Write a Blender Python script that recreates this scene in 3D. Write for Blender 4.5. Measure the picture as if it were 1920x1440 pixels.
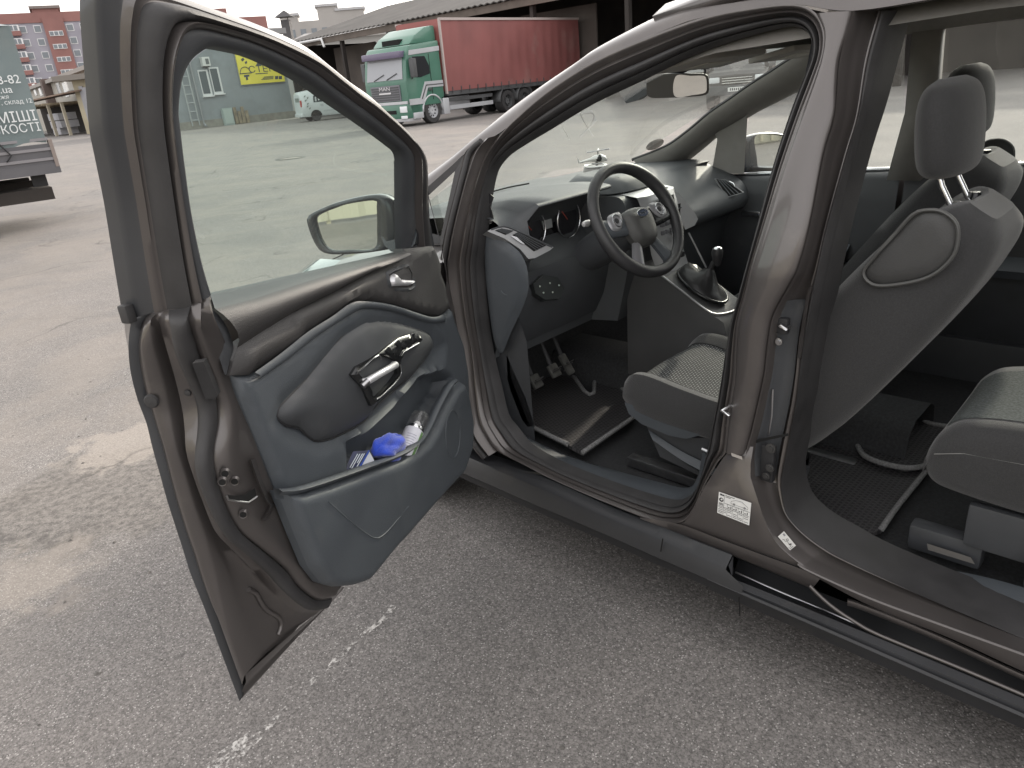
import bpy, bmesh, math, random
from mathutils import Vector, Matrix
from mathutils.geometry import delaunay_2d_cdt
from math import radians, sin, cos, pi, sqrt, atan2
random.seed(7)
for _o in list(bpy.data.objects): bpy.data.objects.remove(_o)
SC = bpy.context.scene
COL = SC.collection

# ------------------------------------------------------------------ camera, sky, sun, exposure
CAM_POS = Vector((-2.40, 0.0, 1.535)); FPX = 1372.0
_p, _r, _a = radians(22.7), radians(5.4), radians(45)
CF = Vector((sin(_a)*cos(_p), cos(_a)*cos(_p), -sin(_p)))
_R0 = Vector((cos(_a), -sin(_a), 0)); _U0 = Vector((sin(_a)*sin(_p), cos(_a)*sin(_p), cos(_p)))
CR = _R0*cos(_r) - _U0*sin(_r); CU = _R0*sin(_r) + _U0*cos(_r)
cam = bpy.data.cameras.new('camera'); cam.sensor_width = 36; cam.lens = FPX/1920*36
cam.clip_start = 0.05; cam.clip_end = 3000
camo = bpy.data.objects.new('camera', cam); COL.objects.link(camo)
camo.matrix_world = Matrix(((CR.x, CU.x, -CF.x, CAM_POS.x), (CR.y, CU.y, -CF.y, CAM_POS.y), (CR.z, CU.z, -CF.z, CAM_POS.z), (0, 0, 0, 1)))
SC.camera = camo

SUN_AZ, SUN_EL = radians(78), radians(25)
w = bpy.data.worlds.new('World'); SC.world = w; w.use_nodes = True
nt = w.node_tree; bg = nt.nodes['Background']
sky = nt.nodes.new('ShaderNodeTexSky'); sky.sky_type = 'NISHITA'; sky.sun_disc = False
sky.sun_elevation = SUN_EL; sky.sun_rotation = SUN_AZ; sky.air_density = 1.0; sky.dust_density = 5.0; sky.ozone_density = 1.0
hs_ = nt.nodes.new('ShaderNodeHueSaturation'); hs_.inputs['Saturation'].default_value = 0.45; hs_.inputs['Value'].default_value = 0.55; nt.links.new(sky.outputs[0], hs_.inputs['Color'])
veil = nt.nodes.new('ShaderNodeMix'); veil.data_type = 'RGBA'; veil.blend_type = 'ADD'; veil.inputs['Factor'].default_value = 1.0   # thin high cloud: an even white veil
nt.links.new(hs_.outputs[0], veil.inputs['A']); veil.inputs['B'].default_value = (5.65, 5.4, 5.2, 1)
nt.links.new(veil.outputs['Result'], bg.inputs[0]); bg.inputs[1].default_value = 0.15
sl = bpy.data.lights.new('sun', 'SUN'); sl.energy = 1.4; sl.angle = radians(2.0); sl.color = (1.0, 0.90, 0.76)
so = bpy.data.objects.new('sun', sl); COL.objects.link(so)
so.rotation_euler = Vector((sin(SUN_AZ)*cos(SUN_EL), cos(SUN_AZ)*cos(SUN_EL), sin(SUN_EL))).to_track_quat('Z', 'Y').to_euler()
SC.view_settings.view_transform = 'Standard'; SC.view_settings.look = 'None'
SC.view_settings.exposure = 0.82; SC.view_settings.gamma = 1.0

# ------------------------------------------------------------------ reference rays (photo pixel -> point on a surface of known distance)
def ray(u, v):
    return (CF + CR*((u-960)/FPX) - CU*((v-720)/FPX)).normalized()
def onx(u, v, x):
    d = ray(u, v); return CAM_POS + d*((x-CAM_POS.x)/d.x)
def ony(u, v, y):
    d = ray(u, v); return CAM_POS + d*((y-CAM_POS.y)/d.y)
def onz(u, v, z):
    d = ray(u, v); return CAM_POS + d*((z-CAM_POS.z)/d.z)
def onp(u, v, P, n):
    d = ray(u, v); return CAM_POS + d*((Vector(P)-CAM_POS).dot(n)/d.dot(n))
def lean(z):
    return 0.21*max(0.0, (z-1.05)/0.6)**1.2
def onb(u, v, off=0.0, base=-0.80):          # left body side, leaning inwards above the belt
    P = onx(u, v, base+off)
    for _ in range(6): P = onx(u, v, base+off+lean(P.z)*0.9)
    return P
def onr(u, v, off=0.0):                      # right body side seen from inside
    P = onx(u, v, 0.76+off)
    for _ in range(6): P = onx(u, v, 0.76+off-lean(P.z)*0.8)
    return P
DH = Vector((-0.86, 1.76, 0.0)); DANG = radians(200)
DD = Vector((cos(DANG), sin(DANG), 0)); DN = Vector((-sin(DANG), cos(DANG), 0))
def ond(u, v, t=0.0):                        # door local (s, t, z)
    def f(tt):
        P = onp(u, v, DH+DN*tt, DN); return Vector(((P-DH).dot(DD), tt, P.z))
    q = f(t)
    for _ in range(8): q = f(t+lean(q.z))
    return q

# ------------------------------------------------------------------ materials
MATS = {}
def mat(name, col, rough=0.6, metal=0.0, noise=None, bump=None, coat=0.0, spec=0.5, var=None, sheen=0.0, emit=None, coords='Object'):
    """noise=(scale, amount) colour mottling; bump=(scale, strength[, detail]); var=(scale, colour2, lo, hi)"""
    if name in MATS: return MATS[name]
    m = bpy.data.materials.new(name); m.use_nodes = True; MATS[name] = m
    n, l = m.node_tree.nodes, m.node_tree.links
    b = n['Principled BSDF']
    b.inputs['Base Color'].default_value = (*col, 1); b.inputs['Roughness'].default_value = rough
    b.inputs['Metallic'].default_value = metal; b.inputs['Specular IOR Level'].default_value = spec
    b.inputs['Coat Weight'].default_value = coat; b.inputs['Coat Roughness'].default_value = 0.08
    b.inputs['Sheen Weight'].default_value = sheen
    tc = n.new('ShaderNodeTexCoord'); src = tc.outputs[coords]
    cur = None
    if noise:
        t = n.new('ShaderNodeTexNoise'); t.inputs['Scale'].default_value = noise[0]; t.inputs['Detail'].default_value = 6
        l.new(src, t.inputs['Vector'])
        mr = n.new('ShaderNodeMapRange'); mr.inputs['From Min'].default_value = 0.3; mr.inputs['From Max'].default_value = 0.7
        mr.inputs['To Min'].default_value = 1-noise[1]; mr.inputs['To Max'].default_value = 1+noise[1]
        l.new(t.outputs['Fac'], mr.inputs['Value'])
        mx = n.new('ShaderNodeMix'); mx.data_type = 'RGBA'; mx.blend_type = 'MULTIPLY'; mx.inputs['Factor'].default_value = 1
        mx.inputs['A'].default_value = (*col, 1); l.new(mr.outputs[0], mx.inputs['B']); cur = mx.outputs['Result']
        rr = n.new('ShaderNodeMapRange'); rr.inputs['To Min'].default_value = max(0.02, rough-0.08); rr.inputs['To Max'].default_value = min(1, rough+0.10)
        l.new(t.outputs['Fac'], rr.inputs['Value']); l.new(rr.outputs[0], b.inputs['Roughness'])
    if var:
        t = n.new('ShaderNodeTexNoise'); t.inputs['Scale'].default_value = var[0]; t.inputs['Detail'].default_value = 8; t.inputs['Roughness'].default_value = 0.65
        l.new(src, t.inputs['Vector'])
        mr = n.new('ShaderNodeMapRange'); mr.inputs['From Min'].default_value = var[2]; mr.inputs['From Max'].default_value = var[3]
        l.new(t.outputs['Fac'], mr.inputs['Value'])
        mx = n.new('ShaderNodeMix'); mx.data_type = 'RGBA'; l.new(mr.outputs[0], mx.inputs['Factor'])
        if cur: l.new(cur, mx.inputs['A'])
        else: mx.inputs['A'].default_value = (*col, 1)
        mx.inputs['B'].default_value = (*var[1], 1); cur = mx.outputs['Result']
    if cur: l.new(cur, b.inputs['Base Color'])
    if bump:
        t = n.new('ShaderNodeTexNoise'); t.inputs['Scale'].default_value = bump[0]; t.inputs['Detail'].default_value = bump[2] if len(bump) > 2 else 3
        l.new(src, t.inputs['Vector'])
        bp = n.new('ShaderNodeBump'); bp.inputs['Strength'].default_value = bump[1]; bp.inputs['Distance'].default_value = 0.002
        l.new(t.outputs['Fac'], bp.inputs['Height']); l.new(bp.outputs[0], b.inputs['Normal'])
    if emit:
        b.inputs['Emission Color'].default_value = (*col, 1); b.inputs['Emission Strength'].default_value = emit
    return m
def glass(name, tint, dust=0.0, refl=1.0):
    """thin automotive glass: tinted transmission, fresnel reflection, a little scattering dust"""
    if name in MATS: return MATS[name]
    m = bpy.data.materials.new(name); m.use_nodes = True; MATS[name] = m
    n, l = m.node_tree.nodes, m.node_tree.links; n.clear()
    out = n.new('ShaderNodeOutputMaterial'); tr = n.new('ShaderNodeBsdfTransparent'); tr.inputs[0].default_value = (*tint, 1)
    gl = n.new('ShaderNodeBsdfGlossy'); gl.inputs['Roughness'].default_value = 0.01
    lw = n.new('ShaderNodeLayerWeight'); lw.inputs[0].default_value = 0.5
    pw = n.new('ShaderNodeMath'); pw.operation = 'POWER'; pw.inputs[1].default_value = 5.0; l.new(lw.outputs['Facing'], pw.inputs[0])
    ml = n.new('ShaderNodeMath'); ml.operation = 'MULTIPLY_ADD'; ml.inputs[1].default_value = 0.85*refl; ml.inputs[2].default_value = 0.06*refl
    l.new(pw.outputs[0], ml.inputs[0])
    mx = n.new('ShaderNodeMixShader'); l.new(ml.outputs[0], mx.inputs[0]); l.new(tr.outputs[0], mx.inputs[1]); l.new(gl.outputs[0], mx.inputs[2])
    last = mx
    if dust:
        df = n.new('ShaderNodeBsdfDiffuse'); df.inputs[0].default_value = (0.75, 0.74, 0.70, 1)
        tl = n.new('ShaderNodeBsdfTranslucent'); tl.inputs[0].default_value = (0.75, 0.74, 0.70, 1)
        ad = n.new('ShaderNodeMixShader'); ad.inputs[0].default_value = 0.6; l.new(df.outputs[0], ad.inputs[1]); l.new(tl.outputs[0], ad.inputs[2])
        tc = n.new('ShaderNodeTexCoord'); nz = n.new('ShaderNodeTexNoise'); nz.inputs['Scale'].default_value = 3.0; nz.inputs['Detail'].default_value = 7
        l.new(tc.outputs['Object'], nz.inputs['Vector'])
        mr = n.new('ShaderNodeMapRange'); mr.inputs['From Min'].default_value = 0.3; mr.inputs['From Max'].default_value = 0.75
        mr.inputs['To Min'].default_value = dust*0.6; mr.inputs['To Max'].default_value = dust*1.4; l.new(nz.outputs['Fac'], mr.inputs['Value'])
        m2 = n.new('ShaderNodeMixShader'); l.new(mr.outputs[0], m2.inputs[0]); l.new(mx.outputs[0], m2.inputs[1]); l.new(ad.outputs[0], m2.inputs[2]); last = m2
    l.new(last.outputs[0], out.inputs[0])
    return m

# ------------------------------------------------------------------ mesh helpers
def V(*a): return Vector(a)
def link(o, parent=None):
    COL.objects.link(o)
    if parent is not None: o.parent = parent
    return o
def mesh(name, verts, faces, m, parent=None, smooth=True, sharp=None):
    me = bpy.data.meshes.new(name); me.from_pydata([tuple(v) for v in verts], [], faces); me.update()
    if m: me.materials.append(m)
    o = bpy.data.objects.new(name, me); link(o, parent)
    if smooth:
        for p in me.polygons: p.use_smooth = True
        if sharp: me.set_sharp_from_angle(angle=radians(sharp))
    return o
def from_bm(name, bm, m, parent=None, smooth=False, sharp=None):
    me = bpy.data.meshes.new(name); bm.to_mesh(me); bm.free()
    if isinstance(m, (list, tuple)):
        for q in m: me.materials.append(q)
    elif m: me.materials.append(m)
    o = bpy.data.objects.new(name, me); link(o, parent)
    if smooth:
        for p in me.polygons: p.use_smooth = True
        if sharp: me.set_sharp_from_angle(angle=radians(sharp))
    return o
def empty(name, loc=(0, 0, 0), parent=None, rz=0):
    o = bpy.data.objects.new(name, None); o.location = loc; o.rotation_euler = (0, 0, rz); o.empty_display_size = 0.1
    return link(o, parent)
def tag(o, label=None, cat=None, group=None, kind=None):
    for k, v in (('label', label), ('category', cat), ('group', group), ('kind', kind)):
        if v: o[k] = v
    return o
def crom(pts, n, closed=False):
    """resample a polyline of Vectors to n points along a Catmull-Rom curve (parameter = control index, arc-weighted)"""
    pts = [Vector(p) for p in pts]; k = len(pts)
    L = [0.0]
    segs = k if closed else k-1
    for i in range(segs): L.append(L[-1] + (pts[(i+1) % k]-pts[i]).length)
    out = []
    for j in range(n):
        d = L[-1]*j/(n if closed else n-1)
        i = 0
        while i < segs-1 and L[i+1] < d: i += 1
        t = (d-L[i])/max(1e-9, L[i+1]-L[i])
        g = (lambda q: pts[q % k]) if closed else (lambda q: pts[max(0, min(k-1, q))])
        p0, p1, p2, p3 = g(i-1), g(i), g(i+1), g(i+2)
        out.append(0.5*((2*p1)+(p2-p0)*t+(2*p0-5*p1+4*p2-p3)*t*t+(3*p1-p0-3*p2+p3)*t*t*t))
    return out
def cromk(pts, per, closed=False):
    """per samples for every control interval: keeps matched curves matched"""
    pts = [Vector(p) for p in pts]; k = len(pts); out = []
    segs = k if closed else k-1
    for i in range(segs):
        g = (lambda q: pts[q % k]) if closed else (lambda q: pts[max(0, min(k-1, q))])
        p0, p1, p2, p3 = g(i-1), g(i), g(i+1), g(i+2)
        for j in range(per):
            t = j/per
            out.append(0.5*((2*p1)+(p2-p0)*t+(2*p0-5*p1+4*p2-p3)*t*t+(3*p1-p0-3*p2+p3)*t*t*t))
    if not closed: out.append(pts[-1].copy())
    return out
def loft(name, curves, m, parent=None, closed=False, smooth=True, sharp=45, cap=False, flip=False, thick=None):
    n = len(curves[0]); vs = [p for c in curves for p in c]; fs = []
    for a in range(len(curves)-1):
        for i in range(n if closed else n-1):
            j = (i+1) % n
            q = (a*n+i, a*n+j, (a+1)*n+j, (a+1)*n+i)
            fs.append(q[::-1] if flip else q)
    if cap and closed:
        fs.append(tuple(range(n))[::-1]); fs.append(tuple((len(curves)-1)*n+i for i in range(n)))
    o = mesh(name, vs, fs, m, parent, smooth, sharp)
    if thick:
        s = o.modifiers.new('t', 'SOLIDIFY'); s.thickness = abs(thick); s.offset = -1 if thick > 0 else 1
    return o
def tube_data(pts, r, seg=8, closed=False):
    pts = [Vector(p) for p in pts]; n = len(pts); vs = []; fs = []
    up = Vector((0, 0, 1))
    prev = None
    for i, p in enumerate(pts):
        a = pts[(i-1) % n] if (closed or i > 0) else pts[i]; b = pts[(i+1) % n] if (closed or i < n-1) else pts[i]
        t = (b-a).normalized()
        if prev is None:
            nrm = t.cross(up)
            if nrm.length < 1e-3: nrm = t.cross(Vector((1, 0, 0)))
            nrm.normalize()
        else:
            nrm = (prev - t*prev.dot(t)).normalized()
        prev = nrm; bi = t.cross(nrm)
        rr = r[i] if isinstance(r, (list, tuple)) else r
        for k in range(seg):
            an = 2*pi*k/seg; vs.append(p + nrm*cos(an)*rr + bi*sin(an)*rr)
    for i in range(n if closed else n-1):
        for k in range(seg):
            j = (i+1) % n; k2 = (k+1) % seg
            fs.append((i*seg+k, i*seg+k2, j*seg+k2, j*seg+k))
    if not closed:
        fs.append(tuple(range(seg))[::-1]); fs.append(tuple((n-1)*seg+k for k in range(seg)))
    return vs, fs
def tube(name, pts, r, m, parent=None, seg=8, closed=False):
    vs, fs = tube_data(pts, r, seg, closed); return mesh(name, vs, fs, m, parent, True, 60)
def box_bm(bm, c, s, rot=None, bevel=0.0):
    r = bmesh.ops.create_cube(bm, size=1.0); vs = r['verts']
    for v in vs: v.co = Vector((v.co.x*s[0], v.co.y*s[1], v.co.z*s[2]))
    if bevel:
        es = list({e for v in vs for e in v.link_edges})
        rb = bmesh.ops.bevel(bm, geom=es, offset=bevel, segments=2, affect='EDGES', profile=0.6)
        vs = list({v for f in rb['faces'] for v in f.verts} | {v for v in vs if v.is_valid})
    for v in vs:
        co = v.co
        if rot: co = rot @ co
        v.co = co + Vector(c)
    return vs
def box(name, c, s, m, parent=None, rot=None, bevel=0.0, rz=None):
    bm = bmesh.new()
    if rz is not None: rot = Matrix.Rotation(rz, 3, 'Z')
    box_bm(bm, c, s, rot, bevel)
    return from_bm(name, bm, m, parent, smooth=bevel > 0, sharp=50)
def lathe(name, prof, m, parent=None, seg=24, axis='Z', loc=(0, 0, 0), cap=True, sharp=40, mtx=None):
    vs = []; fs = []; n = len(prof)
    for i in range(seg):
        a = 2*pi*i/seg
        for r, z in prof:
            p = Vector((r*cos(a), r*sin(a), z))
            if axis == 'Y': p = Vector((p.x, p.z, -p.y))
            if axis == 'X': p = Vector((p.z, p.x, p.y))
            if mtx: p = mtx @ p
            vs.append(p+Vector(loc))
    for i in range(seg):
        j = (i+1) % seg
        for k in range(n-1): fs.append((i*n+k, j*n+k, j*n+k+1, i*n+k+1))
    if cap:
        fs.append(tuple(i*n for i in range(seg))[::-1]); fs.append(tuple(i*n+n-1 for i in range(seg)))
    return mesh(name, vs, fs, m, parent, True, sharp)
def quadp(name, pts, m, parent=None, thick=None):
    o = mesh(name, pts, [tuple(range(len(pts)))], m, parent, False)
    if thick:
        s = o.modifiers.new('t', 'SOLIDIFY'); s.thickness = abs(thick); s.offset = -1 if thick > 0 else 1
    return o
def pip(p, poly):
    x, y = p; c = False; j = len(poly)-1
    for i in range(len(poly)):
        if (poly[i][1] > y) != (poly[j][1] > y) and x < (poly[j][0]-poly[i][0])*(y-poly[i][1])/(poly[j][1]-poly[i][1]+1e-12)+poly[i][0]: c = not c
        j = i
    return c
def edist(p, poly):
    best = 9e9; n = len(poly); px, py = p
    for i in range(n):
        ax, ay = poly[i]; bx, by = poly[(i+1) % n]; dx, dy = bx-ax, by-ay
        t = max(0, min(1, ((px-ax)*dx+(py-ay)*dy)/(dx*dx+dy*dy+1e-12)))
        d = (px-ax-dx*t)**2+(py-ay-dy*t)**2
        if d < best: best = d
    return sqrt(best)
def patch(name, outline, hfun, to3d, m, parent=None, step=0.02, smoothn=0, holes=(), rim=0.0, sharp=50):
    """fill a 2D outline with a triangulated grid; hfun(x,y,d) gives height (d = distance to edge); rim drops a skirt"""
    pl = [tuple(p) for p in outline]
    if smoothn: pl = [(q.x, q.y) for q in crom([Vector((p[0], p[1], 0)) for p in pl], smoothn, True)]
    allp = list(pl); edges = [(i, (i+1) % len(pl)) for i in range(len(pl))]
    hs = []
    for h in holes:
        h = [tuple(q) for q in h]; k = len(allp); allp += h; edges += [(k+i, k+(i+1) % len(h)) for i in range(len(h))]; hs.append(h)
    x0, x1 = min(p[0] for p in pl), max(p[0] for p in pl); y0, y1 = min(p[1] for p in pl), max(p[1] for p in pl)
    nb = len(allp)
    nx, ny = int((x1-x0)/step)+1, int((y1-y0)/step)+1
    for i in range(nx+1):
        for j in range(ny+1):
            p = (x0+(i+0.5*(j % 2))*step, y0+j*step)
            if pip(p, pl) and edist(p, pl) > step*0.45 and not any(pip(p, h) or edist(p, h) < step*0.45 for h in hs): allp.append(p)
    r = delaunay_2d_cdt([Vector(p) for p in allp], edges, [], 0, 1e-6)
    vs2, fs = r[0], r[2]
    keep = []
    for f in fs:
        c = (sum(vs2[i].x for i in f)/len(f), sum(vs2[i].y for i in f)/len(f))
        if pip(c, pl) and not any(pip(c, h) for h in hs): keep.append(tuple(f))
    verts = []
    for v in vs2:
        d = edist((v.x, v.y), pl)
        if hs: d = min([d]+[edist((v.x, v.y), h) for h in hs])
        verts.append(to3d(v.x, v.y, hfun(v.x, v.y, d)))
    if rim:
        for ring in [pl]+hs:
            k = len(verts); n = len(ring)
            for p in ring: verts.append(to3d(p[0], p[1], hfun(p[0], p[1], 0.0)))
            for p in ring: verts.append(to3d(p[0], p[1], hfun(p[0], p[1], 0.0)-rim))
            for i in range(n):
                j = (i+1) % n; keep.append((k+i, k+j, k+n+j, k+n+i))
    return mesh(name, verts, keep, m, parent, True, sharp)
def pillow(h, r):
    def f(x, y, d):
        if d >= r: return h
        t = 1-d/r; return h*sqrt(max(0, 1-t*t))
    return f
def text(name, s, size, m, parent, loc, ex, ey, align='CENTER', ext=0.0, lift=0.0, sx=1.0, split=True):
    """flat lettering as a mesh lying in the plane ex, ey"""
    cu = bpy.data.curves.new(name, 'FONT'); cu.body = s; cu.size = size; cu.align_x = align; cu.align_y = 'CENTER'; cu.extrude = ext; cu.resolution_u = 3
    t = bpy.data.objects.new('tmp', cu); COL.objects.link(t)
    dg = bpy.context.evaluated_depsgraph_get(); me = bpy.data.meshes.new_from_object(t.evaluated_get(dg))
    bpy.data.objects.remove(t); ex = Vector(ex).normalized(); ey = Vector(ey).normalized(); ez = ex.cross(ey)
    if split:      # one mesh per character
        bm = bmesh.new(); bm.from_mesh(me); left_ = set(bm.verts); isl = []
        while left_:
            st = [left_.pop()]; grp = set(st)
            while st:
                v = st.pop()
                for e in v.link_edges:
                    o = e.other_vert(v)
                    if o in left_: left_.discard(o); grp.add(o); st.append(o)
            isl.append([min(v.co.x for v in grp), max(v.co.x for v in grp), grp])
        isl.sort(key=lambda q: q[0]); cl = []
        for a_, b_, g in isl:
            if cl and a_ < cl[-1][1]-0.02*size: cl[-1][1] = max(cl[-1][1], b_); cl[-1][2] |= g
            else: cl.append([a_, b_, set(g)])
        out = None
        for a_, b_, g in cl:
            vl = list(g); ix = {v: i for i, v in enumerate(vl)}
            out = mesh('letter', [Vector(loc)+ex*v.co.x*sx+ey*v.co.y+ez*(v.co.z+lift) for v in vl], [tuple(ix[v] for v in f.verts) for f in bm.faces if f.verts[0] in g], m, parent, False)
        bm.free(); return out
    for v in me.vertices: v.co = Vector(loc) + ex*v.co.x*sx + ey*v.co.y + ez*(v.co.z+lift)
    me.materials.clear(); me.materials.append(m)
    return link(bpy.data.objects.new(name, me), parent)
def copy_tree(o, parent=None):
    c = o.copy(); COL.objects.link(c); c.parent = parent
    for ch in list(o.children): copy_tree(ch, c)
    return c
# ------------------------------------------------------------------ shared materials
PAINT = mat('bronze_paint', (0.108, 0.098, 0.095), 0.38, 0.55, noise=(7, 0.05), coat=0.6, var=(4.5, (0.17, 0.155, 0.142), 0.57, 0.95))
PLAS = mat('dark_trim_plastic', (0.052, 0.055, 0.060), 0.55, noise=(9, 0.10), bump=(650, 0.25, 2), var=(7, (0.09, 0.09, 0.09), 0.58, 0.95))
PLAS2 = mat('slate_trim_plastic', (0.068, 0.077, 0.087), 0.5, noise=(7, 0.08), bump=(520, 0.35, 2), var=(6, (0.115, 0.12, 0.125), 0.58, 0.95))
PLASL = mat('soft_touch_trim', (0.050, 0.048, 0.048), 0.48, noise=(6, 0.10), bump=(480, 0.5, 2))
GRIPB = mat('gloss_black_plastic', (0.014, 0.015, 0.016), 0.25)
SATIN = mat('satin_silver', (0.72, 0.72, 0.74), 0.34, 0.55, noise=(30, .04))
RUB = mat('black_rubber', (0.038, 0.037, 0.038), 0.6, noise=(14, 0.2), bump=(180, 0.2))
CLAD = mat('rocker_plastic', (0.026, 0.027, 0.030), 0.48, noise=(5, 0.15), var=(6, (0.06, 0.057, 0.053), 0.58, 0.82))
CHROME = mat('satin_chrome', (0.74, 0.75, 0.77), 0.2, 1.0, noise=(20, 0.05))
STEEL = mat('zinc_steel', (0.45, 0.45, 0.46), 0.35, 1.0, noise=(20, 0.15))
CARPET = mat('carpet', (0.028, 0.029, 0.031), 0.95, noise=(120, 0.35), bump=(500, 0.6))
FAB = mat('seat_fabric', (0.030, 0.030, 0.031), 0.85, noise=(260, 0.25), bump=(700, 0.5), sheen=0.3)
LEATH = mat('wheel_leather', (0.030, 0.030, 0.032), 0.42, noise=(30, 0.12), bump=(420, 0.4))
HEADL = mat('headliner_cloth', (0.24, 0.228, 0.21), 0.9, noise=(60, 0.06))
MIRR = mat('mirror_silver', (0.86, 0.88, 0.86), 0.02, 1.0)
GLT = glass('door_glass', (0.74, 0.86, 0.81), 0.05)
GLW = glass('windscreen_glass', (0.80, 0.87, 0.84), 0.10)
GLC = glass('clear_glass', (0.85, 0.9, 0.88), 0.03)
WHITE = mat('white_print', (0.78, 0.78, 0.76), 0.5, noise=(40, 0.04))
BLK = mat('black_print', (0.02, 0.02, 0.022), 0.6)
HOLE = mat('dark_cavity', (0.006, 0.006, 0.006), 0.9)
# ================================================================== GROUND
def ground_mat():
    m = bpy.data.materials.new('worn_asphalt'); m.use_nodes = True
    n, l = m.node_tree.nodes, m.node_tree.links; b = n['Principled BSDF']
    tc = n.new('ShaderNodeTexCoord'); P = tc.outputs['Object']
    def noise(s, d=5, r=0.6, dist=0.0):
        t = n.new('ShaderNodeTexNoise'); t.inputs['Scale'].default_value = s; t.inputs['Detail'].default_value = d
        t.inputs['Roughness'].default_value = r; t.inputs['Distortion'].default_value = dist; l.new(P, t.inputs['Vector']); return t.outputs['Fac']
    def rng(x, a, c, lo=0.0, hi=1.0):
        t = n.new('ShaderNodeMapRange'); t.inputs['From Min'].default_value = a; t.inputs['From Max'].default_value = c
        t.inputs['To Min'].default_value = lo; t.inputs['To Max'].default_value = hi; l.new(x, t.inputs['Value']); return t.outputs[0]
    def mix(f, a, c, mode='MIX'):
        t = n.new('ShaderNodeMix'); t.data_type = 'RGBA'; t.blend_type = mode
        if isinstance(f, float): t.inputs['Factor'].default_value = f
        else: l.new(f, t.inputs['Factor'])
        for k, x in (('A', a), ('B', c)):
            if isinstance(x, tuple): t.inputs[k].default_value = (*x, 1)
            else: l.new(x, t.inputs[k])
        return t.outputs['Result']
    def math(op, a, c):
        t = n.new('ShaderNodeMath'); t.operation = op
        for i, x in enumerate((a, c)):
            if isinstance(x, (int, float)): t.inputs[i].default_value = x
            else: l.new(x, t.inputs[i])
        return t.outputs[0]
    vor = n.new('ShaderNodeTexVoronoi'); vor.inputs['Scale'].default_value = 130; l.new(P, vor.inputs['Vector'])
    sepc = n.new('ShaderNodeSeparateColor'); l.new(vor.outputs['Color'], sepc.inputs[0])
    stone = mix(rng(sepc.outputs[0], 0.0, 1.0), (0.085, 0.082, 0.080), (0.27, 0.258, 0.25))      # single stones in the binder
    stone = mix(rng(vor.outputs['Distance'], 0.35, 0.75, 0.0, 0.6), stone, (0.075, 0.072, 0.07))  # dark binder between them
    fine = n.new('ShaderNodeTexVoronoi'); fine.inputs['Scale'].default_value = 310; l.new(P, fine.inputs['Vector'])
    sepf = n.new('ShaderNodeSeparateColor'); l.new(fine.outputs['Color'], sepf.inputs[0])
    grain = mix(0.45, stone, mix(sepf.outputs[1], (0.08, 0.077, 0.075), (0.30, 0.288, 0.28)))
    grain = mix(rng(sepf.outputs[2], 0.965, 0.98, 0, 0.8), grain, (0.45, 0.44, 0.43))
    big = mix(1.0, grain, mix(rng(noise(0.9, 8, 0.7), 0.3, 0.7), (0.88, 0.88, 0.88), (1.10, 1.09, 1.08)), 'MULTIPLY')
    big = mix(1.0, big, mix(rng(noise(0.22, 6, 0.7), 0.35, 0.65), (0.94, 0.94, 0.94), (1.07, 1.04, 1.02)), 'MULTIPLY')
    sep = n.new('ShaderNodeSeparateXYZ'); l.new(P, sep.inputs[0])
    # dusty yard: sand lies over the asphalt away from the car
    far = rng(math('ADD', math('MULTIPLY', sep.outputs['Y'], 1.0), math('MULTIPLY', sep.outputs['X'], -0.35)), 1.9, 4.6)
    sand = math('MULTIPLY', far, rng(noise(0.75, 9, 0.72, 0.6), 0.44, 0.60))
    big = mix(math('MULTIPLY', sand, 0.5), big, mix(rng(noise(60, 4), 0.3, 0.7), (0.19, 0.17, 0.152), (0.27, 0.243, 0.217)))
    dry = math('MULTIPLY', far, rng(noise(3.2, 8, 0.75, 1.2), 0.50, 0.66, 0, 0.28))
    big = mix(dry, big, (0.15, 0.135, 0.122))
    # broken surface and sand drift beside the open door
    def blob(cx, cy, r0, r1, ns):
        wn_ = n.new('ShaderNodeTexNoise'); wn_.inputs['Scale'].default_value = ns; wn_.inputs['Detail'].default_value = 12; wn_.inputs['Roughness'].default_value = 0.68; l.new(P, wn_.inputs['Vector'])
        va = n.new('ShaderNodeVectorMath'); va.operation = 'MULTIPLY_ADD'; va.inputs[1].default_value = (0.9, 0.9, 0); va.inputs[2].default_value = (-cx-0.45, -cy-0.45, 0); l.new(wn_.outputs['Color'], va.inputs[0])
        vb = n.new('ShaderNodeVectorMath'); vb.operation = 'ADD'; l.new(va.outputs[0], vb.inputs[0]); l.new(P, vb.inputs[1])
        ln = n.new('ShaderNodeVectorMath'); ln.operation = 'LENGTH'; l.new(vb.outputs[0], ln.inputs[0]); return rng(ln.outputs['Value'], r0, r1, 1.0, 0.0)
    c1_, c2_, c3_ = onz(170, 930, 0), onz(235, 830, 0), onz(60, 1080, 0)
    big = mix(math('MULTIPLY', blob(c1_.x, c1_.y, 0.42, 0.52, 3.5), 0.6), big, mix(rng(noise(28, 5, 0.8), 0.40, 0.60), (0.055, 0.051, 0.048), (0.20, 0.185, 0.17)))
    big = mix(math('MULTIPLY', blob(c2_.x, c2_.y, 0.20, 0.28, 5.0), 0.6), big, mix(rng(noise(90, 4), 0.35, 0.65), (0.24, 0.215, 0.19), (0.36, 0.325, 0.29)))
    big = mix(math('MULTIPLY', blob(c3_.x, c3_.y, 0.16, 0.26, 5.0), 0.4), big, (0.27, 0.24, 0.21))
    # cracks
    vn = n.new('ShaderNodeTexNoise'); vn.inputs['Scale'].default_value = 1.6; vn.inputs['Detail'].default_value = 5; l.new(P, vn.inputs['Vector'])
    vm = n.new('ShaderNodeVectorMath'); vm.operation = 'MULTIPLY_ADD'; vm.inputs[1].default_value = (0.9, 0.9, 0.9); l.new(vn.outputs['Color'], vm.inputs[0]); l.new(P, vm.inputs[2])
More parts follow.
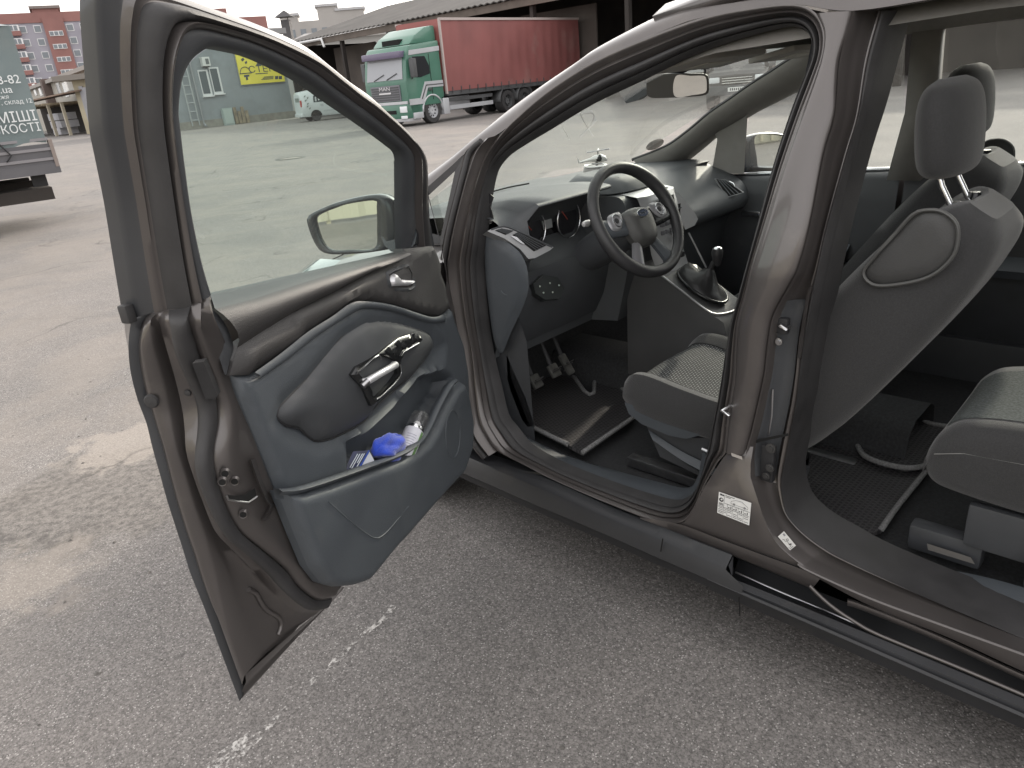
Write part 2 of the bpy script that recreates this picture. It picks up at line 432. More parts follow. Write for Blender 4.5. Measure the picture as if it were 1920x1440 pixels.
    ck = n.new('ShaderNodeTexVoronoi'); ck.feature = 'DISTANCE_TO_EDGE'; ck.inputs['Scale'].default_value = 0.42; l.new(vm.outputs[0], ck.inputs['Vector'])
    crack = math('MULTIPLY', rng(ck.outputs['Distance'], 0.0, 0.010, 0.75, 0.0), math('MULTIPLY', far, rng(noise(0.8, 4), 0.45, 0.6)))
    big = mix(crack, big, (0.05, 0.047, 0.045))
    # oil spots
    big = mix(rng(noise(5.5, 3, 0.5), 0.70, 0.76, 0, 0.5), big, (0.06, 0.058, 0.056))
    l.new(big, b.inputs['Base Color']); b.inputs['Roughness'].default_value = 0.88; b.inputs['Specular IOR Level'].default_value = 0.3
    h = math('ADD', math('MULTIPLY', vor.outputs['Distance'], -1.0), math('MULTIPLY', noise(70, 3), 0.8))
    bp = n.new('ShaderNodeBump'); bp.inputs['Strength'].default_value = 0.35; bp.inputs['Distance'].default_value = 0.003
    l.new(h, bp.inputs['Height']); l.new(bp.outputs[0], b.inputs['Normal'])
    return m
GS = 900.0
gnd = mesh('ground', [(-GS, -GS, 0), (GS, -GS, 0), (GS, GS, 0), (-GS, GS, 0)], [(0, 1, 2, 3)], ground_mat(), None, False)
tag(gnd, 'grey worn asphalt yard with dust patches and fine cracks', None, None, 'structure')

def worn_paint():
    m = bpy.data.materials.new('worn_white_paint'); m.use_nodes = True
    n, l = m.node_tree.nodes, m.node_tree.links; b = n['Principled BSDF']; b.inputs['Roughness'].default_value = 0.8
    b.inputs['Base Color'].default_value = (0.62, 0.60, 0.57, 1)
    out = n['Material Output']; tr = n.new('ShaderNodeBsdfTransparent'); mx = n.new('ShaderNodeMixShader')
    tc = n.new('ShaderNodeTexCoord')
    a = n.new('ShaderNodeTexNoise'); a.inputs['Scale'].default_value = 95; a.inputs['Detail'].default_value = 3; l.new(tc.outputs['Object'], a.inputs['Vector'])
    c = n.new('ShaderNodeTexNoise'); c.inputs['Scale'].default_value = 9; c.inputs['Detail'].default_value = 4; l.new(tc.outputs['Object'], c.inputs['Vector'])
    u = n.new('ShaderNodeMath'); u.operation = 'MULTIPLY_ADD'; u.inputs[1].default_value = 1.1; l.new(c.outputs['Fac'], u.inputs[0]); l.new(a.outputs['Fac'], u.inputs[2])
    r = n.new('ShaderNodeMapRange'); r.inputs['From Min'].default_value = 1.01; r.inputs['From Max'].default_value = 1.24; r.inputs['To Max'].default_value = 0.75
    l.new(u.outputs[0], r.inputs['Value']); l.new(r.outputs[0], mx.inputs[0]); l.new(tr.outputs[0], mx.inputs[1]); l.new(b.outputs[0], mx.inputs[2])
    l.new(mx.outputs[0], out.inputs[0]); return m
A_, B_ = onz(400, 1450, 0.004), onz(740, 1135, 0.004)
dv = (B_-A_).normalized(); sv = Vector((-dv.y, dv.x, 0))
pl_ = []
NS = 26
for i in range(NS+1):
    t = i/NS; wd = 0.085*max(0, 1-t*1.6)**0.7+0.010
    p = A_ - dv*0.6*(1-t) + (B_-A_)*t
    pl_ += [p-sv*(wd+random.uniform(-.012, .012)), p+sv*(wd*0.9+random.uniform(-.012, .012))]
pm = mesh('painted_line', pl_, [(2*i, 2*i+1, 2*i+3, 2*i+2) for i in range(NS)], worn_paint(), None, False)
tag(pm, 'rubbed-off white paint line on the asphalt below the open door', None, None, 'structure')
random.seed(21); gv, gf = [], []
for i in range(260):                      # loose grit lying on the asphalt
    x, y = random.uniform(-3.2, 0.2), random.uniform(0.7, 5.5)
    if x > -0.95 and y < 3.1: continue
    r = random.choice((0.003, 0.004, 0.006, 0.009)); k = len(gv); a0 = random.random()*6
    for j in range(5): gv.append((x+r*cos(a0+j*1.257)*random.uniform(.6, 1.2), y+r*sin(a0+j*1.257)*random.uniform(.6, 1.2), 0.0005))
    gv.append((x+r*0.2, y, r*random.uniform(.4, .9)))
    for j in range(5): gf.append((k+j, k+(j+1) % 5, k+5))
tag(mesh('grit', gv, gf, mat('grit_stone', (0.14, 0.13, 0.12), 0.9, noise=(40, .5)), None, False), 'loose dark grit scattered on the asphalt', None, None, 'stuff')
# manhole cover
mc = onz(545, 297, 0.0)
mh = empty('manhole_cover', mc); tag(mh, 'round iron manhole cover set in the yard', 'manhole cover')
IRON = mat('cast_iron', (0.09, 0.085, 0.08), 0.7, 0.3, noise=(8, 0.3))
lathe('rim', [(0.30, 0.0), (0.30, 0.012), (0.40, 0.014), (0.42, 0.0)], IRON, mh, 28)
lathe('lid', [(0.0, 0.008), (0.29, 0.008), (0.295, 0.0)], mat('cast_iron_dusty', (0.2, 0.18, 0.16), 0.8, noise=(9, .3)), mh, 28, cap=False)

# ================================================================== BACKGROUND BUILDINGS
def wallframe(P0, P1):
    P0 = Vector((P0.x, P0.y, 0)); P1 = Vector((P1.x, P1.y, 0)); ex = (P1-P0).normalized(); n = Vector((ex.y, -ex.x, 0))
    if n.dot(CAM_POS-P0) < 0: n = -n
    return P0, ex, n
class Wall:
    """a facade: local a = along, b = up, c = out of the wall"""
    def __init__(s, P0, P1):
        s.P0, s.ex, s.n = wallframe(P0, P1); s.len = (Vector((P1.x, P1.y, 0))-s.P0).length
    def uv(s, u, v):
        P = onp(u, v, s.P0, s.n); return (P-s.P0).dot(s.ex), P.z
    def p(s, a, b, c=0.0): return s.P0 + s.ex*a + Vector((0, 0, b)) + s.n*c
    def box(s, name, a0, a1, b0, b1, c0, c1, m, parent=None):
        vs = [s.p(a, b, c) for c in (c0, c1) for b in (b0, b1) for a in (a0, a1)]
        fs = [(0, 1, 3, 2), (4, 6, 7, 5), (0, 4, 5, 1), (2, 3, 7, 6), (0, 2, 6, 4), (1, 5, 7, 3)]
        o = mesh(name, vs, fs, m, parent, False)
        bm = bmesh.new(); bm.from_mesh(o.data); bmesh.ops.recalc_face_normals(bm, faces=bm.faces); bm.to_mesh(o.data); bm.free()
        return o
REDB = mat('red_render', (0.25, 0.125, 0.112), 0.85, noise=(0.3, 0.12))
GREYB = mat('lilac_grey_render', (0.30, 0.29, 0.33), 0.85, noise=(0.3, 0.08))
WIN = mat('window_pane', (0.16, 0.18, 0.20), 0.15)
WFR = mat('white_window_frame', (0.66, 0.66, 0.66), 0.5)
# --- red and grey apartment block
d0 = ray(100, 120); d0 = Vector((d0.x, d0.y, 0)).normalized(); ctr = CAM_POS + d0*228; side = Vector((d0.y, -d0.x, 0))
W1 = Wall(ctr-side*24, ctr+side*16)
apt = empty('apartment_block', W1.p(20, 0)); tag(apt, 'tall red and lilac-grey apartment block with balconies behind the sheds', 'building')
apt.location = (0, 0, 0)
def apx(u, v): return W1.uv(u, v)
aL, top = apx(-10, 42)[0]-6, apx(60, 38)[1]
aR = apx(215, 30)[0]
W1.box('wall', aL, aR, 0, top, -12, 0, GREYB, apt)
W1.box('roof_band', aL-0.1, aR+0.1, top-0.6, top+1.6, -12.1, 0.25, REDB, apt)
s0, s1 = apx(96, 97)[0], apx(134, 92)[0]
W1.box('stair_bay', s0, s1, 0, top+0.4, -5, 0.6, REDB, apt)
t0, t1 = apx(62, 28)[0], apx(112, 28)[0]
W1.box('lift_tower', t0, t1, top+0.4, apx(85, 16)[1], -7, 0.1, REDB, apt)
W1.box('tower_roof', t0-0.5, t1+0.5, apx(85, 16)[1], apx(85, 16)[1]+0.6, -7.5, 0.6, mat('roof_felt', (0.2, 0.17, 0.16), 0.9), apt)
b_ = 2.9
zt = apx(105, 63)[1]
for k in range(9):
    z = zt-k*b_
    if z < 1: break
    f = W1.box('window', (s0+s1)/2-1.5, (s0+s1)/2+1.5, z-0.55, z+0.55, 0.6, 0.75, WFR, apt)
    for q in (-1.0, 0, 1.0): W1.box('pane', (s0+s1)/2+q-0.4, (s0+s1)/2+q+0.4, z-0.42, z+0.42, 0.75, 0.8, WIN, f)
    cols = [apx(43, 57)[0], apx(71, 56)[0], apx(133, 57)[0], apx(158, 55)[0]]
    for c in cols:
        zz = z+1.2
        f = W1.box('window', c-0.8, c+0.8, zz-0.8, zz+0.8, 0, 0.12, WFR, apt)
        W1.box('pane', c-0.66, c+0.66, zz-0.66, zz+0.66, 0.12, 0.16, WIN, f)
    for c in (apx(24, 56)[0], apx(178, 60)[0]):
        bal = W1.box('balcony', c-2.0, c+1.5, z-0.1, z+0.9, 0, 1.3, REDB, apt)
        W1.box('glazing', c-1.9, c+1.4, z+0.9, z+2.2, 0, 1.2, WFR, bal)
        for q in (-1.4, -0.5, 0.4): W1.box('pane', c+q-0.05, c+q+0.65, z+1.0, z+2.05, 1.2, 1.24, WIN, bal)
# a second, more distant red block whose roof shows over the door, and the pale block with its roof structures
W1b = Wall(ctr+side*20-d0*0, ctr+side*75)
a0, z0 = W1b.uv(395, 16); a1, z1 = W1b.uv(424, 14)
rb = tag(empty('red_roof_block'), 'red roof blocks of a far building above the door frame', 'building')
W1b.box('wall', a0-2, a1+10, 0, W1b.uv(450, 32)[1], -8, 0, REDB, rb)
W1b.box('roof_tower', a0, a1, W1b.uv(450, 32)[1], z0, -6, -0.5, REDB, rb)
PALE = mat('pale_concrete', (0.33, 0.315, 0.30), 0.9, noise=(0.2, 0.08))
d2 = ray(640, 60); d2 = Vector((d2.x, d2.y, 0)).normalized(); sd2 = Vector((d2.y, -d2.x, 0)); c2 = CAM_POS + d2*190
W2 = Wall(c2-sd2*20, c2+sd2*20)
pb = tag(empty('pale_apartment_block'), 'pale concrete block with roof structures beyond the dark shed', 'building')
x0, zt2 = W2.uv(527, 40); x1, _ = W2.uv(690, 30)
W2.box('wall', x0, x1+6, 0, W2.uv(640, 34)[1], -10, 0, PALE, pb)
for (u0, u1, v) in ((593, 630, 13), (631, 682, 20), (527, 557, 31)):
    aa, bb = W2.uv(u0, v), W2.uv(u1, v)
    r_ = W2.box('roof_structure', aa[0], bb[0], W2.uv(640, 34)[1]-2, aa[1], -6, -0.3, PALE, pb)
    W2.box('coping', aa[0]-0.4, bb[0]+0.4, aa[1], aa[1]+0.5, -6.3, 0, mat('grey_coping', (0.4, 0.4, 0.41), 0.8), r_)
aa, bb = W2.uv(668, 38), W2.uv(668, 5)
tube('aerial', [W2.p(aa[0], aa[1], -1), W2.p(aa[0], bb[1], -1)], 0.08, IRON, pb, 5)
for i in range(9):
    a = x0+1.5+i*2.4
    W2.box('window', a, a+1.2, W2.uv(640, 34)[1]-3.2, W2.uv(640, 34)[1]-1.6, 0, 0.08, WIN, pb)

# --- building with the yellow sign
S0, S1 = onz(330, 245.5, 0), onz(548, 221, 0)
WS = Wall(S0, S1)
stk = tag(empty('sign_building'), 'blue-grey rendered building carrying the yellow sign', 'building')
STUC = mat('blue_grey_render', (0.27, 0.295, 0.31), 0.9, noise=(0.5, 0.08), var=(0.7, (0.23, 0.25, 0.26), 0.5, 0.7))
aE = WS.uv(549, 200)[0]
aW = WS.uv(318, 244)[0]; zW = WS.uv(470, 66)[1]
wl = WS.box('wall', aW, aE, 0, zW, -9, 0, STUC, stk)
WS.box('plinth', aW-0.05, aE+0.05, 0, WS.uv(500, 213)[1], 0, 0.18, mat('plinth_grey', (0.26, 0.25, 0.22), 0.9, noise=(2, .2)), stk)
WS.box('roof', aW-0.4, aE+0.4, zW, zW+0.4, -9.4, 0.5, mat('slate_roof', (0.25, 0.25, 0.25), 0.9), stk)
for (u0, v0, u1, v1) in ((380, 131, 391, 178), (400, 126, 412, 174)):
    aa, zz = WS.uv(u0, v0); a2, z2 = WS.uv(u1, v1)
    ac = (aa+a2)/2
    f = WS.box('window', ac-0.42, ac+0.30, z2-0.05, zz, 0, 0.08, WFR, stk)
    WS.box('pane', ac-0.36, ac+0.16, z2+0.1, zz-0.1, 0.08, 0.10, mat('dark_pane', (0.1, 0.12, 0.13), 0.2), f)
    WS.box('sill', ac-0.48, ac+0.38, z2-0.14, z2-0.05, 0, 0.2, WFR, f)
aa, zz = WS.uv(373, 108); a2, z2 = WS.uv(391, 124)
acu = tag(empty('air_conditioner'), 'white air conditioner box on the wall above two narrow windows', 'air conditioner')
WS.box('casing', aa, a2, z2, zz, 0.05, 0.5, mat('aircon_white', (0.62, 0.62, 0.6), 0.5), acu)
WS.box('fan_grille', (aa+a2)/2-0.05, a2-0.1, z2+0.12, zz-0.12, 0.5, 0.53, mat('fan_dark', (0.12, 0.13, 0.13), 0.6), acu)
WS.box('bracket', aa+0.1, a2-0.1, z2-0.08, z2, 0.0, 0.45, IRON, acu)
# yellow sign
sg = tag(empty('yellow_sign'), 'large yellow sign with black emblem and helmet drawing on the wall', 'sign')
tl, bl, br = WS.uv(438, 96), WS.uv(452, 160), WS.uv(533, 152)
sa0, sa1 = (tl[0]+bl[0])/2, br[0]; sz0, sz1 = (bl[1]+br[1])/2, tl[1]+0.1
YEL = mat('yellow_sheet', (0.78, 0.68, 0.10), 0.5, noise=(1, 0.06)); INK = mat('sign_ink', (0.07, 0.08, 0.09), 0.6)
WS.box('board', sa0, sa1, sz0, sz1, 0.06, 0.16, YEL, sg)
WS.box('frame', sa0-0.08, sa1+0.08, sz0-0.1, sz1+0.08, 0.02, 0.06, mat('sign_frame', (0.3, 0.33, 0.38), 0.5, 0.5), sg)
def spoly(name, pts, c=0.165): return mesh(name, [WS.p(*WS.uv(*q), c) for q in pts], [tuple(range(len(pts)))], INK, sg, False)
spoly('emblem', [(478, 123), (488, 105), (493, 123)])
spoly('emblem', [(489, 104), (495, 104), (504, 123), (496, 123)])
text('lettering', 'СТЕК', 0.66, INK, sg, WS.p(*WS.uv(489, 130), 0.17), WS.ex, (0, 0, 1), sx=1.25)
_a, _z = WS.uv(489, 138); WS.box('small_print', _a-0.5, _a+0.5, _z-0.03, _z+0.03, 0.16, 0.17, INK, sg)
hc = WS.uv(459, 138)
hp = [WS.p(hc[0]+0.42*cos(a), hc[1]+0.46*sin(a), 0.18) for a in [pi*i/14 for i in range(15)]]
tube('helmet_outline', hp, 0.025, INK, sg, 4)
tube('helmet_outline', [WS.p(hc[0]-0.48, hc[1], 0.18), WS.p(hc[0]+0.48, hc[1]+0.02, 0.18)], 0.03, INK, sg, 4)
spoly('drill_icon', [(456, 141), (466, 140), (466, 144), (463, 144), (464, 150), (460, 151), (459, 145), (456, 145)])
spoly('tool_icon', [(450, 112), (454, 108), (457, 112), (453, 116)]); spoly('tool_icon', [(457, 117), (461, 114), (462, 118), (459, 121)])
for (u, v) in ((517, 123), (524, 123), (517, 131), (524, 131), (517, 146), (524, 146)):
    spoly('product_icon', [(u-3, v-3), (u+3, v-3.5), (u+3, v+2.5), (u-3, v+3)])
for k in range(3):
    _a, _z = WS.uv(502, 144+2.2*k); WS.box('small_print', _a-0.4-0.1*k, _a+0.4, _z-0.025, _z+0.025, 0.16, 0.17, INK, sg)
# ladder and pipe
ld = tag(empty('wall_ladder'), 'steel ladder fixed upright to the blue-grey wall', 'ladder')
la, lz = WS.uv(352, 150); lb, lzb = WS.uv(364, 239)
l0, l1 = WS.uv(342, 195)[0], WS.uv(365, 195)[0]
LST = mat('galvanised_steel', (0.42, 0.44, 0.44), 0.5, 0.6)
l0, l1 = WS.uv(338, 150)[0], WS.uv(352, 150)[0]
tube('rail', [WS.p(l0, 0.2, 0.3), WS.p(l0, zW-1.5, 0.3)], 0.05, LST, ld, 6); tube('rail', [WS.p(l1, 0.2, 0.3), WS.p(l1, zW-1.5, 0.3)], 0.05, LST, ld, 6)
for k in range(9): tube('rung', [WS.p(l0, 0.6+k*0.6, 0.3), WS.p(l1, 0.6+k*0.6, 0.3)], 0.035, LST, ld, 5)
dp = tag(empty('drain_pipe'), 'grey drain pipe running down the wall beside the ladder', 'pipe')
a_ = WS.uv(362, 150)[0]; tube('pipe', [WS.p(a_, 0.1, 0.15), WS.p(a_, zW, 0.15)], 0.07, mat('pipe_grey', (0.28, 0.29, 0.3), 0.6), dp, 8)
tube('shoe', [WS.p(a_, 0.3, 0.15), WS.p(a_, 0.1, 0.5)], 0.08, mat('pipe_grey', (0.28, 0.29, 0.3), 0.6), dp, 8)
dr = tag(empty('leaning_boards'), 'weathered boards leaning on the wall under the yellow sign', 'boards')
a_ = WS.uv(441, 235)[0]
WOOD = mat('weathered_wood', (0.30, 0.25, 0.18), 0.9, noise=(3, .3))
for k in range(4): WS.box('board', a_+k*0.28, a_+k*0.28+0.24, 0.02, WS.uv(440, 201)[1]-0.3*(k % 2), 0.2+0.05*k, 0.26+0.05*k, WOOD, dr)
cab_ = tag(empty('meter_cabinet'), 'pale green meter cabinet standing against the wall', 'cabinet')
a_ = WS.uv(428, 235)[0]; WS.box('cabinet_body', a_-0.4, a_+0.35, 0, WS.uv(430, 202)[1], 0.19, 0.55, mat('cabinet_green', (0.36, 0.42, 0.40), 0.6), cab_)
WS.box('cabinet_door', a_-0.34, a_+0.29, 0.1, WS.uv(430, 202)[1]-0.1, 0.55, 0.575, mat('cabinet_green2', (0.40, 0.46, 0.43), 0.6), cab_)

# --- dark open shed behind the truck with a corrugated roof
EA, EB = onz(560, 79, 5.2), onz(950, 2, 5.2)
EAg, EBg = Vector((EA.x, EA.y, 0)), Vector((EB.x, EB.y, 0)); se = (EBg-EAg).normalized(); sn = Vector((-se.y, se.x, 0))
if sn.dot(CAM_POS-EAg) > 0: sn = -sn
LEN = (EBg-EAg).length
shed = tag(empty('dark_shed'), 'long dark open shed with sagging corrugated roof behind the green truck', 'shed')
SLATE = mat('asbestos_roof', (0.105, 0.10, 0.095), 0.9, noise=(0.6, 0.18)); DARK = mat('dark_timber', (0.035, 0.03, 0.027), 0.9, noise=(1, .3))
LL = LEN+26
n_ = int(LL/0.25)
vs = []; 
for i in range(n_+1):
    a = i*LL/n_; wob = 0.035*(1 if i % 2 else -1)
    vs.append(EAg+se*(a-1)-sn*0.7+Vector((0, 0, 5.2+wob))); vs.append(EAg+se*(a-1)+sn*9+Vector((0, 0, 7.6+wob)))
rf = mesh('corrugated_roof', vs, [(2*i, 2*i+2, 2*i+3, 2*i+1) for i in range(n_)], SLATE, shed, False)
sm_ = rf.modifiers.new('t', 'SOLIDIFY'); sm_.thickness = 0.05
def sbox(name, a0, a1, b0, b1, z0, z1, m, par):
    vs = [EAg+se*a+sn*b+Vector((0, 0, z)) for z in (z0, z1) for b in (b0, b1) for a in (a0, a1)]
    o = mesh(name, vs, [(0, 1, 3, 2), (4, 6, 7, 5), (0, 4, 5, 1), (2, 3, 7, 6), (0, 2, 6, 4), (1, 5, 7, 3)], m, par, False)
    bm = bmesh.new(); bm.from_mesh(o.data); bmesh.ops.recalc_face_normals(bm, faces=bm.faces); bm.to_mesh(o.data); bm.free(); return o
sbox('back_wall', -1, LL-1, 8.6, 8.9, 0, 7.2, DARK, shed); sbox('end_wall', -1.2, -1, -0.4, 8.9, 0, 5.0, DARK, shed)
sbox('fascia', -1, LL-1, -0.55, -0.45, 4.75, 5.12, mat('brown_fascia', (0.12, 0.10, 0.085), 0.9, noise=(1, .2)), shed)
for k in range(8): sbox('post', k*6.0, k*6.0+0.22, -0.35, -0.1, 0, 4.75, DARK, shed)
for k in range(4): sbox('shutter', 1+k*6.6, 6.4+k*6.6, 2.2, 2.3, 0, 4.6, mat('rusty_door', (0.10, 0.085, 0.075), 0.85, noise=(.5, .25)), shed)
gut = tube('gutter', [EAg+se*-0.9-sn*0.8+V(0, 0, 5.05), EAg+se*4.5-sn*0.8+V(0, 0, 5.02), EAg+se*4.7-sn*0.8+V(0, 0, 4.5)], 0.09, mat('gutter_white', (0.6, 0.6, 0.6), 0.6), shed, 6)
# grey slate lean-to above the shed and a stove chimney
G0 = onz(540, 62, 7.5); 
WG = Wall(onz(510, 70, 7.0), onz(690, 52, 7.0))
lt = tag(empty('slate_roof_house'), 'low house with a grey slate roof behind the shed', 'house')
A0, Zb = WG.uv(538, 75); A1, _ = WG.uv(720, 55); Zt = WG.uv(620, 48)[1]
WG.box('wall', A0-8, A1+4, 0, Zb-0.2, -8, -2, mat('house_wall', (0.4, 0.39, 0.37), 0.9), lt)
rows = 7
for k in range(rows):
    z_a = Zb + (Zt-Zb)*k/rows; c_a = -2+0.6-5.0*k/rows
    mesh('slate_course', [WG.p(A0, z_a-0.02, c_a+0.05), WG.p(A1, z_a-0.02, c_a+0.05), WG.p(A1, z_a+(Zt-Zb)/rows, c_a-0.75), WG.p(A0, z_a+(Zt-Zb)/rows, c_a-0.75),
         WG.p(A0, z_a-0.12, c_a+0.05), WG.p(A1, z_a-0.12, c_a+0.05)], [(0, 1, 2, 3), (4, 5, 1, 0)], mat('slate_%d' % (k % 3), (0.24+0.03*(k % 3), 0.235+0.03*(k % 3), 0.235+0.03*(k % 3)), 0.9, noise=(1.5, .25)), lt, False)
ch = tag(empty('stove_chimney'), 'dark metal stove chimney with a small pitched cap', 'chimney')
ca, cz = WG.uv(510, 49); ct = WG.uv(511, 31)[1]
WG.box('flue', ca-0.42, ca+0.42, 0, ct, -5, -4.2, mat('sooty_metal', (0.07, 0.068, 0.07), 0.8), ch)
cc = WG.p(ca, 0, -4.6)
mesh('cap', [WG.p(ca-0.85, ct+0.25, -5.4), WG.p(ca+0.85, ct+0.25, -5.4), WG.p(ca+0.85, ct+0.25, -3.8), WG.p(ca-0.85, ct+0.25, -3.8), WG.p(ca, ct+0.9, -4.6)],
     [(0, 1, 4), (1, 2, 4), (2, 3, 4), (3, 0, 4), (3, 2, 1, 0)], mat('sooty_metal', (0.07, 0.068, 0.07), 0.8), ch, False)
WG.box('cap_leg', ca-0.4, ca-0.3, ct, ct+0.27, -4.3, -4.2, IRON, ch); WG.box('cap_leg', ca+0.3, ca+0.4, ct, ct+0.27, -4.3, -4.2, IRON, ch)

# --- low sheds at the far left
WL = Wall(onz(60, 257, 0), onz(200, 249.5, 0))
ls = tag(empty('market_shed'), 'low dark open shed with brown tin roof at the far left', 'shed')
q = lambda u, v: WL.uv(u, v)
TIN = mat('brown_tin', (0.24, 0.17, 0.13), 0.8, noise=(.5, .2))
ax0, ax1 = q(40, 200)[0]-14, q(158, 200)[0]
zr0 = q(100, 192)[1]; zr1 = q(100, 175)[1]
mesh('roof', [WL.p(ax0, zr0, 1.5), WL.p(ax1, zr0+0.6, 1.5), WL.p(ax1, zr1+0.6, -6), WL.p(ax0, zr1, -6)], [(0, 1, 2, 3)], TIN, ls, False).modifiers.new('t', 'SOLIDIFY').thickness = 0.12
WL.box('back_wall', ax0, ax1, 0, zr0, -6.2, -6, DARK, ls)
for k in range(9): WL.box('rafter', ax0+2+k*3.1, ax0+2.15+k*3.1, zr0-0.25, zr0-0.08, -5, 2.0, WOOD, ls)
for a in (q(78, 230)[0], q(113, 225)[0], q(140, 225)[0]): WL.box('post', a-0.12, a+0.12, 0, zr0-0.1, 0.6, 0.85, mat('pale_post', (0.42, 0.38, 0.3), 0.9), ls)
CRT = mat('grey_crate', (0.40, 0.40, 0.42), 0.8, noise=(2, .1))
for i, (u0, u1, v0) in enumerate(((92, 112, 214), (97, 117, 228), (102, 116, 240))):
    c_ = tag(empty('stacked_pallet_goods'), ['top bundle of grey goods stacked in the dark shed', 'middle bundle of grey goods stacked in the dark shed', 'bottom bundle of grey goods stacked in the dark shed'][i], 'goods')
    a0_, z0_ = q(u0, v0); a1_, _ = q(u1, v0)
    WL.box('bundle', a0_, a1_, max(0.02, q(u0, v0+13)[1]), z0_, -1.5, 0.2, CRT, c_)
    WL.box('strap', (a0_+a1_)/2-0.05, (a0_+a1_)/2+0.05, max(0.03, q(u0, v0+13)[1]), z0_+0.02, 0.2, 0.22, BLK, c_)
hb = tag(empty('low_white_building'), 'long low whitewashed building in front of the apartment block', 'building')
WH = Wall(onz(40, 246, 0)+V(0, 6, 0), onz(200, 243, 0)+V(0, 6, 0))
h0, hz = WH.uv(30, 153); h1, _ = WH.uv(192, 146)
WH.box('wall', h0-15, h1+10, 0, WH.uv(110, 151)[1], -8, 0, mat('whitewash', (0.36, 0.34, 0.30), 0.9, noise=(.3, .1)), hb)
WH.box('eave', h0-15, h1+10, WH.uv(110, 151)[1], WH.uv(110, 151)[1]+0.4, -8, 0.6, mat('eave_grey', (0.3, 0.28, 0.26), 0.9), hb)
for u in (66, 76, 112, 124):
    a, z = WH.uv(u, 168); f = WH.box('window', a-1.2, a+1.2, z-0.8, z+0.8, 0, 0.1, WFR, hb); WH.box('pane', a-1.05, a+1.05, z-0.65, z+0.65, 0.1, 0.13, WIN, f)
a, z = WH.uv(96, 166); WH.box('flue', a-0.8, a+0.8, z-2, z+1.2, 0, 1.0, mat('rust_flue', (0.12, 0.09, 0.08), 0.9), hb)
a, z = WH.uv(134, 158); WH.box('air_unit', a-0.9, a+0.9, z-0.7, z+0.7, 0, 0.6, mat('aircon_white', (0.62, 0.62, 0.6), 0.5), hb)
cb = tag(empty('cream_kiosk'), 'cream rendered building with corrugated grey sheets beside the open door edge', 'building')
WC = Wall(onz(160, 252, 0), onz(215, 247, 0))
k0, kz = WC.uv(141, 150); k1 = WC.uv(260, 140)[0]
CREAM = mat('cream_render', (0.38, 0.335, 0.24), 0.9, noise=(.8, .12), var=(0.9, (0.40, 0.36, 0.28), 0.55, 0.7))
WC.box('wall', 0.2, k1, 0, WC.uv(165, 148)[1], -9, 0, CREAM, cb)
WC.box('roof', -1.0, k1, WC.uv(165, 148)[1], WC.uv(165, 148)[1]+0.45, -9.5, 1.0, mat('kiosk_roof', (0.2, 0.18, 0.16), 0.9), cb)
WC.box('poster', WC.uv(177, 180)[0], WC.uv(189, 180)[0], WC.uv(180, 200)[1], WC.uv(180, 162)[1], 0, 0.06, mat('blue_white_poster', (0.5, 0.56, 0.66), 0.7, noise=(.8, .3)), cb)
c0_ = WC.uv(163, 215)[0]
COR = mat('corrugated_zinc', (0.34, 0.34, 0.36), 0.6, 0.3, noise=(1, .15))
for k in range(10): WC.box('corrugated_sheet', c0_+k*0.42, c0_+k*0.42+0.4, 0.02, WC.uv(168, 160)[1]-0.12*(k % 3), 0.02, 0.10+0.06*(k % 2), COR, cb)

# ================================================================== GREY TARPAULIN TRUCK (left)
TP = onz(95, 372, 0); 
tdv = ray(60, 260); tdv = Vector((tdv.x, tdv.y, 0)).normalized()
ltk = tag(empty('tarpaulin_lorry'), 'grey-green tarpaulin lorry with white Cyrillic lettering cut off at the left', 'lorry')
base = CAM_POS + ray(60, 300)*13.4; base.z = 0
tex = (Vector((tdv.y, -tdv.x, 0)) + tdv*0.12).normalized(); WT = Wall(base-tex*6, base)
TARP = mat('grey_green_tarpaulin', (0.14, 0.175, 0.178), 0.55, noise=(1.2, 0.12), bump=(3, 0.5), var=(1.1, (0.185, 0.21, 0.205), 0.5, 0.75))
e_a, z_tb = WT.uv(88, 268); _, z_tt = WT.uv(15, 48); _, z_bd = WT.uv(100, 306)
# tarp side with sag and folds
NX, NZ = 44, 16; vs = []
for j in range(NZ+1):
    for i in range(NX+1):
        a = e_a-6.5+6.5*i/NX; z = z_tb+(z_tt-z_tb)*j/NZ
        c = 0.03*sin(a*2.3+j*0.25)+0.02*sin(a*6.1+0.4*j)+ (0.03*sin(a*14) if j < 2 else 0)
        if j == 0: z += 0.04*sin(a*7.5)
        vs.append(WT.p(a, z, c*(1 if i < NX else 0)))
for j in range(NZ+1): vs.append(WT.p(e_a, z_tb+(z_tt-z_tb)*j/NZ, -2.4))
fs = [(j*(NX+1)+i, j*(NX+1)+i+1, (j+1)*(NX+1)+i+1, (j+1)*(NX+1)+i) for j in range(NZ) for i in range(NX)]
k = (NX+1)*(NZ+1); fs += [(j*(NX+1)+NX, k+j, k+j+1, (j+1)*(NX+1)+NX) for j in range(NZ)]
mesh('tarpaulin', vs, fs, TARP, ltk, True, 60)
mesh('tarpaulin_roof', [WT.p(e_a-6.5, z_tt, 0), WT.p(e_a, z_tt, 0), WT.p(e_a, z_tt, -2.4), WT.p(e_a-6.5, z_tt, -2.4), WT.p(e_a-6.5, z_tt+0.15, -1.2), WT.p(e_a, z_tt+0.15, -1.2)],
     [(0, 1, 5, 4), (4, 5, 2, 3)], TARP, ltk, False)
LETW = mat('lorry_lettering', (0.66, 0.68, 0.68), 0.6)
up_ = (0, 0, 1)
def ltxt(s, u, v, size, sx=1.0):
    a, z = WT.uv(u, v); text('lettering', s, size, LETW, ltk, WT.p(a, z, 0.07), WT.ex, up_, align='RIGHT', sx=sx)
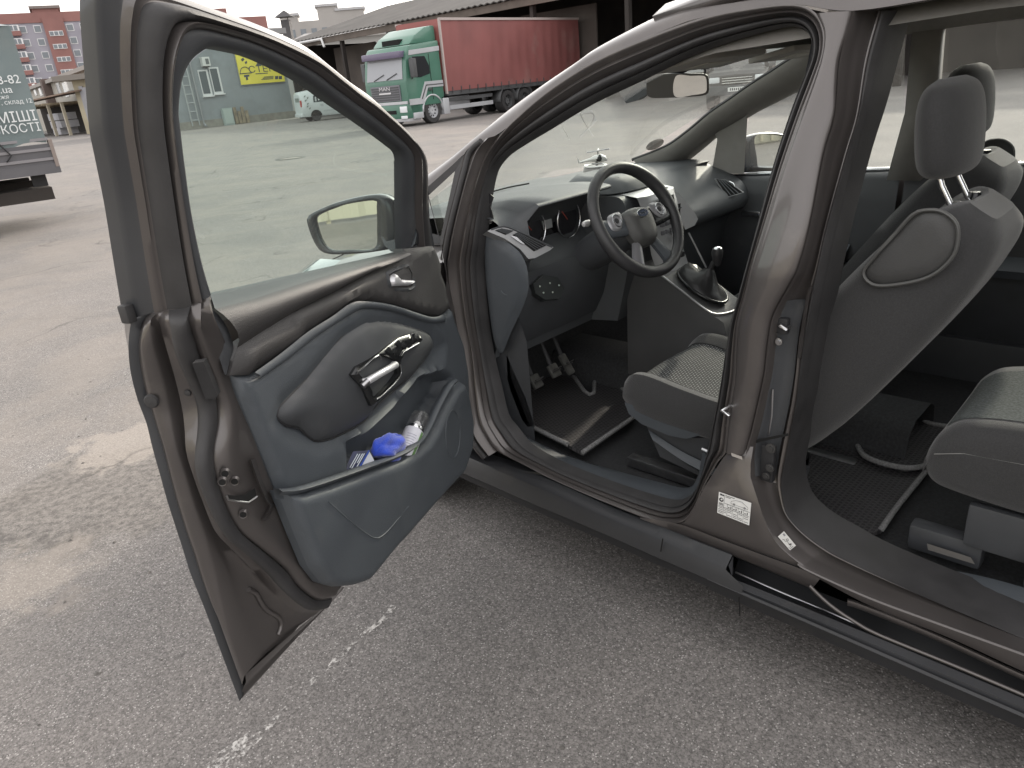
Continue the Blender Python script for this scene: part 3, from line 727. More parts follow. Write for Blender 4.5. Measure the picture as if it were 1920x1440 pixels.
ltxt('18-82', 37, 149, 0.16); ltxt('.ua', 22, 168, 0.14); ltxt('жжя', 16, 182, 0.08); ltxt('го 47, склад 12', 59, 189, 0.085)
ltxt('СУМІШІ', 68, 217, 0.20, 0.95); ltxt('ОЇ ЯКОСТІ', 75, 238, 0.165, 0.95)
BRD = mat('lorry_sideboard', (0.12, 0.117, 0.125), 0.6, 0.2, noise=(2, .15))
sb = WT.box('sideboard', e_a-6.5, e_a+0.02, z_bd, z_tb-0.01, -0.08, 0.0, BRD, ltk)
for k in range(3): WT.box('rib', e_a-6.5, e_a+0.02, z_bd+0.05+k*0.14, z_bd+0.09+k*0.14, 0.0, 0.02, mat('sideboard_rib', (0.24, 0.23, 0.24), 0.6, 0.2), sb)
WT.box('corner_post', e_a+0.02, e_a+0.07, z_bd-0.05, z_tb+0.05, -0.12, 0.03, mat('rust_post', (0.24, 0.2, 0.18), 0.8), ltk)
WT.box('deck', e_a-6.5, e_a+0.07, z_bd-0.14, z_bd, -2.4, 0.02, BRD, ltk)
WT.box('chassis_rail', e_a-6.5, e_a-0.2, z_bd-0.5, z_bd-0.25, -0.9, -0.75, DARK, ltk); WT.box('chassis_rail', e_a-6.5, e_a-0.2, z_bd-0.5, z_bd-0.25, -1.8, -1.65, DARK, ltk)
WT.box('rear_beam', e_a-0.9, e_a-0.1, z_bd-0.52, z_bd-0.34, -2.3, -0.15, DARK, ltk)
WT.box('mud_flap', e_a-0.32, e_a-0.12, z_bd-0.32, z_bd-0.13, -0.3, -0.25, BLK, ltk)
for ww in (-1.7,):
    for c_ in (-0.35, -2.05):
        wc = WT.p(e_a+ww, 0.46, c_); R_ = Matrix((WT.ex, WT.n, V(0, 0, 1))).transposed()
        wv = lathe('wheel', [(0.0, 0.05), (0.26, 0.06), (0.30, 0.14), (0.44, 0.14), (0.46, 0.08), (0.46, -0.08), (0.44, -0.14), (0.0, -0.14)], RUB, ltk, 24, axis='Y', mtx=R_, loc=wc)
for k in range(6):
    a = e_a-0.6-k*0.55; tube('tie_rope', [WT.p(a, z_tb+0.05, 0.03), WT.p(a+0.1, z_tb-0.12, 0.05), WT.p(a+0.02, z_tb-0.2, 0.03)], 0.012, BLK, ltk, 5)
WT.box('lorry_cab', e_a-8.8, e_a-6.7, 0.6, z_tt-0.5, -2.2, -0.1, mat('lorry_cab_paint', (0.2, 0.3, 0.35), 0.4), ltk)
# ================================================================== VEHICLES IN THE YARD
def lbox(name, x0, x1, y0, y1, z0, z1, m, par, bevel=0.0):
    return box(name, ((x0+x1)/2, (y0+y1)/2, (z0+z1)/2), (x1-x0, y1-y0, z1-z0), m, par, None, bevel)
def wheel(par, x, y, r, wdt, rimr, hubm, side=1, holes=0):
    """axle along local Y, outer face towards +Y*side"""
    t = lathe('wheel', [(rimr, 0.5*wdt), (r*0.93, 0.5*wdt), (r, 0.32*wdt), (r, -0.32*wdt), (r*0.93, -0.5*wdt), (0.02, -0.5*wdt)], RUB, par, 30, axis='Y', loc=(x, y, r), cap=False)
    f = -1 if side > 0 else 1
    rim = lathe('rim', [(0.02, side*0.34*wdt), (rimr*0.45, side*0.36*wdt), (rimr*0.55, side*0.16*wdt), (rimr*0.92, side*0.20*wdt), (rimr*1.02, side*0.5*wdt)], hubm, t, 30, axis='Y', loc=(x, y, r), cap=False)
    for k in range(holes):
        a = 2*pi*k/holes
        c = V(x+cos(a)*rimr*0.74, y+side*0.21*wdt, r+sin(a)*rimr*0.74)
        lathe('bolt', [(0.0, side*0.02), (rimr*0.11, side*0.015), (rimr*0.11, 0)], HOLE if holes < 12 else STEEL, t, 8, axis='Y', loc=c, cap=False)
    return t
def side_poly(name, pts, y, m, par, thick=0.02, out=1):
    """flat decal or pane on a side: pts in local x,z at lateral y"""
    o = mesh(name, [(p[0], y, p[1]) for p in pts]+[(p[0], y+out*thick, p[1]) for p in pts],
             [tuple(range(len(pts))), tuple(range(len(pts), 2*len(pts)))[::-1]]+[(i, (i+1) % len(pts), len(pts)+(i+1) % len(pts), len(pts)+i) for i in range(len(pts))], m, par, False)
    bm = bmesh.new(); bm.from_mesh(o.data); bmesh.ops.recalc_face_normals(bm, faces=bm.faces); bm.to_mesh(o.data); bm.free(); return o
# ---------------- green truck with red curtain body: local +X is the front, +Y its left (towards the camera)
rdir = Vector((0.995, 0.10, 0)); left = Vector((0.10, -0.995, 0))
Wf = onz(815, 231, 0)
truck = empty('curtain_truck', Wf - left*1.18, None, atan2(-rdir.y, -rdir.x)); tag(truck, 'green and silver cab-over truck with faded red curtain body by the shed', 'truck')
GREEN = mat('truck_green', (0.06, 0.16, 0.115), 0.35, noise=(1, .12), coat=0.3); SILV = mat('truck_silver', (0.50, 0.51, 0.53), 0.4, 0.3, noise=(1, .08))
REDT = mat('faded_red_curtain', (0.24, 0.085, 0.08), 0.6, noise=(0.6, 0.14), var=(0.35, (0.30, 0.20, 0.18), 0.55, 0.8), bump=(2, .4))
DGREY = mat('truck_dark_grey', (0.075, 0.077, 0.08), 0.6, noise=(2, .2))
def prof_solid(name, pts, y0, y1, m, par, inset=0.0, bev=0.05):
    bm = bmesh.new(); a = [bm.verts.new((p[0], y0, p[1])) for p in pts]; f = bm.faces.new(a)
    r = bmesh.ops.extrude_face_region(bm, geom=[f]); vs = [e for e in r['geom'] if isinstance(e, bmesh.types.BMVert)]
    for v in vs: v.co.y = y1
    bmesh.ops.recalc_face_normals(bm, faces=bm.faces)
    if bev: bmesh.ops.bevel(bm, geom=list(bm.edges), offset=bev, segments=2, affect='EDGES', profile=0.6)
    return from_bm(name, bm, m, par, True, 40)
# cab shell: windscreen rake, roof, spoiler
prof_solid('cab', [(1.30, 0.42), (1.42, 0.95), (1.42, 1.75), (1.22, 2.78), (1.02, 3.05), (-0.75, 3.2), (-0.78, 1.0), (-0.62, 0.95), (-0.62, 0.75), (0.62, 0.75), (0.64, 0.42)], -1.22, 1.22, GREEN, truck, bev=0.07)
prof_solid('roof_spoiler', [(0.85, 3.08), (0.45, 3.42), (-0.2, 3.72), (-0.78, 3.78), (-0.78, 3.15)], -1.08, 1.08, GREEN, truck, bev=0.09)
lbox('roof_hatch', 0.35, 0.8, -0.5, 0.5, 3.12, 3.32, HOLE, truck)
lbox('sun_visor', 1.12, 1.50, -1.1, 1.1, 2.62, 2.86, mat('smoked_visor', (0.13, 0.11, 0.17), 0.2), truck, 0.03)
mesh('windscreen', [(1.432, -1.05, 1.82), (1.432, 1.05, 1.82), (1.262, 1.0, 2.66), (1.262, -1.0, 2.66)], [(0, 1, 2, 3)], mat('truck_screen', (0.30, 0.31, 0.33), 0.08), truck, False).modifiers.new('t', 'SOLIDIFY').thickness = 0.01
for s in (-0.3, 0.45): tube('wiper', [(1.45, s-0.3, 1.84), (1.42, s+0.3, 2.05)], 0.015, BLK, truck, 5)
gr = lbox('grille', 1.42, 1.47, -0.85, 0.85, 1.02, 1.62, mat('grille_grey', (0.16, 0.16, 0.18), 0.5), truck)
for k in range(6): lbox('slat', 1.47, 1.49, -0.8, 0.8, 1.06+k*0.09, 1.11+k*0.09, DGREY, gr)
text('lettering', 'MAN', 0.2, mat('chrome_letter', (0.6, 0.6, 0.62), 0.3, 0.8), gr, (1.5, 0, 1.50), (0, 1, 0), (0, 0, 1), sx=1.5)
lbox('badge_bar', 1.47, 1.495, -0.35, 0.35, 1.30, 1.36, mat('chrome_letter', (0.6, 0.6, 0.62), 0.3, 0.8), gr)
lbox('bumper', 0.72, 1.52, -1.22, 1.22, 0.32, 0.88, GREEN, truck, 0.06)
lbox('bumper_lip', 0.78, 1.50, -1.18, 1.18, 0.20, 0.33, mat('bumper_grey', (0.4, 0.4, 0.41), 0.6), truck, 0.03)
lbox('bumper_slot', 1.525, 1.54, -0.55, 0.55, 0.52, 0.66, HOLE, truck)
lbox('silver_band', 1.43, 1.50, -1.2, 1.2, 0.88, 0.99, SILV, truck)
for s in (-1, 1):
    h = lbox('headlight', 1.50, 1.545, s*0.98-0.2, s*0.98+0.2, 0.56, 0.80, mat('lamp_lens', (0.7, 0.72, 0.74), 0.12), truck, 0.02)
    lbox('fog_light', 1.515, 1.545, s*0.98-0.18, s*0.98+0.18, 0.32, 0.44, mat('lamp_lens', (0.7, 0.72, 0.74), 0.12), truck, 0.02)
    mr = lbox('mirror', 1.02, 1.22, s*1.42-0.12, s*1.42+0.12, 1.85, 2.55, DGREY, truck, 0.03)
    tube('mirror_arm', [(1.05, s*1.2, 2.58), (1.1, s*1.4, 2.56), (1.1, s*1.4, 1.9), (1.05, s*1.2, 1.8)], 0.025, DGREY, truck, 5)
mesh('door_window', [(0.98, 1.236, 1.86), (0.92, 1.23, 2.62), (0.18, 1.23, 2.62), (-0.02, 1.236, 2.25), (-0.02, 1.236, 1.95), (0.55, 1.236, 1.84)], [(0, 1, 2, 3, 4, 5)], mat('cab_glass', (0.03, 0.032, 0.035), 0.08), truck, False)
side_poly('silver_stripe', [(1.38, 1.05), (0.72, 1.05), (0.35, 1.66), (-0.76, 1.66), (-0.76, 1.42), (0.20, 1.42), (0.55, 0.82), (1.38, 0.82)], 1.222, SILV, truck)
side_poly('dark_stripe', [(0.66, 1.02), (0.32, 1.54), (-0.74, 1.54), (-0.74, 1.50), (0.28, 1.50), (0.60, 1.0)], 1.245, DGREY, truck, 0.004)
side_poly('silver_stripe', [(1.05, 2.86), (-0.74, 2.98), (-0.74, 2.80), (1.10, 2.68)], 1.222, SILV, truck)
side_poly('door_gap', [(-0.08, 0.95), (-0.05, 0.95), (-0.05, 2.7), (-0.08, 2.7)], 1.222, HOLE, truck, 0.006)
lbox('door_handle', -0.02, 0.18, 1.22, 1.27, 1.30, 1.38, DGREY, truck, 0.01)
# front wheel arch, step and fender
ar = [(0.66*cos(a), 0.5+0.66*sin(a)) for a in [pi*i/14 for i in range(15)]]
vs = [(p[0], y, p[1]) for p in ar for y in (0.95, 1.24)]
mesh('wheel_arch', vs, [(2*i, 2*i+1, 2*i+3, 2*i+2) for i in range(14)], SILV, truck).modifiers.new('t', 'SOLIDIFY').thickness = 0.06
lbox('step', 0.66, 1.25, 0.95, 1.26, 0.28, 0.52, SILV, truck, 0.03); lbox('step', -1.0, -0.62, 0.9, 1.26, 0.30, 0.95, SILV, truck, 0.04)
for s in (-1, 1): wheel(truck, 0.0, s*1.03, 0.52, 0.31, 0.30, SILV, s, 10)
for x_ in (-5.2, -6.55):
    for s in (-1, 1): wheel(truck, x_, s*0.98, 0.5, 0.5, 0.29, DGREY, s, 10)
    vs = [(x_+p[0], y, p[1]) for p in ar for y in (0.72, 1.25)]
    mesh('mudguard', vs, [(2*i, 2*i+1, 2*i+3, 2*i+2) for i in range(14)], DGREY, truck).modifiers.new('t', 'SOLIDIFY').thickness = 0.03
lbox('chassis', -10.6, 0.5, -0.45, 0.45, 0.75, 1.02, DARK, truck)
lbox('side_guard', -4.1, -1.1, 1.12, 1.17, 0.45, 0.62, SILV, truck); lbox('side_guard', -4.1, -1.1, 1.12, 1.17, 0.78, 0.92, DGREY, truck)
lbox('fuel_tank', -2.6, -1.2, 0.5, 1.08, 0.42, 0.98, mat('tank_alu', (0.3, 0.3, 0.31), 0.4, 0.6), truck, 0.08)
lbox('load_floor', -11.6, -0.95, -1.25, 1.25, 1.02, 1.20, DGREY, truck)
# curtain body: rippled side
NX, NZ = 90, 10; vs = []
for j in range(NZ+1):
    for i in range(NX+1):
        x = -0.95-10.6*i/NX; z = 1.2+2.75*j/NZ; e = min(j, NZ-j)/(NZ/2)
        vs.append((x, 1.27+0.012*sin(x*9)*(0.4+e)+0.02*sin(x*2.1+1)*e, z))
mesh('curtain', vs, [(j*(NX+1)+i, j*(NX+1)+i+1, (j+1)*(NX+1)+i+1, (j+1)*(NX+1)+i) for j in range(NZ) for i in range(NX)], REDT, truck)
mesh('curtain', [(v[0], -v[1], v[2]) for v in vs], [((j+1)*(NX+1)+i, (j+1)*(NX+1)+i+1, j*(NX+1)+i+1, j*(NX+1)+i) for j in range(NZ) for i in range(NX)], REDT, truck)
lbox('front_bulkhead', -1.02, -0.90, -1.27, 1.27, 1.2, 3.98, mat('bulkhead', (0.30, 0.10, 0.09), 0.6), truck)
lbox('rear_door', -11.6, -11.52, -1.25, 1.25, 1.2, 3.95, DGREY, truck)
lbox('roof_rail', -11.6, -0.9, 1.2, 1.31, 3.93, 4.03, mat('rail_pale', (0.42, 0.36, 0.34), 0.6), truck); lbox('roof_rail', -11.6, -0.9, -1.31, -1.2, 3.93, 4.03, mat('rail_pale', (0.42, 0.36, 0.34), 0.6), truck)
lbox('roof_sheet', -11.55, -0.95, -1.2, 1.2, 3.96, 4.0, REDT, truck)
lbox('corner_post', -0.95, -0.86, 1.22, 1.30, 1.1, 4.0, mat('rail_pale', (0.42, 0.36, 0.34), 0.6), truck)
for k in range(18): lbox('strap', -1.3-k*0.57, -1.26-k*0.57, 1.275, 1.30, 1.12, 1.36, DGREY, truck)

# ---------------- small white van
van = empty('white_van', onz(597, 226.5, 0)+V(0.15, 0.75, 0), None, radians(-17)); tag(van, 'small white panel van with dark lettered side window by the shed', 'van')
VW = mat('van_white', (0.52, 0.55, 0.55), 0.35, noise=(1, .06), coat=0.3); VG = mat('van_glass', (0.05, 0.06, 0.065), 0.08)
# lofted body: sections along x (rear = -0.85, front = 3.4)
prf = [(-0.86, 0.36, 0.98, 1.62, 0.84), (-0.80, 0.30, 1.02, 1.76, 0.86), (-0.2, 0.28, 1.05, 1.83, 0.88), (1.4, 0.28, 1.03, 1.82, 0.88), (1.9, 0.28, 1.02, 1.72, 0.88), (2.55, 0.28, 1.0, 1.22, 0.88), (3.1, 0.3, 0.86, 1.06, 0.86), (3.42, 0.34, 0.70, 0.86, 0.78), (3.52, 0.38, 0.55, 0.62, 0.7)]
cv = []
for (x, zb, zm, zt_, hw) in prf:
    sec = [(-hw*0.92, zb), (-hw, zb+0.15), (-hw, zm), (-hw*0.86, zm+(zt_-zm)*0.75), (-hw*0.70, zt_), (0, zt_+0.03), (hw*0.70, zt_), (hw*0.86, zm+(zt_-zm)*0.75), (hw, zm), (hw, zb+0.15), (hw*0.92, zb)]
    cv.append([V(x, a, b) for a, b in sec])
body = loft('body', cv, VW, van, cap=False, sharp=35)
quadp('rear_panel', cv[0], VW, van); quadp('floor_pan', [cv[i][0] for i in range(len(cv))]+[cv[i][-1] for i in range(len(cv)-1, -1, -1)], DARK, van)
side_poly('side_window', [(-0.05, 1.12), (1.0, 1.12), (0.98, 1.52), (-0.0, 1.52)], -0.86, VG, van, 0.012, -1)
side_poly('door_window', [(1.22, 1.10), (2.15, 1.10), (1.95, 1.36), (1.62, 1.58), (1.24, 1.58)], -0.855, VG, van, 0.014, -1)
for k, p in enumerate(((0.05, 1.17, 0.16, 1.46), (0.25, 1.2, 0.37, 1.44), (0.46, 1.17, 0.55, 1.42), (0.64, 1.2, 0.74, 1.45), (0.82, 1.17, 0.9, 1.47))):
    side_poly('window_graphic', [(p[0], p[1]), (p[2], p[1]+0.03*(k % 2)), (p[2], p[3]), (p[0]+0.02, p[3]-0.05)], -0.874, VW, van, 0.004, -1)
for k, (x, z) in enumerate(((-0.55, 0.85), (-0.5, 1.0), (-0.42, 0.72), (-0.6, 1.2), (-0.45, 1.35), (-0.62, 1.45))):
    side_poly('leaf_decal', [(x, z), (x+0.1, z+0.04), (x+0.14, z+0.14), (x+0.02, z+0.1)], -0.885, mat('decal_grey', (0.22, 0.24, 0.22), 0.6), van, 0.003, -1)
side_poly('fuel_flap', [(0.35, 0.86), (0.55, 0.86), (0.55, 1.0), (0.35, 1.0)], -0.883, mat('flap_grey', (0.4, 0.42, 0.42), 0.5), van, 0.004, -1)
lbox('door_handle', 1.3, 1.48, -0.9, -0.87, 0.98, 1.02, DGREY, van); lbox('rear_bumper', -0.95, -0.75, -0.84, 0.84, 0.30, 0.52, VW, van, 0.04)
lbox('tail_light', -0.9, -0.8, -0.85, -0.72, 0.9, 1.3, mat('tail_red', (0.4, 0.06, 0.05), 0.3), van, 0.02); lbox('side_strip', 0.5, 1.9, -0.895, -0.87, 0.55, 0.62, mat('flap_grey', (0.4, 0.42, 0.42), 0.5), van)
for k in range(4): lbox('rear_lettering', -0.885, -0.87, -0.5+k*0.24, -0.36+k*0.24, 1.2, 1.45, mat('decal_grey', (0.22, 0.24, 0.22), 0.6), van)
for x_ in (0.0, 2.75):
    for s in (-1, 1): wheel(van, x_, s*0.78, 0.31, 0.2, 0.2, mat('hubcap', (0.3, 0.31, 0.32), 0.5), s, 6)
    ar2 = [(x_+0.37*cos(a), 0.31+0.37*sin(a)) for a in [pi*i/12 for i in range(13)]]
    side_poly('wheel_arch', ar2, -0.886, HOLE, van, 0.003, -1)

# ---------------- dark off-roader and white box lorry seen through the windscreen
suv = empty('dark_offroader', onz(1385, 196, 0), None, radians(205)); tag(suv, 'dark grey off-roader with number plate seen through the windscreen', 'car')
SUVP = mat('suv_paint', (0.055, 0.053, 0.055), 0.3, coat=0.5)
sec = [(2.05, 0.55, 0.95, 0.98, 0.80), (1.95, 0.45, 1.05, 1.08, 0.88), (0.75, 0.40, 1.10, 1.14, 0.92), (0.2, 0.40, 1.10, 1.70, 0.92), (-1.6, 0.40, 1.12, 1.78, 0.92), (-2.2, 0.5, 1.1, 1.5, 0.88)]
cv = []
for (x, zb, zm, zt_, hw) in sec:
    cv.append([V(x, a, b) for a, b in [(-hw, zb), (-hw, zm), (-hw*0.85, zt_), (0, zt_+0.02), (hw*0.85, zt_), (hw, zm), (hw, zb)]])
loft('body', cv, SUVP, suv, sharp=30); quadp('front_panel', cv[0], SUVP, suv); quadp('rear_panel', cv[-1], SUVP, suv)
mesh('windscreen', [(0.72, -0.78, 1.17), (0.72, 0.78, 1.17), (0.26, 0.7, 1.66), (0.26, -0.7, 1.66)], [(0, 1, 2, 3)], mat('suv_glass', (0.2, 0.21, 0.22), 0.1), suv, False)
g_ = lbox('grille', 2.05, 2.10, -0.45, 0.45, 0.72, 0.95, HOLE, suv); 
for k in range(3): lbox('slat', 2.10, 2.12, -0.45, 0.45, 0.75+k*0.07, 0.78+k*0.07, CHROME, g_)
lbox('bumper', 1.9, 2.22, -0.9, 0.9, 0.42, 0.70, DGREY, suv, 0.05)
np_ = lbox('number_plate', 2.225, 2.24, -0.26, 0.26, 0.52, 0.64, WHITE, suv)
for k in range(7): lbox('plate_character', 2.24, 2.245, -0.2+k*0.06, -0.165+k*0.06, 0.545, 0.615, BLK, np_)
for s in (-1, 1):
    lbox('headlight', 2.0, 2.09, s*0.68-0.16, s*0.68+0.16, 0.78, 0.95, mat('lamp_lens', (0.7, 0.72, 0.74), 0.12), suv, 0.03)
    lbox('mirror', 0.55, 0.7, s*1.02-0.1, s*1.02+0.1, 1.12, 1.3, SUVP, suv, 0.03)
for x_ in (1.35, -1.4):
    for s in (-1, 1): wheel(suv, x_, s*0.82, 0.38, 0.24, 0.23, STEEL, s, 6)
# white box lorry behind it
bx_ = Wall(onz(1250, 150, 0), onz(1520, 118, 0))
P_ = onz(1385, 182, 0) + V(3.5, 1.2, 0)
wlr = empty('white_box_lorry', P_+V(2.2, 3.0, 0), None, radians(115)); tag(wlr, 'white box lorry parked behind the dark off-roader', 'lorry')
lbox('box_body', -3.2, 3.0, -1.2, 1.2, 0.95, 3.4, VW, wlr, 0.03); lbox('chassis', -3.4, 3.2, -0.8, 0.8, 0.6, 0.95, DARK, wlr)
for k in range(6): lbox('panel_seam', -3.0+k*1.1, -2.97+k*1.1, 1.2, 1.215, 1.0, 3.35, mat('flap_grey', (0.4, 0.42, 0.42), 0.5), wlr)
for x_ in (-2.2, 2.2):
    for s in (-1, 1): wheel(wlr, x_, s*1.0, 0.42, 0.26, 0.25, SILV, s, 8)

# ---------------- cream sheet-metal fence and gates behind the photographer (seen in the door mirrors)
FEN = mat('cream_sheet_metal', (0.33, 0.315, 0.25), 0.5, noise=(0.8, 0.06)); FENP = mat('fence_post', (0.42, 0.39, 0.3), 0.6)
fence = tag(empty('sheet_metal_fence'), 'cream ribbed sheet-metal fence showing in the driver door mirror', 'fence')
fy0 = -9.0
for k in range(22):
    y0_ = fy0+k*1.0; vs = []; x_f = -9.4
    for i in range(11):
        yy = y0_+i*0.099; xo = x_f+(0.035 if (i % 5) in (1, 2) else 0.0)
        vs += [(xo, yy, 0.05), (xo, yy, 2.3)]
    mesh('fence_sheet', vs, [(2*i, 2*i+1, 2*i+3, 2*i+2) for i in range(10)], FEN, fence, False)
    if k % 2 == 0: lbox('post', x_f-0.12, x_f-0.065, y0_-0.03, y0_+0.03, 0, 2.3, FENP, fence)
lbox('rail', -9.46, -9.41, fy0, fy0+22, 0.5, 0.56, FENP, fence); lbox('rail', -9.46, -9.41, fy0, fy0+22, 1.8, 1.86, FENP, fence)
gates = tag(empty('garage_row'), 'pale garage wall with ribbed gates showing in the passenger mirror', 'garage')
lbox('wall', 2, 34, -22, -18, 0, 3.4, mat('garage_wall', (0.42, 0.40, 0.35), 0.9, noise=(.5, .15)), gates)
for k in range(5):
    g_ = lbox('gate', 5+k*5.4, 8.6+k*5.4, -18, -17.92, 0.05, 2.7, FEN, gates)
    for j in range(9): lbox('rib', 5.2+k*5.4+j*0.38, 5.27+k*5.4+j*0.38, -17.92, -17.88, 0.1, 2.65, FENP, g_)
    lbox('pier', 9.3+k*5.4, 9.8+k*5.4, -18, -17.7, 0, 3.1, mat('pier_grey', (0.5, 0.49, 0.46), 0.9), gates)
# ================================================================== THE CAR: BODY
car = tag(empty('people_carrier'), 'bronze-grey people carrier with the front and rear doors open, seen from the driver side', 'car')
def B(pts, off=0.0, base=-0.80): return [onb(u, v, off, base) for u, v in pts]
def sillx(P):           # body side flares outwards towards the sill
    return -0.045*max(0.0, min(1.0, (0.62-P.z)/0.25))
def BS(pts, off=0.0):
    out = []
    for u, v in pts:
        P = onb(u, v, off); 
        for _ in range(4): P = onb(u, v, off+sillx(P))
        out.append(P)
    return out
def lerpc(a, b, f, dx=0.0): return [p.lerp(q, f)+Vector((dx, 0, 0)) for p, q in zip(a, b)]
L1 = [(862,505),(872,595),(884,660),(892,740),(898,782),(908,810),(933,845),(985,873),(1035,899),(1122,937),(1210,972),(1254,981),(1283,977),(1303,951),(1318,916),(1345,868),(1362,845),(1367,793),(1372,752),(1379,705),(1381,650),(1386,600),(1402,541),(1412,497),(1438,415),(1470,312),(1505,212),(1530,145),(1544,100),(1546,60),(1530,25),(1490,8),(1407,15),(1320,32),(1220,67),(1120,110),(1040,160),(985,205),(945,245),(920,280),(905,310),(890,355),(878,405),(868,455)]
L2 = [(905,505),(912,595),(922,660),(937,725),(950,778),(968,803),(995,835),(1040,862),(1090,884),(1165,912),(1235,934),(1268,940),(1290,932),(1306,915),(1318,885),(1324,855),(1328,835),(1337,793),(1346,752),(1354,705),(1363,650),(1372,603),(1388,545),(1404,490),(1424,412),(1450,312),(1482,212),(1508,145),(1522,108),(1522,75),(1505,55),(1470,52),(1390,72),(1300,103),(1205,150),(1110,195),(1035,240),(985,270),(955,290),(938,308),(929,325),(922,355),(915,400),(909,455)]
c1 = cromk(BS(L1), 4, True); c2 = cromk(BS(L2, 0.075), 4, True)
ring = [lerpc(c1, c2, f, dx) for f, dx in ((0, 0), (0.05, -0.004), (0.11, -0.006), (0.17, 0.004), (0.22, 0.006), (0.27, -0.003), (0.32, -0.008), (0.38, -0.002), (0.46, 0.004), (0.53, 0.012))]
loft('door_frame', ring, PAINT, car, closed=True, sharp=70)
seal = [lerpc(c1, c2, f, dx) for f, dx in ((0.49, 0.02), (0.52, -0.002), (0.58, -0.014), (0.66, -0.018), (0.74, -0.012), (0.78, 0.0), (0.82, -0.012), (0.92, -0.008), (1.0, 0.012))]
loft('door_seal', seal, RUB, car, closed=True, sharp=70)
# inner pinch trim behind the seal
loft('aperture_trim', [[p+(p-CAM_POS).normalized()*d for p in c2] for d in (0.015, 0.04, 0.075)], PLAS, car, closed=True, sharp=70)

# hinge pillar between quarter window and door opening
Q = [(893,268),(872,286),(862,325),(852,365),(840,412),(830,460),(824,510),(832,570),(846,650),(862,740),(872,800),(884,835),(905,862)]
QL = [(941,249),(920,280),(903,315),(890,355),(877,410),(868,455),(862,505),(870,580),(882,650),(892,740),(898,782),(908,810),(933,845)]
qa, qb = cromk(BS(Q, -0.02), 5), cromk(BS(QL), 5)
loft('hinge_pillar', [lerpc(qa, qb, f, dx) for f, dx in ((0, 0.0), (0.08, 0.008), (0.25, 0.020), (0.38, 0.012), (0.45, -0.006), (0.55, -0.010), (0.64, 0.006), (0.75, 0.018), (0.88, 0.010), (1, 0))], PAINT, car, sharp=70)
tube('pillar_seal', lerpc(qa, qb, 0.16, 0.004), 0.010, RUB, car, 8)
# A-pillar outer skin and cant rail
S = [(801,325),(855,285),(906,243),(955,202),(1020,155),(1080,115),(1120,87),(1195,47),(1270,12),(1300,0),(1400,-35),(1500,-62),(1620,-90),(1800,-125),(2000,-150)]
M = [(801,352),(842,315),(880,281),(940,247),(1000,195),(1062,146),(1105,118),(1185,82),(1262,50),(1310,34),(1407,15),(1490,8),(1600,20),(1800,-10),(2000,-30)]
sa, sb_ = cromk(B(S, 0.035), 5), cromk(B(M, 0.0), 5)
loft('roof_rail', [lerpc(sa, sb_, f, dx) for f, dx in ((-0.25, 0.09), (-0.05, 0.035), (0, 0.012), (0.12, 0.0), (0.4, -0.012), (0.75, -0.010), (0.92, -0.002), (1, 0.0), (1.02, 0.02))], PAINT, car, sharp=80)
# quarter window
qw = mesh('quarter_window', B([(802,366),(856,318),(826,455)], 0.01), [(0, 1, 2)], GLC, car, False)
tri_o, tri_i = [(800,352),(872,288),(827,464)], [(802,368),(853,321),(825,450)]
def ringtri(a, b): return [B(a), B(b, 0.012)]
ta, tb = crom(B(tri_o, -0.004), 30, False), None
o3, i3 = B(tri_o, -0.012), B(tri_i, -0.006); i4 = B(tri_i, 0.012)
mesh('quarter_window_frame', o3+i3+i4, [(0, 1, 4, 3), (1, 2, 5, 4), (2, 0, 3, 5), (3, 4, 7, 6), (4, 5, 8, 7), (5, 3, 6, 8)], RUB, qw, False)

# ---- B pillar
Lb = [(1530,25),(1546,60),(1544,100),(1530,145),(1505,212),(1470,312),(1438,415),(1412,497),(1402,541),(1386,600),(1381,650),(1379,705),(1372,752),(1367,793),(1362,845)]
Rb = [(1600,20),(1590,60),(1575,110),(1570,160),(1566,215),(1545,290),(1520,420),(1498,500),(1480,535),(1450,590),(1440,640),(1433,700),(1420,760),(1409,807),(1398,850)]
ba, bb = cromk(BS(Lb), 5), cromk(BS(Rb), 5)
pil = loft('b_pillar', [lerpc(ba, bb, f, dx) for f, dx in ((0, 0.0), (0.06, -0.010), (0.2, -0.016), (0.5, -0.018), (0.8, -0.016), (0.95, -0.008), (1, 0.004))], PAINT, car, sharp=80)
base_px = [(1262,984),(1283,979),(1303,952),(1318,917),(1345,869),(1362,845),(1398,850),(1398,879),(1401,900),(1410,919),(1420,941),(1430,966),(1441,991),(1455,1015),(1474,1037),(1497,1054),(1500,1066),(1420,1037),(1347,1010)]
bp2 = [onx(u, v, -0.842) for u, v in base_px]
patch('sill_corner_panel', [(p.y, p.z) for p in bp2], lambda x, y, d: 0.006*min(1, d/0.02), lambda x, y, h: V(-0.842+0.042*max(0, min(1, (y-0.44)/0.16))**1.4-h, x, y), PAINT, car, 0.02)
# pressed plate on the pillar foot
pf = [onx(u, v, -0.836) for u, v in ((1369,868),(1385,866),(1397,872),(1398,895),(1394,905),(1383,903),(1362,893),(1357,886),(1362,878))]
0 and patch('pillar_foot_pressing', [(p.y, p.z) for p in pf], lambda x, y, d: 0.006*min(1, d/0.008), lambda x, y, h: V(-0.840+0.042*max(0, min(1, (y-0.44)/0.16))**1.4-h-0.004, x, y), PAINT, car, 0.012, smoothn=40)
quadp('pressing_slot', [onb(u, v, -0.026) for u, v in ((1371,849),(1391,856),(1392,862),(1372,855))], mat('dust_light', (0.42, 0.39, 0.36), 0.8), car)
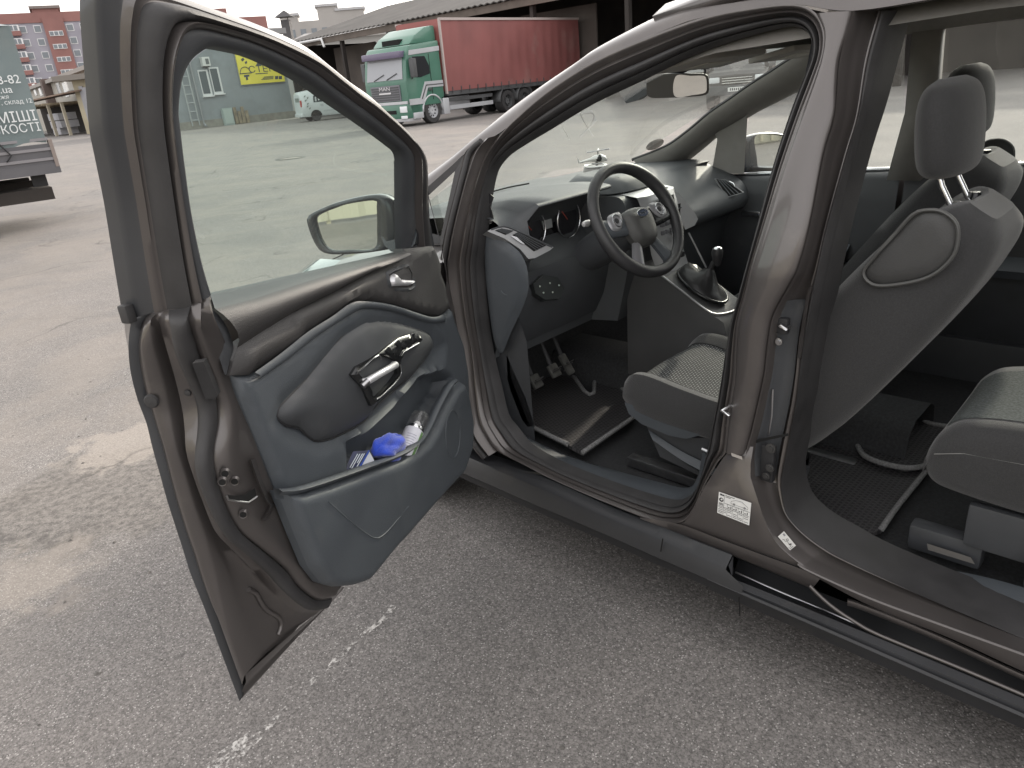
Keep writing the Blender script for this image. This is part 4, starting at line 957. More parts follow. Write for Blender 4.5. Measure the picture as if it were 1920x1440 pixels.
# strip below the seam down to the cladding
s_a = [(1200,970),(1274,983),(1347,1010),(1420,1037),(1500,1066),(1540,1082)]
s_b = [(1200,973),(1251,992),(1330,1022),(1375,1042),(1450,1073),(1523,1104)]
loft('sill_strip', [crom([onx(u, v, -0.838) for u, v in s_a], 24), crom([onx(u, v, -0.852) for u, v in s_a], 24), crom([onx(u, v, -0.856) for u, v in s_b], 24), crom([onx(u, v, -0.84) for u, v in s_b], 24)], PAINT, car, sharp=60)
tube('sill_seam', [onx(u, v, -0.8445) for u, v in ((1262,984),(1347,1010),(1420,1037),(1500,1066))], 0.0025, HOLE, car, 5)

# ---- rocker cladding (front part)
T = [(850,835),(889,857),(960,880),(1035,906),(1152,958),(1233,988),(1251,994),(1373,1041)]
R_1 = [(850,842),(889,862),(977,898),(1040,925),(1140,969),(1215,1000),(1245,1013),(1362,1064)]
R_2 = [(850,878),(868,887),(930,914),(1000,945),(1079,978),(1160,1013),(1225,1042),(1391,1114)]
def XP(pts, x, n=None):
    v = [onx(a, b, x) for a, b in pts]; return cromk(v, 6)
r2 = XP(R_2, -0.912)
loft('rocker_cladding', [XP([(u, v-16) for u, v in T], -0.81), XP([(u, v-7) for u, v in T], -0.835), XP(T, -0.866), XP(R_1, -0.892), [p+V(-0.003, 0, -0.006) for p in XP(R_1, -0.893)], [p+V(0.006, 0, 0.02) for p in r2], r2, [p+V(0.012, 0, -0.010) for p in r2], [p+V(0.022, 0, -0.045) for p in r2], [p+V(0.16, 0, -0.06) for p in r2]], CLAD, car, sharp=60)
# cladding (rear part below the sliding door) and its step
r3_ = [(1325,1079),(1391,1105),(1476,1140),(1650,1213),(1780,1268),(1914,1325),(2040,1380)]
r4_ = [(1325,1086),(1391,1115),(1476,1152),(1650,1228),(1780,1285),(1914,1343),(2040,1400)]
r3, r4 = XP(r3_, -0.895), XP(r4_, -0.913)
deep_ = [(1375,1075),(1420,1092),(1500,1124),(1650,1186),(1780,1240),(1914,1296),(2040,1348)]
dp_ = XP(deep_, -0.80)
loft('rear_cladding', [dp_, [p+V(-0.05, 0, -0.006) for p in dp_], [p+V(0.02, 0, 0.006) for p in r3], r3, [p+V(-0.004, 0, -0.012) for p in r3], [p+V(0.004, 0, 0.006) for p in r4], r4, [p+V(0.010, 0, -0.012) for p in r4], [p+V(0.022, 0, -0.05) for p in r4], [p+V(0.18, 0, -0.065) for p in r4]], CLAD, car, sharp=50)
# sliding-door track recess above the rear cladding
r0_ = [(1375,1042),(1450,1073),(1523,1104),(1589,1130),(1711,1172),(1914,1259),(2040,1312)]
r0 = XP(r0_, -0.848)
rc_ = [XP(r0_, -0.848), XP(r0_, -0.79), [p.lerp(q, 0.5)+V(0.03, 0, 0) for p, q in zip(XP(r0_, -0.79), dp_)], dp_]
loft('track_recess', rc_, mat('track_black', (0.022, 0.023, 0.025), 0.45, noise=(6, .2)), car, sharp=50)
quadp('recess_end', [onx(1375, 1042, -0.85), onx(1375, 1075, -0.88), onx(1372, 1080, -0.90), onx(1366, 1060, -0.885)], CLAD, car)
tube('track_rail', crom([onx(u, v, -0.835) for u, v in ((1379,1073),(1450,1104),(1592,1164),(1640,1186))], 12), 0.0028, STEEL, car, 6)
tube('track_lip', crom([onx(u, v, -0.865) for u, v in ((1518,1098),(1540,1120),(1565,1141),(1600,1164),(1645,1189),(1789,1248),(1914,1301),(2040,1356))], 30), 0.005, PAINT, car, 7)
loft('sill_lower_ridge', [crom([onx(u, v+d, x) for u, v in ((1589,1128),(1620,1138),(1757,1194),(1914,1266),(2040,1322))], 20) for d, x in ((-6, -0.845), (-2, -0.862), (3, -0.864), (8, -0.845))], PAINT, car, sharp=70)
for nm, uv in (('cladding_joint', ((1247,1006),(1243,1030))), ('cladding_joint', ((1390,1115),(1391,1150)))):
    tube(nm, [onx(u, v, -0.9) + V(-0.012, 0, 0) for u, v in uv], 0.002, HOLE, car, 5)

# ---- rear door opening
R1 = [(1600,20),(1575,110),(1566,215),(1545,290),(1520,420),(1498,500),(1480,535),(1450,590),(1440,640),(1433,700),(1420,760),(1409,807),(1398,850),(1401,900),(1410,919),(1430,966),(1455,1015),(1495,1052),(1520,1067),(1632,1117),(1770,1168),(1914,1220),(2060,1274)]
R2 = [(1655,20),(1630,110),(1612,215),(1590,290),(1553,420),(1535,500),(1527,535),(1517,590),(1508,640),(1502,700),(1496,750),(1488,793),(1478,845),(1468,895),(1470,930),(1480,965),(1512,999),(1555,1030),(1597,1052),(1680,1090),(1790,1138),(1914,1192),(2060,1254)]
R3 = [(1680,20),(1655,110),(1632,200),(1604,290),(1570,420),(1552,500),(1545,535),(1535,590),(1525,640),(1515,700),(1508,750),(1498,793),(1488,845),(1480,895),(1484,930),(1498,962),(1533,994),(1580,1022),(1625,1048),(1700,1083),(1800,1125),(1914,1168),(2060,1230)]
ra, rb_, rc = cromk(BS(R1), 5), cromk(BS(R2, 0.055), 5), cromk(BS(R3, 0.085), 5)
loft('rear_door_frame', [lerpc(ra, rb_, f, dx) for f, dx in ((0, 0.004), (0.03, -0.006), (0.08, -0.004), (0.16, 0.024), (0.35, 0.038), (0.6, 0.038), (0.78, 0.022), (0.86, 0.0), (0.95, -0.004), (1.0, 0.006))], PAINT, car, sharp=70)
loft('pillar_recess_cover', [lerpc(ra, rb_, f, dx)[33:66] for f, dx in ((0.14, 0.018), (0.18, 0.020), (0.36, 0.030), (0.6, 0.030), (0.74, 0.018))], PLAS, car, sharp=70)
loft('rear_door_seal', [lerpc(rb_, rc, f, dx) for f, dx in ((-0.02, 0.01), (0.1, -0.014), (0.4, -0.024), (0.7, -0.02), (0.95, -0.004), (1.05, 0.03), (1.1, 0.10))], RUB, car, sharp=70)
# sill face under the rear crease
cr_ = [(1497,1055),(1520,1069),(1632,1119),(1770,1170),(1914,1222),(2060,1276)]
cb_ = [(1500,1066),(1540,1088),(1640,1140),(1780,1196),(1914,1257),(2060,1320)]
ca_, cb2 = XP(cr_, -0.848), XP(cb_, -0.85)
loft('rear_sill', [ca_, [p+V(-0.006, 0, -0.003) for p in ca_], [p.lerp(q, 0.5)+V(-0.004, 0, 0) for p, q in zip(ca_, cb2)], cb2, [p+V(0.05, 0, -0.002) for p in cb2]], PAINT, car, sharp=60)
# fittings on the pillar recess: strikers, bolts, guide bracket
def bolt(P, r, par, n=Vector((-1, 0, 0)), m=STEEL, nm='bolt', h=0.008):
    q_ = n.to_track_quat('Z', 'Y').to_matrix()
    return lathe(nm, [(0, h), (r*0.55, h), (r*0.6, h*0.55), (r, h*0.5), (r*1.05, 0)], m, par, 14, mtx=q_, loc=P, cap=False)
br_ = box('guide_bracket', onb(1441, 868, 0.020), (0.02, 0.035, 0.105), BLK, car, bevel=0.006)
for u, v, r in ((1446,840,0.013),(1444,877,0.011),(1437,892,0.010)): bolt(onb(u, v, 0.006), r, br_, m=mat('dark_bolt', (0.12, 0.12, 0.12), 0.35, 0.8))
st = box('door_switch', onb(1468, 610, 0.03), (0.02, 0.03, 0.04), BLK, car, bevel=0.006)
bolt(onb(1461, 640, 0.02), 0.009, st); tube('striker', [onb(1465, 608, 0.03), onb(1463, 612, 0.0), onb(1474, 617, 0.0), onb(1481, 613, 0.03)], 0.004, STEEL, car, 6)
tube('recess_seam', [onb(u, v, 0.028) for u, v in ((1449,730),(1447,780),(1441,815))], 0.0025, STEEL, car, 5)
quadp('recess_step', [onb(u, v, 0.02) for u, v in ((1400,828),(1478,812),(1478,817),(1401,834))], HOLE, car)
slv = [(1522,538),(1516,560),(1508,610),(1503,650),(1499,672)]
loft('flange_sliver', [crom([onb(u-5, v, 0.045) for u, v in slv], 12), crom([onb(u+1, v, 0.037) for u, v in slv], 12), crom([onb(u+4, v, 0.05) for u, v in slv], 12)], PAINT, car)
# latch striker of the front door
tube('latch_striker', [onb(1369, 761, -0.004), onb(1353, 771, -0.045), onb(1366, 777, -0.045), onb(1369, 778, -0.004)], 0.0045, CHROME, car, 7)
tube('pillar_trim_edge', crom([onb(u, v, 0.02) for u, v in ((1369,762),(1366,785),(1363,800))], 6), 0.004, STEEL, car, 6)
# inner B-pillar trim closing the pillar towards the cabin
pin = [onb(u, v, 0.075) for u, v in ((1522,75),(1508,145),(1482,212),(1450,312),(1424,412),(1404,490),(1388,545),(1372,603),(1363,650),(1354,705),(1346,752),(1337,793),(1328,835),(1318,885))]
pout = [onb(u, v, 0.085) for u, v in ((1655,110),(1640,160),(1632,200),(1604,290),(1570,420),(1552,500),(1545,535),(1535,590),(1525,640),(1515,700),(1508,750),(1498,793),(1488,845),(1480,895))]
loft('pillar_inner_trim', [cromk(pin, 3), [p.lerp(q, 0.3)+V(0.09, 0, 0) for p, q in zip(cromk(pin, 3), cromk(pout, 3))], [p.lerp(q, 0.7)+V(0.09, 0, 0) for p, q in zip(cromk(pin, 3), cromk(pout, 3))], cromk(pout, 3)], PLAS, car, sharp=70)

# ---- tyre pressure label and airbag label
def decal(name, px4, off, m, par, flare=True):
    P = [onx(u, v, -0.842) for u, v in px4]
    out = []
    for p in P:
        x = -0.842+0.042*max(0, min(1, (p.z-0.44)/0.16))**1.4-0.006-off
        out.append(V(x, p.y, p.z))
    return out
lab = decal('pressure_label', ((1350,920),(1411,941),(1408,982),(1348,958)), 0.004, WHITE, car)
lo = mesh('pressure_label', lab, [(0, 1, 2, 3)], WHITE, car, False); lo['label'] = 'white tyre pressure table sticker'
def LQ(a, b, lift=0.0006):
    p = lab[0].lerp(lab[1], a).lerp(lab[3].lerp(lab[2], a), b); return p+V(-lift, 0, 0)
def lq(name, a0, b0, a1, b1, m=BLK, lift=0.0006): return mesh(name, [LQ(a0, b0, lift), LQ(a1, b0, lift), LQ(a1, b1, lift), LQ(a0, b1, lift)], [(0, 1, 2, 3)], m, lo, False)
t_ = 0.008
for b in (0.42, 0.62): lq('rule', 0.20 if b < 0.5 else 0.02, b, 0.98, b+0.016)
for a in (0.185, 0.30, 0.46, 0.63, 0.80): lq('rule', a, 0.40 if a > 0.2 else 0.03, a+t_, 0.97)
lathe('tyre_symbol', [(0.0, 0.0), (0.006, 0.0006), (0.0062, 0)], BLK, lo, 16, mtx=V(-1, 0, 0).to_track_quat('Z', 'Y').to_matrix(), loc=LQ(0.10, 0.32), cap=False)
lathe('tyre_symbol_hub', [(0.0, 0.0012), (0.0028, 0.0012), (0.0029, 0)], WHITE, lo, 14, mtx=V(-1, 0, 0).to_track_quat('Z', 'Y').to_matrix(), loc=LQ(0.112, 0.30), cap=False)
lq('book_symbol', 0.05, 0.05, 0.11, 0.13); lq('book_symbol', 0.12, 0.06, 0.17, 0.13)
for k in range(2): lq('small_print', 0.22, 0.05+0.06*k, 0.50-0.12*k, 0.075+0.06*k)
tube('car_outline', [LQ(a, b, 0.0009) for a, b in ((0.40, 0.33), (0.41, 0.22), (0.55, 0.12), (0.72, 0.10), (0.86, 0.20), (0.92, 0.24), (0.92, 0.33), (0.40, 0.33))], 0.0004, BLK, lo, 4)
for a in (0.50, 0.82): lathe('wheel_symbol', [(0.0017, 0.0), (0.0026, 0.0006), (0.003, 0)], BLK, lo, 12, mtx=V(-1, 0, 0).to_track_quat('Z', 'Y').to_matrix(), loc=LQ(a, 0.33), cap=False)
for k, a in enumerate((0.40, 0.56, 0.73, 0.90)): lq('arrow_symbol', a, 0.48, a+0.025, 0.60); lq('car_symbol', a-0.07, 0.54, a-0.03, 0.585)
random.seed(3)
for a0, a1 in ((0.03, 0.17), (0.21, 0.28), (0.32, 0.44), (0.49, 0.61), (0.66, 0.78), (0.83, 0.96)):
    for b in (0.47, 0.50, 0.53, 0.56) if a0 < 0.1 else (): lq('small_print', a0, b, a1, b+0.014)
    for b in (0.68, 0.76, 0.84, 0.91):
        if random.random() < 0.75: lq('small_print', a0, b, a1, b+0.020)
sk = [onb(u, v, 0.012) for u, v in ((1471,996),(1493,1023),(1481,1032),(1458,1006))]
sk = []
for u, v in ((1470,996),(1492.5,1023),(1481,1032),(1458.5,1006)): sk.append(onx(u, v, -0.836))
so_ = mesh('airbag_label', sk, [(0, 1, 2, 3)], WHITE, car, False); so_['label'] = 'small white warning sticker with child seat drawing'
def SQ(a, b): return sk[0].lerp(sk[1], a).lerp(sk[3].lerp(sk[2], a), b)+V(-0.0012, 0, 0)
tube('seat_drawing', [SQ(a, b) for a, b in ((0.28, 0.75), (0.36, 0.62), (0.46, 0.68), (0.52, 0.45), (0.66, 0.52), (0.80, 0.38), (0.86, 0.60))], 0.0005, BLK, so_, 4)
tube('head_drawing', [SQ(0.47+0.06*cos(a), 0.33+0.12*sin(a)) for a in [2*pi*i/12 for i in range(12)]], 0.0005, BLK, so_, 4, True)
mesh('arrow', [SQ(0.70, 0.58), SQ(0.76, 0.58), SQ(0.80, 0.28), SQ(0.74, 0.24)], [(0, 1, 2, 3)], BLK, so_, False)
mesh('icon', [SQ(0.08, 0.12), SQ(0.22, 0.12), SQ(0.22, 0.35), SQ(0.08, 0.35)], [(0, 1, 2, 3)], mat('grey_print', (0.3, 0.3, 0.32), 0.6), so_, False)
tube('bracket_drawing', [SQ(0.93, 0.3), SQ(0.94, 0.8), SQ(0.82, 0.8)], 0.0005, BLK, so_, 4)

# ---- scuff plates
sc_o = cromk(BS(L2[3:16], 0.09), 4)
sc_i_px = [(942,738),(953,782),(970,805),(1000,825),(1045,846),(1095,864),(1168,886),(1240,905),(1276,914),(1296,912),(1305,900),(1312,880),(1316,850)]
sc_i = cromk([onx(u, v, -0.665) for u, v in sc_i_px], 4)
loft('scuff_plate', [sc_o, [p.lerp(q, 0.25)+V(0, 0, 0.006) for p, q in zip(sc_o, sc_i)], [p.lerp(q, 0.7)+V(0, 0, 0.006) for p, q in zip(sc_o, sc_i)], sc_i, [p+V(0.01, 0, -0.05) for p in sc_i]], PLAS2, car, sharp=60)
rs_o = cromk(BS(R3[13:], 0.11), 4)
rs_i_px = [(1484,905),(1490,938),(1506,968),(1545,994),(1590,1018),(1640,1040),(1712,1064),(1800,1072),(1914,1100),(2060,1150)]
rs_i = cromk([onx(u, v, -0.64) for u, v in rs_i_px], 4)
rsp = loft('rear_scuff_plate', [rs_o, [p.lerp(q, 0.2)+V(0, 0, 0.004) for p, q in zip(rs_o, rs_i)], [p.lerp(q, 0.8)+V(0, 0, 0.006) for p, q in zip(rs_o, rs_i)], rs_i, [p+V(0.01, 0, -0.06) for p in rs_i]], PLAS2, car, sharp=60)
for k in range(6):
    f = 0.30+0.09*k; a = rs_o[-10].lerp(rs_i[-10], f)+V(0, 0.12, 0.008); b = rs_o[-1].lerp(rs_i[-1], f)+V(0, 0, 0.009)
    tube('grip_rib', [rs_o[22].lerp(rs_i[22], f)+V(0, 0, 0.006), rs_o[28].lerp(rs_i[28], f)+V(0, 0, 0.007), b], 0.0022, PLAS2, rsp, 5)

# ================================================================== body outside the door openings
# front wing, bonnet, bumper: sections along y (forward)
cvw = []
for (y, xo, zs, zc) in ((1.84, -0.90, 1.00, 1.075), (1.92, -0.903, 0.99, 1.07), (2.05, -0.905, 0.975, 1.06), (2.35, -0.90, 0.94, 1.03), (2.60, -0.88, 0.90, 0.985), (2.80, -0.83, 0.84, 0.92), (2.95, -0.70, 0.76, 0.82), (3.03, -0.52, 0.66, 0.70)):
    cvw.append([V(xo*0.98, y, 0.28), V(xo, y, 0.5), V(xo, y, zs-0.12), V(xo*0.965, y, zs-0.03), V(xo*0.90, y, zs), V(xo*0.78, y, zs+0.02), V(xo*0.4, y, zc), V(0, y, zc+0.012)])
wing = loft('front_wing', [c[:6] for c in cvw], PAINT, car, sharp=40)
wing2 = loft('front_wing', [[V(-p.x, p.y, p.z) for p in c[:6]] for c in cvw], PAINT, car, sharp=40, flip=True)
bon = loft('bonnet', [[V(p.x, p.y, p.z+0.004) for p in c[5:]]+[V(-p.x, p.y, p.z+0.004) for p in c[5:-1][::-1]] for c in cvw[1:]], PAINT, car, sharp=40)
loft('front_bumper', [[V(p.x, p.y+0.01, p.z) for p in cvw[-1][:6]], [V(p.x*0.98, p.y+0.05, p.z*0.98) for p in cvw[-1][:6]]], PAINT, car)
quadp('front_bumper', [cvw[-1][0], V(-cvw[-1][0].x, 3.03, 0.28), V(-cvw[-1][5].x, 3.03, 0.69), cvw[-1][5]], PAINT, car)
LENS = mat('headlamp_lens', (0.22, 0.26, 0.25), 0.08, coat=1.0)
hl = []
for y, xo, z0, z1 in ((2.45, -0.885, 0.80, 0.90), (2.62, -0.868, 0.74, 0.885), (2.78, -0.825, 0.68, 0.845), (2.92, -0.74, 0.62, 0.775), (3.02, -0.60, 0.58, 0.68)):
    hl.append([V(xo-0.02, y+0.01, z0), V(xo-0.035, y+0.02, (z0+z1)/2), V(xo-0.012, y+0.01, z1), V(xo+0.06, y, z1+0.035)])
loft('headlamp', hl, LENS, car); loft('headlamp', [[V(-p.x, p.y, p.z) for p in c] for c in hl], LENS, car, flip=True)
for y_ in (2.18, -0.62):
    for s in (-1, 1):
        wheel(car, s*0.78, y_, 0.325, 0.2, 0.21, mat('alloy', (0.45, 0.45, 0.46), 0.35, 0.8), s, 5)
for o in [o for o in car.children if o.name.startswith('wheel')]:
    y_, s_ = (2.18 if sum(v.co.y for v in o.data.vertices) else 0), 0
def fixwheels():
    ws = [o for o in car.children if o.name.split('.')[0] == 'wheel']
    k = 0
    for y_ in (2.18, -0.62):
        for s in (-1, 1):
            o = ws[k]; k += 1
            for q in [o]+list(o.children):
                for v in q.data.vertices:
                    dx, dy = v.co.x-s*0.78, v.co.y-y_
                    v.co.x, v.co.y = s*0.78+dy, y_-dx
fixwheels()
# rear quarter, roof and tail (mostly out of frame; they shade the ground)
cvr = []
for (y, hw, zt_) in ((1.16, 0.585, 1.655), (0.9, 0.615, 1.69), (0.4, 0.64, 1.715), (-0.4, 0.64, 1.705), (-1.1, 0.62, 1.66), (-1.38, 0.60, 1.58)):
    cvr.append([V(-hw, y, zt_-0.035), V(-hw*0.9, y, zt_-0.008), V(-hw*0.5, y, zt_+0.012), V(0, y, zt_+0.02), V(hw*0.5, y, zt_+0.012), V(hw*0.9, y, zt_-0.008), V(hw, y, zt_-0.035)])
loft('roof', cvr, PAINT, car, sharp=40, thick=0.03)
def qside(s):
    pr = []
    for (y, zt_) in ((-0.42, 1.62), (-0.8, 1.60), (-1.2, 1.56), (-1.45, 1.45), (-1.52, 1.1)):
        w_ = 0.0 if y > -1.3 else 0.06
        pr.append([V(s*(0.88-w_), y, 0.25), V(s*(0.90-w_), y, 0.6), V(s*(0.88-w_), y, 1.05), V(s*(0.78-w_), y, 1.32), V(s*(0.64-w_*0.5), y, zt_)])
    return pr
for s in (-1, 1): loft('rear_quarter', qside(s), PAINT, car, sharp=40, thick=0.03)
q_ = qside(-1)[-1]; loft('tailgate', [q_, [V(-p.x, p.y, p.z) for p in q_]], PAINT, car, thick=0.03)
# sliding door, pushed back along the rear quarter
sd = loft('sliding_door', [[V(-0.955+dx, y, 0.30), V(-0.975+dx, y, 0.6), V(-0.965+dx, y, 1.08), V(-0.86+dx, y, 1.35), V(-0.735+dx, y, 1.62)] for y, dx in ((-0.42, 0.02), (-0.40, 0.0), (-0.9, -0.01), (-1.4, 0.0))], PAINT, car, sharp=40, thick=0.04)
# right side body outer skin (low), closes the cabin against the light
loft('right_body_side', [[V(0.90, y, 0.22), V(0.905, y, 0.55), V(0.895, y, 0.9), V(0.86, y, 1.055)] for y in (-0.5, 0.2, 0.9, 1.75)], PAINT, car, sharp=40, thick=0.03)
quadp('underbody', [V(-0.76, -1.4, 0.165), V(0.86, -1.4, 0.165), V(0.86, 2.9, 0.165), V(-0.76, 2.9, 0.165)], HOLE, car, 0.02)
# ================================================================== DRIVER DOOR, swung open about 70 degrees
def TT(s): return 0.085+0.065*max(0.0, min(1.0, (s-0.15)/0.6))
def onT(u, v, off=0.0):
    q = ond(u, v, 0.12+off)
    for _ in range(10):
        t = TT(q.x)+off; P = onp(u, v, DH+DN*t, DN); q = Vector(((P-DH).dot(DD), t, P.z))
    return q
rows = [
 [(251,588),(268,576),(283,570),(300,566),(318,560),(350,556),(371,552),(396,550)],
 [(247,600),(270,600),(283,600),(300,600),(318,600),(355,600),(375,605),(398,600)],
 [(241,640),(260,640),(287,640),(312,640),(330,640),(367,640),(385,640),(412,645)],
 [(242.5,680),(262,680),(300,685),(324,682),(345,680),(380,680),(402,685),(423,685)],
 [(249,717),(270,722),(311,722),(334,722),(363,720),(394,715),(420,722),(437,722)],
 [(260,755),(280,757),(319,762),(343,765),(375,755),(407,750),(435,760),(452,757)],
 [(275,795),(292,797),(326,802),(348,800),(376,797),(409,795),(441,800),(470,800)],
 [(286,840),(305,840),(334,840),(352,845),(371,845),(402,840),(442,838),(486,840)],
 [(300,890),(318,893),(351,889),(366,890),(374,880),(404,880),(451,890),(505,890)],
 [(313,937),(331,940),(366,940),(383,937),(392,930),(420,937),(470,940),(524,937)],
 [(330,990),(348,995),(384,993),(406,993),(420,985),(449,993),(495,985),(546,990)],
 [(343,1030),(362,1035),(396,1035),(437,1028),(452,1015),(485,1025),(530,1030),(563,1030)],
 [(357,1075),(376,1080),(407,1075),(482,1074),(500,1060),(533,1065),(565,1070),(583,1073)],
 [(380,1132),(395,1130),(417,1125),(516,1112),(535,1098),(560,1100),(582,1100),(594,1090)],
 [(406,1200),(426,1195),(432,1190),(562,1145),(577,1130),(594,1124),(606,1116),(612,1098)],
 [(449,1315),(457,1285),(460,1265),(602,1142),(612,1130),(624,1119),(630,1112),(638,1100)]]
tv = [0.0, 0.010, 0.045, 0.052, 0.085, 0.108, 0.122, 0.128]
_o0, _g0 = ond(255, 595, 0.0), ond(395, 552, 0.122)
ff_, dd_ = [0, 0.21, 0.29, 0.35, 0.38, 0.61, 0.72, 1.0], [0, 0.003, 0.012, 0.010, 0.012, 0.016, 0.018, -0.004]
cc = [cromk([_o0.lerp(_g0, ff_[k])+V(0, dd_[k], 0)]+[ond(*rows[r][k], tv[k]) for r in range(1, len(rows))], 5) for k in range(8)]
nrow = len(cc[0])
# outer skin (part object itself)
sk_ = []
for f in (0.0, 0.02, 0.25, 0.5, 0.75, 1.0):
    cur = []
    for i, p in enumerate(cc[0]):
        z = p.z if i < nrow-1 else p.z
        front = V(0.04, -0.01, 0.35+(p.z-0.32)*0.74)
        q = p.lerp(front, f); q.y = -0.001-0.035*sin(pi*f)
        if f == 0: q.y = p.y
        cur.append(q)
    sk_.append(cur)
n = nrow; vs = [p for c in sk_ for p in c]; fs = [(a*n+i, (a+1)*n+i, (a+1)*n+i+1, a*n+i+1) for a in range(len(sk_)-1) for i in range(n-1)]
door = mesh('front_door', vs, fs, PAINT, car, True, 60)
door.location = DH; door.rotation_euler = (0, 0, DANG); door['label'] = 'open driver door seen from inside'
def mid(a, b, f, ds=0.0, dt=0.0): return [p.lerp(q, f)+V(ds, dt, 0) for p, q in zip(a, b)]
def midr(a, b, f, ds=0.0, dt=0.0, ft=0.0):      # ft: height of the window frame profile it grows out of
    out = []
    for i, (p, q) in enumerate(zip(a, b)):
        w_ = min(1, i/12); w_ = w_*w_*(3-2*w_); out.append(p.lerp(q, f)+V(ds*w_, dt*w_+ft*(1-w_), 0))
    return out
DARKP = mat('hem_black_film', (0.042, 0.044, 0.048), 0.45, 0.0, noise=(8, .1), coat=0.4)
loft('hem_flange', [cc[0], midr(cc[0], cc[1], 0.3, 0, 0.004), midr(cc[0], cc[1], 0.85, -0.003, 0.004), midr(cc[0], cc[1], 1.0, 0.0, 0.0)], DARKP, door, sharp=70)
loft('shut_face', [cc[1], midr(cc[1], cc[2], 0.12, 0.006, 0.006), midr(cc[1], cc[2], 0.5, 0.012, 0.004), midr(cc[1], cc[2], 0.9, 0.004, 0.0), cc[2],
     midr(cc[2], cc[3], 0.2, -0.014, -0.006), midr(cc[2], cc[3], 0.6, -0.016, -0.006), midr(cc[2], cc[3], 0.92, -0.002, 0.002), midr(cc[3], cc[4], 0.1, 0.006, 0.0), midr(cc[3], cc[4], 0.5, 0.0, 0.0), cc[4], cc[5], midr(cc[5], cc[6], 0.15, 0.004, 0.004, 0.010),
     midr(cc[5], cc[6], 0.7, 0.004, 0.004, 0.014), midr(cc[5], cc[6], 0.95, 0.002, 0.004, 0.004), midr(cc[6], cc[7], 0.15, -0.006, 0.0), midr(cc[6], cc[7], 0.6, -0.016, 0.0, 0.010), midr(cc[6], cc[7], 1.05, -0.016, -0.004)], PAINT, door, sharp=75)
loft('shut_seal', [midr(cc[4], cc[5], f, ds, dt, 0.022*sin(pi*min(1, max(0, f)))) for f, ds, dt in ((0.0, 0.002, -0.002), (0.1, 0.018, 0.006), (0.35, 0.026, 0.012), (0.65, 0.026, 0.014), (0.9, 0.018, 0.010), (1.0, 0.002, 0.0))], RUB, door, sharp=75)
# bottom lip
li = cromk([ond(u, v, t) for u, v, t in ((460,1265,0.045), (530,1203,0.05), (602,1142,0.055), (624,1119,0.10), (638,1100,0.128))], 5)
lo2 = cromk([ond(u, v, t) for u, v, t in ((449,1315,0.0), (540,1213,0.0), (612,1133,0.0), (634,1109,0.0), (642,1100,0.0))], 5)
loft('bottom_lip', [li, mid(li, lo2, 0.25, 0, 0.006), mid(li, lo2, 0.6, 0, 0.0), mid(li, lo2, 0.68, 0, 0.008), mid(li, lo2, 0.9, 0, 0.004), lo2], PAINT, door, sharp=75)
# pressing lines of the inner panel
tube('panel_pressing', crom([ond(u, v, 0.0455) for u, v in ((466,1106),(480,1112),(490,1130),(502,1145),(522,1157),(528,1172),(522,1190))], 16), 0.006, PAINT, door, 7)
lt_ = [(462,868),(472,880),(487,912),(500,935),(508,950),(509,957),(500,948),(490,930)]
pr = loft('latch_pressing', [crom([ond(u, v, 0.124+d) for u, v in ((465,862),(478,900),(494,938),(502,950),(488,975))], 14) for d in (-0.006,)]+[crom([ond(u+6, v, 0.140) for u, v in ((465,862),(478,900),(494,938),(502,950),(488,975))], 14), crom([ond(u+14, v-2, 0.124) for u, v in ((465,862),(478,900),(494,938),(502,950),(488,975))], 14)], PAINT, door, sharp=80)
def lift(q, d):            # move a door-local point a little towards the viewer's side of the panel
    P = DH+DD*q.x+DN*q.y+V(0, 0, q.z); P = P+(CAM_POS-P).normalized()*d; P = P-DH; return V(P.dot(DD), P.dot(DN), P.z)
# latch slot, bolt holes, rubber plugs and stop block
quadp('latch_slot', [lift(ond(u, v, 0.122), 0.016) for u, v in ((424,928),(440,929),(460,927),(478,915),(481,930),(466,941),(445,938),(428,936))], HOLE, door)
tube('latch_slot_rim', [lift(ond(u, v, 0.122), 0.018) for u, v in ((425,929),(428,937),(445,940),(466,942),(482,931))], 0.002, STEEL, door, 5)
for u, v in ((422,887),(417,903),(440,902),(456,964)):
    P = lift(ond(u, v, 0.119), 0.010); q_ = V(0.8, 0.6, 0).to_track_quat('Z', 'Y').to_matrix()
    h_ = lathe('bolt_hole', [(0.0, 0.0035), (0.0062, 0.0035), (0.0066, 0.002)], HOLE, door, 14, mtx=q_, loc=P, cap=False)
    lathe('bolt_washer', [(0.0064, 0.003), (0.0076, 0.0034), (0.010, -0.002)], PAINT, door, 14, mtx=q_, loc=P, cap=False)
q_ = V(0.9, 0.43, 0).to_track_quat('Z', 'Y').to_matrix()
lathe('rubber_plug', [(0, 0.005), (0.011, 0.004), (0.0135, 0.0)], RUB, door, 18, mtx=q_, loc=ond(294, 747, 0.03)+V(0.012, 0, 0), cap=False)
lathe('rubber_plug', [(0, 0.004), (0.0055, 0.003), (0.0065, 0.0)], RUB, door, 14, mtx=q_, loc=ond(357, 734, 0.07)+V(0.006, 0, 0), cap=False)
sbk = [ond(u, v, 0.125) for u, v in ((372,672),(392,669),(418,732),(414,738),(396,738))]
bl_ = mesh('stop_block', [p+V(0.006, 0, 0) for p in sbk]+[p+V(0.022, 0.008, 0) for p in sbk], [(5, 6, 7, 8, 9)]+[(i, (i+1) % 5, 5+(i+1) % 5, 5+i) for i in range(5)], RUB, door, False)
box('belt_moulding_end', ond(247, 587, 0.0)+V(0.004, -0.006, 0), (0.018, 0.02, 0.032), RUB, door, bevel=0.004)

